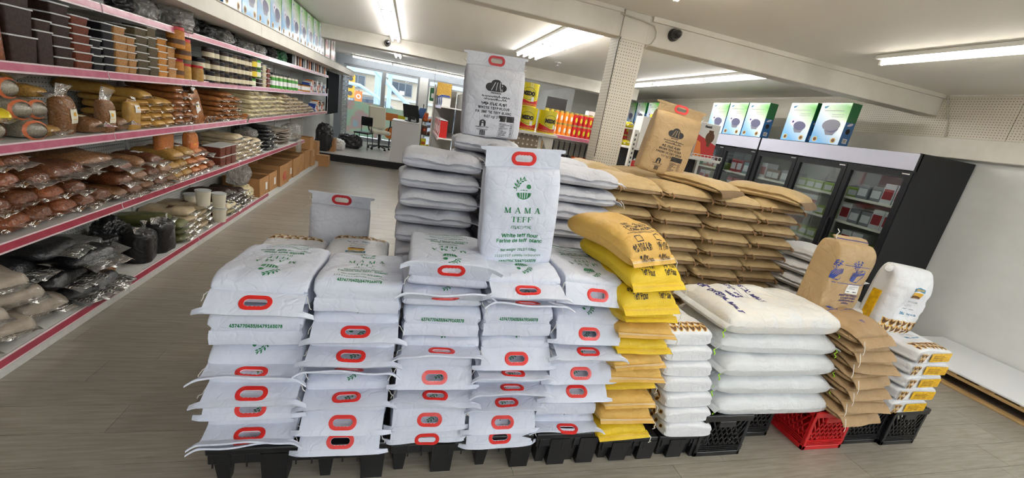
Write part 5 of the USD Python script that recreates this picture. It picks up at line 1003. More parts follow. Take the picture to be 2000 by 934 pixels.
# ================================================================== bottom deck
fb = [bag(.24, .36, .115, 'flour_grey', 'film_foggy', seed=70, front=.06, sticker=('label_orange', .10, .10, .16)), bag(.23, .34, .11, 'flour_grey', 'film_foggy', seed=71, front=.05)]
for k, (y, z, dep, rz) in enumerate(((2.10, 0, .05, -20), (2.34, 0, .06, -28), (2.60, 0, .08, -24), (2.24, .105, .08, -22), (2.50, .105, .12, -30), (2.44, .205, .13, -26), (2.16, .20, .14, -18))):
    put(f'gflour{k % 2}', fb[k % 2], y, 'b', z, dep, rz, f'bag of grey flour on the bottom deck, {("lowest left", "lowest middle", "lowest right", "second layer left", "second layer right", "topmost right", "topmost left")[k]}')
dk = [bag(.30, .42, .10, 'black_bag', 'film_grey', seed=74, front=.12, sticker=('round', .065, 0, .17)), bag(.30, .40, .09, 'black_bag', 'film_grey', seed=75, front=.10)]
for k, (y, z, dep, rz) in enumerate(((2.86, .0, .04, -14), (3.02, .0, .02, 10), (2.84, .09, .10, 0), (2.98, .17, .05, -16), (2.66, .19, .22, 0), (2.90, .26, .16, 6))):
    put(f'dkbag{k % 2 if k != 3 else 0}', dk[k % 2 if k != 3 else 0], y, 'b', z, dep, rz, f'clear-wrapped black bag in the dark heap of the bottom deck, {("lowest left", "lowest right", "second layer", "front with round label", "back left", "topmost")[k]}')
crumple(at(3.08, 'b', .17, .14), 'loose grey plastic sheet bag on the dark heap', 'film_grey', .40, .30, .14, 76); crumple(at(3.20, 'b', .0, .12), 'clear bag of straw-coloured herbs on the bottom deck', 'seed_tan', .20, .24, .20, 77, fl='film_foggy')
put('cofbag', upbag(.22, .24, .17, 'coffee_black', 'film_grey', seed=78, sticker=None, top=.05), 3.54, 'b', 0, .04, 10, 'fat upright black coffee bag, nearer one of the pair'); put('cofbag2', upbag(.22, .25, .16, 'coffee_black', 'film_grey', seed=79, sticker=None, top=.04), 3.75, 'b', 0, .03, -4, 'fat upright black coffee bag, farther one of the pair')
for k, (y, dep) in enumerate(((3.36, .16), (3.55, .22))): crumple(at(y, 'b', .0, dep), f'crumpled black plastic bag behind the coffee bags, {("left", "right")[k]} one', 'black_bag', .26, .2, .26 + .1 * k, 80 + k)
flatstack('olv', lambda v: bag(.20, .36, .062, 'olive_green', 'film_foggy', seed=83 + v, round_=False, front=.05), 4.02, .2, 1, 3, .060, 'olive green bag on the bottom deck', shelf='b', var=1)
flatstack('bgp', lambda v: bag(.20, .38, .06, 'flour_beige', 'film_foggy', seed=86 + v, round_=False, front=.05, sticker=('print_brown', .08, .05, .14)), 4.24, .21, 2, 4, .058, 'beige bag with dark oval label', shelf='b', nrows=(4, 4), dep=.05)
put('olvbk', bag(.20, .36, .062, 'olive_green', 'film_foggy', seed=84, round_=False), 3.92, 'b', .19, .10, 10, 'olive green bag leaning on the olive pile')
def round_tub(r, h, look):
    def b(M, lab, g):
        t = thing('round_tub', lab, 'plastic tub', M @ T(0, r, 0), g); P(t, 'body', lathe([(1e-4, 0), (r * .8, 0), (r * .97, h * .95), (1e-4, h * .95)], 20), look, 40); P(t, 'lid', lathe([(1e-4, h * .93), (r, h * .93), (r * 1.03, h * .95), (r * 1.03, h), (r * .94, h), (r * .9, h * .98), (1e-4, h * .98)], 20), 'lid_clear', 40); return t
    return b
rt = round_tub(.065, .15, 'tub_white')
for k, (y, z, dep) in enumerate(((4.36, .0, .30), (4.52, .0, .20), (4.52, .151, .20), (4.66, .0, .30), (4.66, .0, .02), (4.66, .151, .02), (4.40, .232, .05))): put('rtub', rt, y, 'b', z, dep, 0, f'cream round tub, {("rearmost left", "middle lower", "middle upper", "rearmost right", "front lower", "front upper", "one on the beige bags")[k]} of the round tubs')
put('dtub', tub(.11, .12, .08, 'spice_redbrown'), 4.80, 'b', 0, .02, 0, 'small dark red tub at the foot of the round tubs'); put('atub', tub(.10, .11, .07, 'spice_amber'), 4.80, 'b', .081, .02, 0, 'small amber tub on the small dark red tub')
flatstack('dkp', lambda v: bag(.14, .34, .048, 'spice_dark', 'film_grey', seed=90 + v, round_=False, front=.05), 5.00, .15, 5, 4, .045, 'dark brown packet on the bottom deck', shelf='b', nrows=(5, 5, 4, 4, 3), dep=.04, dd=.012)
flatstack('crp', lambda v: bag(.13, .30, .06, 'flour_cream', 'film_foggy', seed=94 + v, front=.05), 4.92, .14, 3, 1, .06, 'cream packet before the dark packets', shelf='b', nrows=(2, 2, 1), dep=-.0)
crumple(at(5.62, 'b', .20, .06), 'large clear plastic bag standing on the dark packets', 'film_foggy', .34, .24, .32, 97); crumple(at(5.66, 'b', .0, .04), 'clear bag of white flour before the first cardboard box', 'flour_cream', .24, .22, .22, 98)
# ---- open cardboard boxes
def carton(M, lab, w, d, h, lid=None, flaps=True, seed=0, tag_=None, red=False):
    t = thing('cardboard_box', lab, 'box', M); k = .005
    P(t, 'wall', bx(0, w, 0, k, 0, h), 'card'); P(t, 'wall', bx(0, w, d - k, d, 0, h), 'card'); P(t, 'wall', bx(0, k, k, d - k, 0, h), 'card'); P(t, 'wall', bx(w - k, w, k, d - k, 0, h), 'card'); P(t, 'bottom', bx(k, w - k, k, d - k, 0, k), 'card_inside')
    if flaps: P(t, 'folded_flap', bx(.012, w - .012, d - k - .008, d - k - .004, h - d * .25, h - .004), 'card_inside'); P(t, 'folded_flap', mv(bx(0, .004, .01, d - .01, -d * .28, 0), T(w - k - .006, 0, h - .004) @ RY(9)), 'card_inside'); P(t, 'folded_flap', mv(bx(-.004, 0, .01, d - .01, -d * .28, 0), T(k + .006, 0, h - .004) @ RY(-9)), 'card_inside')
    else: P(t, 'lid', bx(0, w, 0, d, h - k, h + .001), 'card'); P(t, 'tape', bx(w / 2 - .025, w / 2 + .025, -.001, d + .001, h * .6, h + .0025), 'tape_clear')
    if tag_: P(t, 'shipping_label', bx(w * .62, w * .62 + .07, -.0015, 0, h * .25, h * .25 + .10), 'label_white')
    if red: P(t, 'red_print', mv(prism(G(*[sbox(-.10 + .01 * k, .05 + .026 * k, .10 - .015 * (k % 2), .062 + .026 * k) for k in range(5)], ell(-.06, .1, .03, .03)), .001), np.array([[1, 0, 0, w / 2], [0, 0, -1, 0], [0, 1, 0, .02], [0, 0, 0, 1.0]])), 'print_red', kind='stuff')
    return t
def cart(y, w, d, h, lab, dep=.0, z=0, **k): return carton(at(y, 'b', z, dep), lab, w, d, h, **k)
cart(5.80, .36, .42, .24, 'open cardboard box nearest on the bottom deck, packing label low', flaps=False if False else True, seed=1, tag_=True)
cart(6.18, .34, .42, .25, 'second open cardboard box on the bottom deck', seed=2, tag_=True); cart(6.56, .46, .44, .30, 'larger cardboard box with red printing on the bottom deck', dep=-.03, seed=3, red=True)
cart(7.06, .26, .42, .29, 'cardboard box right behind the red-printed one', seed=4, tag_=True); cart(7.36, .40, .44, .30, 'fifth cardboard box on the bottom deck', dep=-.01, seed=5); cart(7.80, .34, .44, .32, 'sixth cardboard box on the bottom deck', seed=6); cart(8.18, .36, .44, .34, 'seventh cardboard box on the bottom deck', seed=7)
cart(8.60, .34, .42, .30, 'closed cardboard box beyond the open ones', dep=-.02, flaps=False); cart(8.56, .30, .38, .24, 'cardboard box stacked on the closed one', z=.302, flaps=True, seed=8)
carton(T(-1.62, 9.35, 0) @ RZ(90), 'small closed cardboard box on the floor before the shelving', .28, .24, .22, flaps=False); carton(T(-1.86, 9.42, .098) @ RZ(90), 'cardboard box at the far end of the bottom deck', .34, .34, .38, flaps=False)
carton(T(-1.72, 10.72, .152) @ RZ(90), 'cardboard box on the platform by the shelving end', .30, .3, .30, flaps=False)
# ================================================================== top shelf (s5): bags under the soffit
for k, (y, w, h, lk, lab) in enumerate(((2.92, .34, .20, 'black_bag', 'black bag at the near end of the top shelf'), (3.22, .30, .22, 'grey_bag', 'shiny dark grey bag with a white tag on the top shelf'), (3.52, .30, .19, 'black_bag', 'black bag second along the top shelf'), (3.80, .26, .19, 'black_bag', 'black bag beside the torn clear bag on the top shelf'), (4.38, .30, .18, 'black_bag', 'black bag behind the torn clear bag'), (4.72, .30, .17, 'black_bag', 'black bag past the torn clear bag'), (5.35, .30, .17, 'black_bag', 'black bag beyond the grey folded bags'), (6.60, .26, .19, 'black_bag', 'black bag before the leafy packet'))):
    crumple(at(y, 's5', 0, .03), lab, lk, w, .36, h, 110 + k, fl='film_grey' if k in (1, 2) else None)
crumple(at(4.12, 's5', -.02, -.05), 'torn clear plastic bag hanging over the top shelf rail', 'film_foggy', .30, .26, .26, 120, fl='film_foggy'); crumple(at(3.66, 's5', -.01, -.02), 'clear plastic bag lying over the top shelf rail', 'film_foggy', .26, .20, .16, 121)
crumple(at(5.05, 's5', 0, .0), 'folded grey plastic bag on the top shelf', 'grey_bag', .30, .30, .17, 122); crumple(at(5.62, 's5', 0, .0), 'flat grey plastic bag on the top shelf', 'grey_bag', .34, .30, .12, 123); crumple(at(6.05, 's5', 0, .0), 'clear plastic bag past the grey bags on the top shelf', 'film_grey', .34, .3, .14, 124); crumple(at(6.95, 's5', 0, .01), 'leafy green packet on the top shelf', 'green_leafy', .42, .2, .18, 125)
for c in range(16): put(f'tall{c % 4}', pack(.085, .12, .15 + .015 * (c % 3), ('pack_black', 'pack_white', 'pack_brown', 'pack_orange')[c % 4]), 7.35 + c * .165, 's5', 0, .015, 0, f'upright {("black", "white", "brown", "orange")[c % 4]} carton past the leafy packet on the top shelf, {NTH[c]} along')
# ================================================================== boxes of griddles standing on the left soffit
def box_art(t, w, h, kind, M, seed=0, face=-.0012):
    """printed front of a griddle carton: washes of green and blue, a round griddle, two gold seals, lines of small print"""
    F = lambda poly, o=0.0: mv(flat(poly), M @ np.array([[1, 0, 0, 0], [0, 0, -1, face - o], [0, 1, 0, 0], [0, 0, 0, 1.0]]))
    if kind == 'pot':
        P(t, 'red_panel', F(Polygon([(-w / 2, h * .05), (w * .5, h * .05), (w * .5, h * .42), (-w / 2, h * .66)])), 'pack_red'); P(t, 'orange_panel', F(Polygon([(-w / 2, h * .05), (-w * .1, h * .05), (-w * .3, h * .45), (-w / 2, h * .5)]), .0005), 'pack_orange')
        P(t, 'pot_picture', F(unary_union([ell(w * .1, h * .62, w * .22, h * .17), sbox(w * -.02, h * .75, w * .22, h * .82), sbox(w * .02, h * .36, w * .18, h * .48)]), .001), 'print_brown'); P(t, 'title', F(line('Bialetti', -w * .1, h * .88, h * .055, bold=4), .001), 'print_black', kind='stuff'); return
    P(t, 'griddle_base', F(unary_union([Polygon([(-w * .12, h * .34), (w * .30, h * .34), (w * .22, h * .22), (-w * .02, h * .22)])]), .0004), 'griddle_grey')
    P(t, 'griddle_plate', F(ell(w * .10, h * .40, w * .24, h * .115, -8, 24), .0008), 'griddle_blue')
    if kind == 'open': P(t, 'griddle_lid', F(ell(-w * .12, h * .47, w * .22, h * .10, -22, 24), .0006), 'griddle_lid'); P(t, 'lid_mark', F(ell(-w * .2, h * .50, w * .035, h * .03), .0011), 'print_navy')
    else: P(t, 'griddle_dome', F(ell(w * .06, h * .46, w * .30, h * .14, 0, 24), .001), 'griddle_grey')
    for x in (-.33, .30): P(t, 'gold_seal', F(ell(w * x, h * .10, w * .085, w * .085, 0, 16), .0005), 'seal_gold'); P(t, 'seal_core', F(ell(w * x, h * .10, w * .055, w * .055, 0, 12), .001), 'print_brown')
    P(t, 'small_print', F(G(*[sbox(-w * .02 + j * w * .05, h * (.66 + .05 * r), -w * .02 + j * w * .05 + w * .035, h * (.66 + .05 * r) + h * .012) for r in range(2) for j in range(8)], *[sbox(-w * .32 + j * w * .06, h * .80, -w * .32 + j * w * .06 + w * .04, h * .815) for j in range(11)]), .0006), 'print_grey', kind='stuff')
    P(t, 'corner_logo', F(Polygon([(-w * .38, h * .90), (-w * .22, h * .93), (-w * .28, h * .88), (-w * .34, h * .86)]), .0006), 'print_teal')
pm('griddle_grey', srgb(120, 120, 132), .4); pm('griddle_blue', srgb(92, 92, 122), .35); pm('griddle_lid', srgb(214, 212, 224), .35); pm('seal_gold', srgb(206, 178, 112), .4)
def carton_look(name, cA, cB, cC):
    """carton board printed with a wash from one corner colour through white to another"""
    raw(name, {'tc': ('texture_coordinate', {}), 's': ('separate_xyz', {}), 'm': ('math', {'math_type': 'multiply_add', 'value2': 1.35}), 'z': ('math', {'math_type': 'multiply_add', 'value2': 1.75, 'value3': .02}), 'rp': ('rgb_ramp', {'ramp': [(0, cC), (.3, srgb(192, 218, 240)), (.52, srgb(232, 240, 240)), (.72, srgb(206, 232, 196)), (1, cA)]}), 'p': ('principled_bsdf', {'roughness': .22, 'coat_weight': .5, 'coat_roughness': .08})},
        [('tc.object', 's.vector'), ('s.z', 'z.value1'), ('s.x', 'm.value1'), ('z.value', 'm.value3'), ('m.value', 'rp.fac'), ('rp.color', 'p.base_color')], 'p.BSDF')
carton_look('carton_green', srgb(96, 190, 70), None, srgb(120, 178, 226)); pm('carton_side_green', srgb(28, 112, 62), .3, coat=.4); pm('carton_side_blue', srgb(46, 104, 160), .3, coat=.4); pm('carton_side_navy', srgb(34, 70, 118), .3, coat=.4)
def griddle_box(lab, M, w=.38, d=.15, h=.485, kind='open', side='green'):
    t = thing('griddle_box', lab, 'box', M); P(t, 'carton', rbx(-w / 2, w / 2, 0, d, 0, h, .002), 'carton_green' if kind != 'pot' else 'pack_white'); box_art(t, w, h, kind, np.eye(4))
    if kind == 'pot': return t
    for sx in (-1, 1):
        x = sx * (w / 2 + .0012); q = lambda z0, z1: (bx(x - .001, x + .001, .002, d - .002, z0, z1))
        P(t, 'side_print', q(.002, h * .55), 'carton_side_blue'); P(t, 'side_print', q(h * .55, h - .002), 'carton_side_green')
        y = lambda a, b, z0, z1, o: bx(x + sx * o - .0006, x + sx * o + .0006, d * a, d * b, z0, z1)
        P(t, 'side_seal', mv(mv(flat(ell(0, 0, d * .22, d * .22, 0, 14)), RY(90)), T(x + sx * .0018, d / 2, h * .34)), 'print_black'); P(t, 'side_picture', mv(mv(flat(ell(0, 0, d * .10, d * .3, 20, 14)), RY(90)), T(x + sx * .0018, d / 2, h * .5)), 'griddle_lid')
        P(t, 'barcode', y(.3, .75, h * .06, h * .17, .0012), 'print_white'); [P(t, 'bar', y(.34 + .07 * k, .37 + .07 * k, h * .075, h * .155, .002), 'print_black') for k in range(5)]
    return t
LB = [5.03, 5.45, 5.06]
for k, (y, kd) in enumerate(((4.60, 'dome'), (5.02, 'open'), (5.44, 'open'), (5.86, 'open'), (6.29, 'open'), (6.72, 'open'), (7.15, 'open'), (7.58, 'open'), (8.01, 'open'), (8.44, 'open'))):
    griddle_box(f'griddle carton standing on the left soffit, {NTH[k]} from the near end', T(-1.63, y, 2.131) @ RZ(90), w=.405, h=.488, kind=kd)
for k, (y, kd) in enumerate(((9.0, 'pot'), (9.55, 'pot'))): griddle_box(f'coffee pot carton standing on the left soffit, {("nearer", "farther")[k]} one', T(-1.63, y, 2.131) @ RZ(90), w=.40, h=.47, kind='pot')
for k, (y, kd) in enumerate(((4.14, 'dome'), (4.58, 'open'), (5.32, 'open'), (5.72, 'open'), (6.12, 'open'), (8.15, 'open'), (8.62, 'open'), (9.05, 'open'))):
    griddle_box(f'griddle carton on top of the fridges, {NTH[k]} from the near end', T(4.90, y, 1.947) @ RZ(-90), kind=kd)
# ================================================================== GLASS-DOOR FRIDGES
pm('fridge_black', srgb(19, 20, 23), .5, bump=(120, .0003, 2), spec=.3); pm('fridge_gasket', srgb(14, 14, 16), .5); pm('fridge_sign', srgb(196, 196, 212), .12, coat=.8, coat_rough=.03); pm('fridge_inside', srgb(186, 190, 190), .5); pm('wire_shelf', srgb(222, 220, 206), .4); raw('fridge_lamp', {'e': ('emission', {'color': (.95, .98, 1), 'strength': 6.5})}, [], 'e.emission')
raw('fridge_glass', {'t': ('transparent_bsdf', {'color': (.85, .88, .88)}), 'g': ('glossy_bsdf', {'roughness': .03, 'color': (1, 1, 1)}), 'f': ('fresnel', {'IOR': 1.6}), 'ad': ('math', {'math_type': 'multiply_add', 'value2': .45, 'value3': .02}), 'm': ('mix_closure', {})}, [('f.fac', 'ad.value1'), ('ad.value', 'm.fac'), ('t.BSDF', 'm.closure1'), ('g.BSDF', 'm.closure2')], 'm.closure')
FZ = (.47, .80, 1.10, 1.385)
def fridge(lab, M, L, doors, H=1.945, D=.79):
    """front at x = 0 facing -x, length along y, near end at y = 0"""
    t = thing('display_fridge', lab, 'fridge', M)
    P(t, 'side_panel', rbx(.0, D, 0, .035, .02, H, .004), 'fridge_black'); P(t, 'side_panel', rbx(.0, D, L - .035, L, .02, H, .004), 'fridge_black')
    P(t, 'back_panel', bx(D - .03, D, .035, L - .035, .05, H), 'fridge_inside'); P(t, 'top_panel', bx(.02, D, .035, L - .035, H - .16, H - .002), 'fridge_black'); P(t, 'floor_panel', bx(.02, D, .035, L - .035, .05, .24), 'fridge_black')
    P(t, 'sign_panel', rbx(-.018, .02, .012, L - .004, H - .175, H - .006, .004), 'fridge_sign'); P(t, 'sign_edge', rbx(-.014, .022, .0, .012, H - .18, H, .002), 'fridge_black'); P(t, 'kick_grille', rbx(-.005, .02, .01, L - .01, .03, .22, .003), 'fridge_black')
    w = (L - .01) / doors
    for k in range(doors):
        a, b = .005 + k * w + .004, .005 + (k + 1) * w - .004; z0, z1 = .24, H - .19
        d = P(t, 'door', mv(prism(sbox(a, z0, b, z1).difference(sbox(a + .055, z0 + .055, b - .055, z1 - .06)), .042), np.array([[0, 0, -1, .03], [1, 0, 0, 0], [0, 1, 0, 0], [0, 0, 0, 1.0]])), 'fridge_black')
        P(d, 'gasket', rbx(-.0135, .0, a + .058, b - .058, z1 - .065, z1 - .055, .001), 'fridge_gasket'); P(d, 'pane', bx(.006, .010, a + .054, b - .054, z0 + .054, z1 - .059), 'fridge_glass')
        P(d, 'handle', rbx(-.045, -.012, b - .035, b - .018, .62, 1.12, .004), 'fridge_gasket'); P(d, 'name_plate', rbx(-.015, -.011, a + .02, a + .09, z1 - .03, z1 - .015, .001), 'chrome')
        P(t, 'lamp_strip', bx(.05, .075, a + .06, b - .06, H - .225, H - .21), 'fridge_lamp')
        for z in FZ:
            P(t, 'shelf_front', rbx(.07, .082, a + .045, b - .045, z - .014, z + .014, .002), 'wire_shelf'); P(t, 'shelf', bx(.082, D - .06, a + .04, b - .04, z - .006, z + .002), 'wire_shelf')
    return t
fridge('big black three-door display fridge with pale sign panel at the right', T(4.871, 3.046, 0), 1.985, 3); fridge('black display fridge beyond the big three-door one', T(4.871, 5.045, 0), 1.32, 2); fridge('black display fridge at the far right beyond the others', T(4.871, 7.7, 0), 1.7, 2)
pm('g_red', srgb(150, 40, 44), .4, coat=.2); pm('g_grey', srgb(120, 122, 126), .4, coat=.2); pm('g_green', srgb(120, 150, 70), .4, tex=(30, srgb(150, 170, 60), 3)); pm('g_white', srgb(200, 202, 204), .4); pm('g_brown', srgb(110, 80, 66), .4); pm('g_teal', srgb(70, 110, 116), .4)
gl = ['g_grey', 'g_red', 'g_brown', 'g_white', 'g_green', 'g_teal']
def chill(key, w, d, h, lk, rnd=False):
    def b(M, lab, g):
        t = thing('chilled_pack', lab, 'food pack', M, g); P(t, 'carton', rbx(-w / 2, w / 2, 0, d, 0, h, .01 if rnd else .003), lk); P(t, 'front_label', bx(-w * .4, w * .4, -.0015, 0, h * .25, h * .75), 'g_white' if lk != 'g_white' else 'g_red'); return t
    return b
rc = random.Random(8); NS = ['lowest shelf', 'second shelf', 'third shelf', 'top shelf']
for dn, (ya, yb) in enumerate(((3.08, 3.68), (3.74, 4.34), (4.40, 5.0), (5.09, 5.66), (5.75, 6.31))):
    for sz in range(4):
        y, k = ya + .07, 0
        while y < yb - .03:
            i = (rc.randrange(6) if k % 2 == 0 else i); h = (.17, .2, .15, .22, .12, .18)[i]
            if sz == 3 and dn == 1: i = 4
            MK.put(f'chill{i}', chill('c', .115, .20, h, gl[i], i == 4), T(4.965 + rc.random() * .03, y, FZ[sz] + .003) @ RZ(-90), f'{gl[i][2:]} chilled pack on the {NS[sz]}, {NTH[k]} along, {NTH[dn]} fridge door', None); y += .122; k += 1
# ================================================================== MIDDLE GONDOLAS behind the sacks
pm('perf_metal', srgb(150, 138, 122), .4); pegboard('perf_brown', srgb(140, 126, 110), .05, .009, 'xz', srgb(228, 222, 210)); pm('gondola_white', srgb(214, 212, 206), .4)
pm('tin_yellow', srgb(214, 200, 30), .25, coat=.4); pm('tin_red', srgb(200, 28, 34), .25, coat=.4); pm('tin_orange', srgb(240, 140, 44), .25, coat=.3); pm('tin_green', srgb(60, 110, 40), .3); pm('tin_gold', srgb(190, 170, 90), .3, metal=.6)
def nido(M, lab, g):
    r, h = .098, .235; t = thing('milk_powder_tin', lab, 'tin', M, g)
    P(t, 'body', lathe([(1e-4, 0), (r, 0), (r, h * .95), (r * .97, h * .96), (1e-4, h * .96)], 28), 'tin_yellow', 40); P(t, 'plastic_lid', lathe([(1e-4, h * .93), (r * 1.02, h * .93), (r * 1.02, h), (r * .95, h), (r * .92, h * .985), (1e-4, h * .985)], 28), 'tin_yellow', 40)
    for k in range(4): P(t, 'rib', lathe([(r, h * (.06 + .04 * k)), (r * 1.008, h * (.075 + .04 * k)), (r, h * (.09 + .04 * k))], 28), 'tin_red' if k < 3 else 'tin_yellow', True)
    wrap = lambda p, o: (lambda v, f: (np.c_[(r + o) * np.sin(v[:, 0] / r), -(r + o) * np.cos(v[:, 0] / r), v[:, 1]], f))(*(lambda a: (np.asarray(a[0])[:, :2], a[1]))(refine(np.c_[tri2d(p)[0], np.zeros(len(tri2d(p)[0]))], tri2d(p)[1], .02)))
    P(t, 'red_wave', wrap(Polygon([(-.14, .04), (-.14, .10), (-.06, .075), (.02, .05), (.10, .07), (.14, .09), (.14, .04)]), .001), 'tin_red'); oval = ell(0, .13, .075, .062, 0, 24); P(t, 'oval_ring', wrap(oval.difference(oval.buffer(-.004)), .0014), 'tin_green', kind='stuff'); P(t, 'name_print', wrap(G(line('NIDO', 0, .115, .034, bold=6, width=.125)), .002), 'print_black', kind='stuff')
    P(t, 'milk_glass', wrap(sbox(.03, .055, .06, .10), .0016), 'print_white')
    return t
ga = thing('gondola_end', 'grey gondola end with a perforated front below the big yellow tins', 'shelving', T(0, 0, 0))
P(ga, 'top_shelf', rbx(.55, 1.52, 4.24, 4.72, 1.485, 1.515, .003), 'gondola_white'); P(ga, 'perforated_panel', bx(.55, 1.34, 4.33, 4.338, .12, 1.482), 'perf_brown'); P(ga, 'bracket', mv(prism(Polygon([(0, 0), (0, -.2), (-.03, -.2), (-.14, 0)]), .02), np.array([[1, 0, 0, 1.5], [0, 0, -1, 4.32], [0, 1, 0, 1.485], [0, 0, 0, 1.0]])), 'gondola_white'); P(ga, 'base', rbx(.55, 1.40, 4.30, 4.72, 0, .12, .003), 'gondola_white'); P(ga, 'upright', rbx(1.34, 1.38, 4.33, 4.37, .12, 1.485, .002), 'gondola_white')
for k, (x, z, lab) in enumerate(((.98, 0, 'big yellow milk powder tin hidden most by the tall grey sack'), (1.10 + .085, 0, 'big yellow milk powder tin, lower one of the stacked pair'), (1.16, .236, 'big yellow milk powder tin stacked on another'), (1.405, 0, 'big yellow milk powder tin standing alone on the shelf end'))): MK.put('nido', nido, T(x, 4.36, 1.516 + z) @ RZ(-14 if k < 3 else 10), lab, None)
gb = thing('wall_gondola', 'white gondola facing the camera with red jars above hanging ladles', 'shelving', T(0, 0, 0))
P(gb, 'back_panel', bx(1.5, 3.0, 5.42, 5.44, .1, 1.55), 'peg_gondola'); P(gb, 'shelf_board', rbx(1.5, 3.0, 5.0, 5.42, 1.495, 1.515, .002), 'gondola_white'); P(gb, 'price_rail', rbx(1.5, 2.05, 4.985, 5.0, 1.468, 1.518, .002), 'rail_lip'); P(gb, 'price_rail', rbx(2.054, 3.0, 4.985, 5.0, 1.468, 1.518, .002), 'rail_lip'); P(gb, 'pink_strip', bx(1.5, 3.0, 4.983, 4.985, 1.476, 1.510), 'rail_pink'); P(gb, 'end_panel', bx(1.48, 1.5, 5.0, 5.44, 0, 1.52), 'gondola_white'); P(gb, 'base', bx(1.5, 3.0, 5.0, 5.44, 0, .12), 'gondola_white')
for x in (1.52, 2.98): P(gb, 'slotted_upright', rbx(x - .02, x + .02, 5.40, 5.445, 0, 1.6, .002), 'gondola_white')
def tinjar(lk):
    def b(M, lab, g):
        t = thing('small_jar', lab, 'jar', M, g); r, h = .031, .145
        P(t, 'body', lathe([(1e-4, 0), (r, 0), (r, h * .84), (r * .85, h * .88), (1e-4, h * .88)], 16), lk, 40); P(t, 'lid', lathe([(1e-4, h * .86), (r * .9, h * .86), (r * .9, h), (1e-4, h)], 16), 'tin_gold', 40); P(t, 'label_print', (lambda a: (a[0], a[1]))(mv(flat(ell(0, h * .42, r * .45, h * .22)), np.array([[1, 0, 0, 0], [0, 0, -1, -r * 1.02], [0, 1, 0, 0], [0, 0, 0, 1.0]]))), 'tin_yellow' if lk == 'tin_red' else 'print_white'); return t
    return b
for c in range(18):
    lk = 'tin_yellow' if c < 2 else 'tin_orange' if c < 6 else 'tin_red'
    for i in range(2): MK.put('tj' + lk, tinjar(lk), T(1.60 + c * .066, 5.03, 1.516 + .146 * i), f'{lk[4:]} jar on the pink-railed shelf, {("lower", "upper")[i]} row, {NTH[c]} from the left', None)
def ladle(lk, lk2):
    def b(M, lab, g):
        t = thing('ladle', lab, 'ladle', M, g); P(t, 'hook_handle', tube([[0, -.01, .0], [0, -.012, -.05], [0, -.006, -.12], [0, -.012, -.17]], [.008, .011, .009, .007], 8), lk, 60); P(t, 'bowl', mv(lathe([(1e-4, -.03), (.02, -.026), (.036, -.012), (.04, 0), (.037, 0), (.02, -.018), (1e-4, -.024)], 14), T(0, -.03, -.18) @ RX(35)), lk2, 40); return t
    return b
for k in range(9):
    lk = ('wooden', 'wooden', 'black', 'black', 'black', 'black', 'copper-red', 'copper-red', 'copper-red')[k]; pr = {'wooden': ('pine', 'pine'), 'black': ('black_plastic', 'black_plastic'), 'copper-red': ('black_plastic', 'foil_orange')}[lk]
    MK.put('ladle' + lk, ladle(*pr), T(1.62 + .075 * k, 5.06, 1.44), f'{lk} ladle hanging under the red jars, {NTH[k]} from the left', None)
P(gb, 'hang_bar', tube([[1.52, 5.06, 1.445], [2.98, 5.06, 1.445]], .005, 6), 'chrome')
solo('framed_poster', rbx(1.70, 1.98, 5.421, 5.439, 1.551, 1.97, .002), 'pack_black', 'dark framed board standing behind the red jars', 'board')
t = thing('grocery_box', 'small white carton with red corner behind the red jars', 'box', T(2.36, 5.30, 1.516)); P(t, 'carton', rbx(-.1, .1, 0, .1, 0, .36, .002), 'pack_white'); P(t, 'red_corner', bx(.0, .1, -.0015, 0, .22, .33), 'pack_red'); P(t, 'picture', bx(-.08, -.03, -.0015, 0, .24, .31), 'pack_brown')
# right-hand display unit
gc = thing('display_unit', 'white display unit with slotted upright holding cartons before the fridges', 'shelving', T(0, 0, 0))
P(gc, 'slotted_upright', rbx(2.40, 2.45, 4.24, 4.29, 0, 1.72, .003), 'gondola_white'); [P(gc, 'slot', bx(2.418, 2.432, 4.238, 4.241, 1.20 + .05 * k, 1.225 + .05 * k), 'gap_dark') for k in range(10)]
P(gc, 'shelf_board', rbx(2.45, 3.58, 4.20, 4.62, 1.505, 1.53, .003), 'gondola_white'); P(gc, 'lower_shelf', rbx(2.45, 3.58, 4.22, 4.62, 1.20, 1.225, .003), 'gondola_white'); P(gc, 'back_panel', bx(2.45, 3.58, 4.62, 4.635, 0, 1.5), 'gap_dark'); P(gc, 'base', rbx(2.45, 3.58, 4.22, 4.62, 0, .14, .003), 'gondola_white'); P(gc, 'slotted_upright', rbx(3.56, 3.60, 4.58, 4.63, 0, 1.5, .003), 'gondola_white')
for z in (1.532, 1.575): P(gc, 'wire_rail', tube([[2.46, 4.19, z], [3.58, 4.19, z]], .004, 6), 'fixture_white')
for k in range(24): P(gc, 'wire_post', tube([[2.47 + k * .048, 4.19, 1.532], [2.47 + k * .048, 4.19, 1.575]], .003, 5), 'fixture_white')
t = thing('appliance_box', 'white carton with navy side and grinder picture left of the tall brown sack', 'box', T(2.585, 4.24, 1.531)); P(t, 'carton', rbx(-.12, .12, 0, .16, 0, .345, .002), 'pack_white'); P(t, 'navy_side', bx(.1205, .122, .002, .158, .002, .343), 'carton_side_navy')
Fm = lambda p, o=.0012: mv(flat(p), np.array([[1, 0, 0, 0], [0, 0, -1, -o], [0, 1, 0, 0], [0, 0, 0, 1.0]]))
P(t, 'title', Fm(line('ZHD', .02, .30, .020, bold=1)), 'print_grey', kind='stuff'); P(t, 'grinder_picture', Fm(unary_union([ell(.02, .2, .026, .05), sbox(.0, .13, .04, .16)])), 'print_grey'); P(t, 'blue_panel', Fm(sbox(-.06, .035, .01, .10)), 'carton_side_navy'); P(t, 'side_text', bx(.122, .1225, .04, .12, .27, .31), 'print_white')
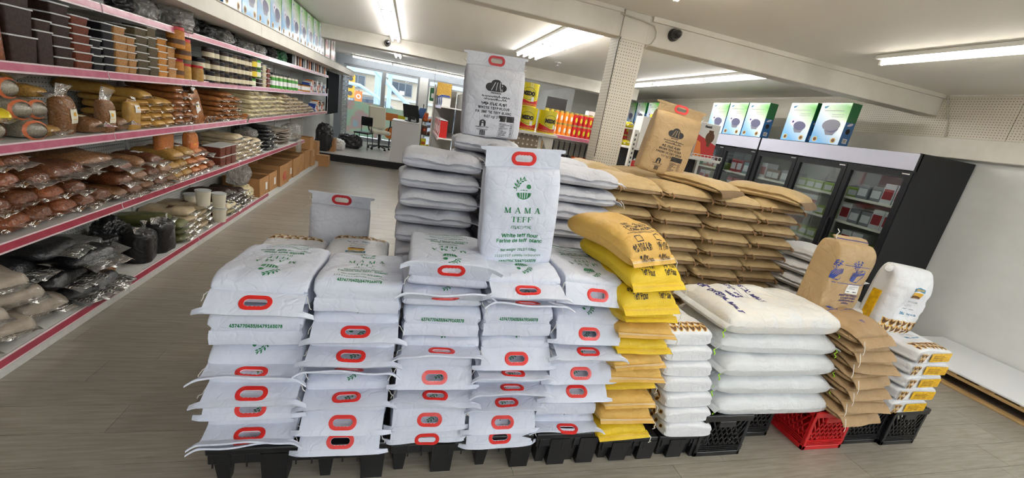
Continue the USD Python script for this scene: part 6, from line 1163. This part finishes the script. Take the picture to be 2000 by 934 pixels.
for k, (x, lab) in enumerate(((3.06, 'coffee pot carton half hidden behind the tall brown sack'), (3.36, 'coffee pot carton with red and orange panels beside the tall brown sack'))):
    t = thing('coffee_pot_box', lab, 'box', T(x, 4.26, 1.531) @ RZ(4)); P(t, 'carton', rbx(-.145, .145, 0, .2, 0, (.36, .40)[k], .002), 'pack_white'); box_art(t, .29, .40 if k else .36, 'pot', np.eye(4))
red_p = upbag(.13, .16, .06, 'pack_red', 'film_clear', seed=140, top=.02, sticker=('label_orange', .5, .3, .3))
for k in range(8): MK.put('redpk', red_p, T(2.54 + k * .135, 4.26, 1.226), f'red snack packet on the lower shelf before the fridges, {NTH[k]} from the left', None)
yn = upbag(.11, .17, .07, 'tin_yellow', 'film_clear', seed=141, top=.02, sticker=('pack_red', .8, .2, .68))
gd = thing('yellow_rack', 'pink-railed rack of yellow milk powder bags right of the column', 'shelving', T(0, 0, 0)); P(gd, 'shelf_board', rbx(2.25, 2.74, 4.80, 5.0, 1.50, 1.52, .002), 'gondola_white'); P(gd, 'shelf_board', rbx(2.25, 2.74, 4.85, 5.0, 1.73, 1.745, .002), 'gondola_white'); P(gd, 'pink_rail', rbx(2.25, 2.74, 4.785, 4.80, 1.475, 1.522, .002), 'rail_pink'); P(gd, 'side_post', rbx(2.23, 2.25, 4.82, 5.0, 0, 1.76, .002), 'gondola_white'); P(gd, 'side_post', rbx(2.74, 2.76, 4.82, 5.0, 0, 1.76, .002), 'gondola_white')
for k in range(4):
    for j in range(2): MK.put('nidobag', yn, T(2.32 + k * .115, 4.83 + .03 * j, (1.521, 1.746)[j]), f'yellow milk powder bag, {("lower", "upper")[j]} shelf, {NTH[k]} right of the column', None)
solo('yellow_carton', rbx(2.72, 2.86, 4.45, 4.55, 1.531, 1.93, .003), 'tin_yellow', 'yellow carton top behind the white grinder carton', 'box')
# long low gondola along the aisle beyond the white pile
ge = thing('aisle_gondola', 'white slotted gondola running away beyond the white back pile', 'shelving', T(0, 0, 0))
P(ge, 'slotted_upright', rbx(.86, .91, 6.9, 6.95, 0, 1.92, .003), 'gondola_white'); [P(ge, 'slot', bx(.878, .892, 6.897, 6.901, 1.05 + .06 * k, 1.08 + .06 * k), 'gap_dark') for k in range(13)]
P(ge, 'slotted_upright', rbx(.40, .43, 8.9, 8.94, 0, 2.02, .003), 'gondola_white'); P(ge, 'back_panel', bx(.88, .89, 6.95, 9.0, .1, 1.90), 'peg_shelf'); P(ge, 'base', rbx(.42, .9, 6.9, 9.0, 0, .12, .003), 'gondola_white'); P(ge, 'end_panel', bx(.43, .86, 8.93, 8.95, .1, 1.95), 'peg_gondola')
for z in (1.10, 1.60): P(ge, 'shelf_board', rbx(.45, .88, 6.95, 8.93, z, z + .02, .002), 'gondola_white'); P(ge, 'price_rail', rbx(.437, .449, 6.95, 8.93, z - .02, z + .028, .002), 'rail_lip'); P(ge, 'pink_strip', bx(.4355, .437, 6.96, 8.92, z - .012, z + .02), 'rail_pink')
for k in range(12): put2 = MK.put(f'pkr{k % 3}', pack(.11, .12, .28, ('pack_red', 'pack_white', 'pack_red')[k % 3], 'label_white' if k % 3 != 1 else 'pack_red'), T(.47, 7.1 + k * .15, 1.121) @ RZ(-90), f'{("red", "white", "red")[k % 3]} carton on the aisle gondola, {NTH[k]} along', None)
for k in range(6): MK.put(f'mug{k % 2}', pack(.16, .14, .15 + .04 * (k % 2), ('pack_white', 'pack_blue')[k % 2], 'pack_black'), T(.47, 7.3 + k * .27, 1.621) @ RZ(-90), f'{("white", "blue")[k % 2]} boxed item on the upper aisle gondola shelf, {NTH[k]} along', None)
solo('display_carton', rbx(.44, .72, 8.6, 8.9, 1.81, 2.06, .003), 'foil_gold', 'orange-gold carton on top of the aisle gondola', 'box')
pm('matte_black', srgb(14, 15, 20), .9, spec=.1)
# ================================================================== PLATFORM FURNITURE by the window
t = thing('counter', 'white service counter at the platform edge', 'counter', T(-.42, 10.46, .152)); P(t, 'front_panel', rbx(0, .62, 0, .02, 0, .96, .003), 'melamine_white'); P(t, 'side_panel', rbx(0, .02, .02, .9, 0, .96, .003), 'melamine_white'); P(t, 'side_panel', rbx(.60, .62, .02, .9, 0, .96, .003), 'melamine_white'); P(t, 'worktop', rbx(-.01, .63, -.01, .91, .96, .985, .004), 'melamine_white')
t = thing('monitor', 'black touch screen till on the white counter', 'till', T(.02, 10.75, 1.139) @ RZ(25)); P(t, 'screen', mv(rbx(-.2, .2, -.02, .02, .1, .42, .008), RX(-20)), 'black_plastic'); P(t, 'stand', rbx(-.07, .07, -.06, .10, .0, .12, .01), 'black_plastic'); P(t, 'base', rbx(-.12, .12, -.1, .14, 0, .025, .006), 'black_plastic')
t = thing('monitor', 'second dark tilted screen on the white counter', 'till', T(.14, 10.95, 1.139) @ RZ(-55)); P(t, 'screen', mv(rbx(-.13, .13, -.012, .012, .12, .40, .006), RX(-25)), 'carton_side_navy'); P(t, 'stand', rbx(-.02, .02, -.02, .06, 0, .2, .006), 'black_plastic')
t = thing('card_terminal', 'small grey card terminal on the counter edge', 'card reader', T(.06, 10.5, 1.139)); P(t, 'body', mv(rbx(-.06, .06, 0, .16, 0, .035, .008), RX(12)), 'trim_grey'); P(t, 'screen', mv(bx(-.04, .04, .08, .13, .035, .037), RX(12)), 'black_gloss')
t = thing('office_chair', 'cream swivel office chair on the platform', 'chair', T(-.83, 12.5, .152) @ RZ(20))
P(t, 'seat', rbx(-.25, .25, -.25, .25, .44, .54, .03), 'tub_white'); P(t, 'backrest', mv(rbx(-.24, .24, -.04, .04, 0, .62, .03), T(0, .27, .56) @ RX(-10)), 'tub_white'); P(t, 'gas_post', cyl(.028, .1, .44, 14), 'black_plastic', 40)
for k in range(5):
    a = 2 * PI * k / 5; P(t, 'base_leg', beam((0, 0, .12), (.30 * math.cos(a), .30 * math.sin(a), .075), .04, .03), 'black_plastic'); P(t, 'caster', mv(cyl(.03, -.015, .015, 12), T(.30 * math.cos(a), .30 * math.sin(a), .03) @ RX(90)), 'black_plastic', 40)
for sx in (-1, 1): P(t, 'armrest', tube([[sx * .26, .1, .5], [sx * .31, .1, .66], [sx * .31, -.16, .68]], [.014, .018, .024], 8), 'black_plastic', 60)
t = thing('side_chair', 'small black chair with thin legs beside the office chair', 'chair', T(-1.22, 12.15, .152) @ RZ(-15)); P(t, 'seat', rbx(-.2, .2, -.2, .2, .42, .455, .01), 'black_plastic'); P(t, 'backrest', rbx(-.16, .16, .19, .215, .62, .86, .01), 'black_plastic')
for sx in (-1, 1):
    for sy in (-1, 1): P(t, 'leg', tube([[sx * .18, sy * .18, .42], [sx * .2, sy * .2, 0]], .01, 7), 'dark_metal', 60)
    P(t, 'back_post', tube([[sx * .14, .19, .43], [sx * .14, .2, .7]], .009, 7), 'dark_metal', 60)
crumple(T(-1.52, 11.75, .152), 'black rubbish bag slumped on the platform', 'black_bag', .62, .5, .42, 150)
t = thing('hanging_board', 'tall black display board hanging past the end of the shelves', 'board', T(-1.86, 10.25, 1.03)); P(t, 'panel', rbx(0, .03, 0, 1.45, 0, .92, .004), 'matte_black'); P(t, 'white_strip', rbx(.03, .034, -.0, .03, .05, .55, .001), 'print_white'); P(t, 'hanger', rbx(0, .02, .2, .23, .92, .966, .002), 'chrome'); P(t, 'hanger', rbx(0, .02, 1.2, 1.23, .92, .966, .002), 'chrome')
t = thing('door_blind', 'grey slatted blind panel between the black board and the window', 'blind', T(-1.90, 12.6, .2)); [P(t, 'slat', mv(rbx(0, .02, 0, 1.0, 0, .1, .002), T(0, 0, .12 * k + .1) @ RY(12)), 'trim_grey') for k in range(15)]; P(t, 'frame_post', rbx(-.02, .03, -.03, 0, 0, 1.95, .003), 'alu_frame'); P(t, 'frame_post', rbx(-.02, .03, 1.0, 1.03, 0, 1.95, .003), 'alu_frame')
for k, (x, y, lk, h) in enumerate(((-1.7, 11.1, 'pack_white', .3), (-1.95, 11.4, 'pack_blue', .2))): crumple(T(x, y, .152), f'{("white", "blue")[k]} bundle on the platform below the black board', lk, .3, .3, h, 152 + k)
crumple(T(-1.96, 10.6, .152), 'black coat heaped at the shelf end', 'black_bag', .4, .4, .75, 156)
# frosted picture films on the lower panes
def poster(name, lab, x0, x1, z0, z1, cols, sc=3.):
    lk = 'look_' + name; raw(lk, {'tc': ('texture_coordinate', {}), 'n': ('noise_texture', {'scale': sc, 'detail': 2.}), 'rp': ('rgb_ramp', {'ramp': cols}), 'd': ('diffuse_bsdf', {}), 't': ('translucent_bsdf', {}), 'm': ('mix_closure', {'fac': .7})}, [('tc.object', 'n.vector'), ('n.fac', 'rp.fac'), ('rp.color', 'd.color'), ('rp.color', 't.color'), ('d.BSDF', 'm.closure1'), ('t.BSDF', 'm.closure2')], 'm.closure')
    return solo(name, rbx(x0, x1, 14.215, 14.222, z0, z1, .001), lk, lab, 'window film')
poster('window_film', 'pastel green and pink picture film on the left window pane', -2.02, -1.0, .30, 1.35, [(.3, srgb(206, 228, 220)), (.45, srgb(214, 232, 212)), (.56, srgb(232, 206, 204)), (.7, srgb(206, 228, 232))])
poster('window_film_wide', 'pale green picture film on the second window pane', -.86, .09, .30, 1.30, [(.3, srgb(206, 230, 216)), (.6, srgb(226, 232, 218)), (.75, srgb(190, 220, 200))])
t = thing('shop_sign', 'orange-red and yellow sign standing behind the office chair', 'sign', T(-.60, 13.6, .152)); P(t, 'post', rbx(-.02, .02, 0, .03, 0, .95, .003), 'dark_metal'); P(t, 'orange_panel', rbx(-.35, .2, -.01, .0, .80, 1.02, .002), 'pack_orange'); P(t, 'yellow_panel', rbx(.2, .42, -.01, .0, .80, 1.0, .002), 'tin_yellow'); P(t, 'round_badge', mv(flat(ell(-.22, .91, .07, .07, 0, 16).difference(ell(-.22, .91, .04, .04, 0, 12))), np.array([[1, 0, 0, 0], [0, 0, -1, -.012], [0, 1, 0, 0], [0, 0, 0, 1.0]])), 'print_white'); P(t, 'red_disc', mv(prism(ell(0, .42, .17, .17, 0, 20), .01), np.array([[1, 0, 0, 0], [0, 0, -1, 0], [0, 1, 0, 0], [0, 0, 0, 1.0]])), 'pack_orange'); P(t, 'foot', rbx(-.2, .2, -.1, .1, 0, .02, .004), 'dark_metal')
t = thing('snack_rack', 'wire rack of bright snack bags by the window post', 'shelving', T(.30, 12.2, .152))
for z in (.25, .62, .98): P(t, 'rack_shelf', rbx(0, .5, 0, .3, z, z + .015, .003), 'dark_metal')
for x in (0, .485):
    for y in (0, .285): P(t, 'rack_post', rbx(x, x + .015, y, y + .015, 0, 1.45, .002), 'dark_metal')
for j, z in enumerate((.265, .635, .995)):
    for k in range(3): MK.put(f'snack{j}', upbag(.15, .24, .09, ('tin_yellow', 'pack_brown', 'foil_orange')[j], 'film_clear', seed=160 + j, top=.02, sticker=('pack_red', .6, .3, .3)), T(.39 + k * .16, 12.24, .152 + z), f'{("yellow", "brown", "orange")[j]} snack bag on the window rack, {NTH[k]} from the left', None)
t = thing('hanging_bag', 'small green pouch hanging before the window right of the white post', 'pouch', T(.52, 12.0, 1.72)); P(t, 'pouch', rbx(-.09, .09, -.02, .02, 0, .34, .012), 'carton_side_green'); P(t, 'white_patch', rbx(-.05, .05, -.023, -.02, .08, .2, .001), 'print_white'); P(t, 'cord', tube([[0, 0, .34], [0, 0, .9]], .003, 5), 'cable_black')
# ================================================================== STREET beyond the glass
pm('asphalt', srgb(120, 122, 126), .8, tex=(2, srgb(134, 136, 138), 4)); pm('sidewalk', srgb(190, 190, 188), .8, tex=(3, srgb(178, 178, 176), 4)); pm('stucco', srgb(196, 184, 166), .8, tex=(2, srgb(186, 174, 156), 4)); pm('concrete_band', srgb(190, 204, 216), .7); pm('pole_blue', srgb(176, 200, 226), .4); pm('signal_yellow', srgb(240, 176, 40), .4); pm('win_dark', srgb(58, 70, 84), .1, coat=.5); pm('roof_grey', srgb(106, 112, 120), .6); pm('car_grey', srgb(110, 114, 120), .25, coat=.8)
struct('ground_outside', bx(-40, 40, WY1 + .2, 70, -.2, -.12), 'asphalt'); struct('pavement', rbx(-40, 40, WY1 + .2, 18.5, -.2, -.02, .01), 'sidewalk'); struct('pavement_far', rbx(-40, 40, 27, 33, -.2, .02, .01), 'sidewalk')
bd = thing('apartment_building', 'cream two-storey building across the street with dark windows', 'building', T(0, 33, 0))
P(bd, 'wall', bx(-6, 22, 0, 8, 0, 9.5), 'stucco'); P(bd, 'concrete_band', rbx(-6.2, 22.2, -.35, 0, 2.98, 3.28, .02), 'concrete_band'); P(bd, 'concrete_band', rbx(-6.2, 22.2, -.2, 0, 1.55, 1.72, .02), 'concrete_band'); P(bd, 'concrete_band', rbx(-6.2, 22.2, -.35, 0, 6.2, 6.6, .02), 'concrete_band'); P(bd, 'roof_edge', rbx(-6.3, 22.3, -.4, 8.2, 9.5, 9.9, .02), 'roof_grey')
for k, x in enumerate((-4.9, -1.6, 1.5, 4.8, 8.2, 11.6)):
    for z in (1.9, 4.6, 7.2):
        w = P(bd, 'window', rbx(x, x + 1.5, -.06, .02, z, z + .95, .02), 'alu_frame')
        for j in range(3): P(w, 'pane', bx(.05 + x + j * .48, x + .05 + j * .48 + .44, -.08, -.06, z + .06, z + .89), 'win_dark')
    P(bd, 'air_conditioner', rbx(x + .6, x + .95, -.35, -.06, 1.98, 2.25, .02), 'fixture_white')
bd2 = thing('low_building', 'grey low building at the left across the street', 'building', T(-16, 30, 0)); P(bd2, 'wall', bx(-6, 8.5, 0, 8, 0, 5.2), 'stucco'); P(bd2, 'roof', rbx(-6.3, 8.8, -.5, 8.3, 5.2, 5.7, .02), 'roof_grey'); [P(bd2, 'window', rbx(-4 + 3.2 * k, -2 + 3.2 * k, -.05, .02, 1.2, 3.4, .02), 'win_dark') for k in range(4)]; P(bd2, 'door', rbx(6.9, 8.0, -.05, .02, .0, 2.4, .02), 'roof_grey')
def sig(lab, x, y, z, h=3.9, arm=None):
    t = thing('traffic_signal', lab, 'traffic light', T(x, y, 0)); P(t, 'pole', cyl(.075, -.15, h, 12), 'pole_blue', 40)
    P(t, 'signal_head', rbx(-.16, .16, -.36, -.1, z, z + .95, .03), 'signal_yellow'); [P(t, 'lens', mv(cyl(.095, 0, .03, 14), T(0, -.36, z + .18 + .3 * k) @ RX(90)), 'black_gloss', 40) for k in range(3)]
    P(t, 'bracket', beam((0, -.1, z + .5), (0, 0, z + .5), .05), 'dark_metal'); return t
sig('yellow traffic signal low on its pole outside the left window pane', -2.62, 20.0, 1.35, 3.2); sig('yellow traffic signal on the pale pole behind the mullion', -1.62, 22.0, 2.9, 4.6)
for k, x in enumerate((-1.62, -1.12)):
    t = thing('utility_pole', f'pale blue pole outside, {("left", "right")[k]} of the pair', 'pole', T(x, 20.5 + k, 0)); P(t, 'shaft', lathe([(1e-4, -.15), (.11, -.15), (.085, 6), (1e-4, 6)], 14), 'pole_blue', 40); P(t, 'base_plate', cyl(.2, -.14, -.05, 14), 'dark_metal', 40)
t = thing('pipe_frame', 'pale blue pipe frame with a slanting brace outside the left panes', 'frame', T(0, 0, 0))
for x in (-3.4, .4): P(t, 'post', tube([[x, 18.3, -.15], [x, 18.3, 3.5]], .09, 10), 'pole_blue', 60)
P(t, 'top_rail', tube([[-3.4, 18.3, 3.2], [-2.4, 18.3, 3.12], [-1.4, 18.3, 3.0], [.4, 18.3, 2.85]], .10, 10), 'pole_blue', 60); P(t, 'slanting_brace', tube([[-3.4, 18.3, 4.0 - .5], [-2.2, 18.3, 3.1], [-1.2, 18.3, 2.3], [.4, 18.3, 1.0]], .09, 10), 'pole_blue', 60); P(t, 'lower_brace', tube([[-3.4, 18.4, 1.95], [-2.1, 18.4, 1.9], [-1.3, 18.4, 1.5], [-.5, 18.4, -.1]], .07, 10), 'pole_blue', 60)
t = thing('street_sign', 'orange street sign with a round badge outside the left pane', 'sign', T(-2.25, 19.5, 0)); P(t, 'post', cyl(.03, -.1, 1.7, 10), 'dark_metal', 40); P(t, 'plate', rbx(-.15, .15, -.05, -.03, 1.25, 1.68, .01), 'pack_orange'); P(t, 'badge', mv(flat(ell(0, 1.46, .1, .1, 0, 16).difference(ell(0, 1.46, .06, .06, 0, 14))), np.array([[1, 0, 0, 0], [0, 0, -1, -.054], [0, 1, 0, 0], [0, 0, 0, 1.0]])), 'print_white')
for cl, ck, cx, cy in (('dark grey car parked outside behind the left pane', 'car_grey', -4.6, 23.5), ('blue-grey car parked outside behind the second pane', 'roof_grey', .2, 24.5)):
  t = thing('parked_car', cl, 'car', T(cx, cy, -.12))
  pr = Polygon([(0, .35), (0, .8), (.25, .98), (1.15, 1.05), (1.75, 1.55), (3.0, 1.6), (3.75, 1.1), (4.3, 1.0), (4.4, .7), (4.4, .35)]).buffer(.04)
  P(t, 'body', mv(prism(pr, 1.7), np.array([[1, 0, 0, 0], [0, 0, 1, 0], [0, 1, 0, 0], [0, 0, 0, 1.0]])), ck, 30); P(t, 'side_glass', mv(prism(Polygon([(1.35, 1.06), (1.82, 1.46), (2.95, 1.5), (3.5, 1.1)]), .02), np.array([[1, 0, 0, 0], [0, 0, -1, -.001], [0, 1, 0, 0], [0, 0, 0, 1.0]])), 'win_dark')
  for x in (.85, 3.5): P(t, 'wheel', mv(cyl(.32, -.02, .2, 20), T(x, .16, .32) @ RX(90)), 'black_rubber', 40); P(t, 'hubcap', mv(cyl(.18, .2, .22, 16), T(x, .16, .32) @ RX(90)), 'chrome', 40)
# ================================================================== repeats carry a common group phrase
import re
_ord = '|'.join(['topmost', 'lowest', 'nearest', 'nearer', 'farther', 'lower one', 'upper one', 'leftmost', 'rightmost', 'middle', 'lower', 'upper', 'bottom', 'top', 'left', 'right', 'front', 'rear'] + NTH)
def _norm(l):
    l = re.sub(r'\b\w+ from the (bottom|top)( of \w+)?\b', '', l); l = re.sub(rf'\b({_ord})\b', '', l); l = re.sub(r'\b(of|in|along|one|the|from|its|that|at|row|layer|pair|column|stack|pile)\s*(?=,|$)', '', l)
    return re.sub(r'\s+', ' ', re.sub(r'\s*,[\s,]*', ', ', l)).strip(' ,')
_by = {}
for _p in stage.GetPrimAtPath('/World').GetChildren():
    _l = _p.GetCustomDataByKey('label')
    if _l and _p.GetCustomDataByKey('category'): _by.setdefault((_p.GetCustomDataByKey('category'), _norm(_l).split(',')[0].strip()), []).append(_p)
for (_c, _g), _ps in _by.items():
    if len(_ps) > 1:
        for _p in _ps: _p.SetCustomDataByKey('group', _g)
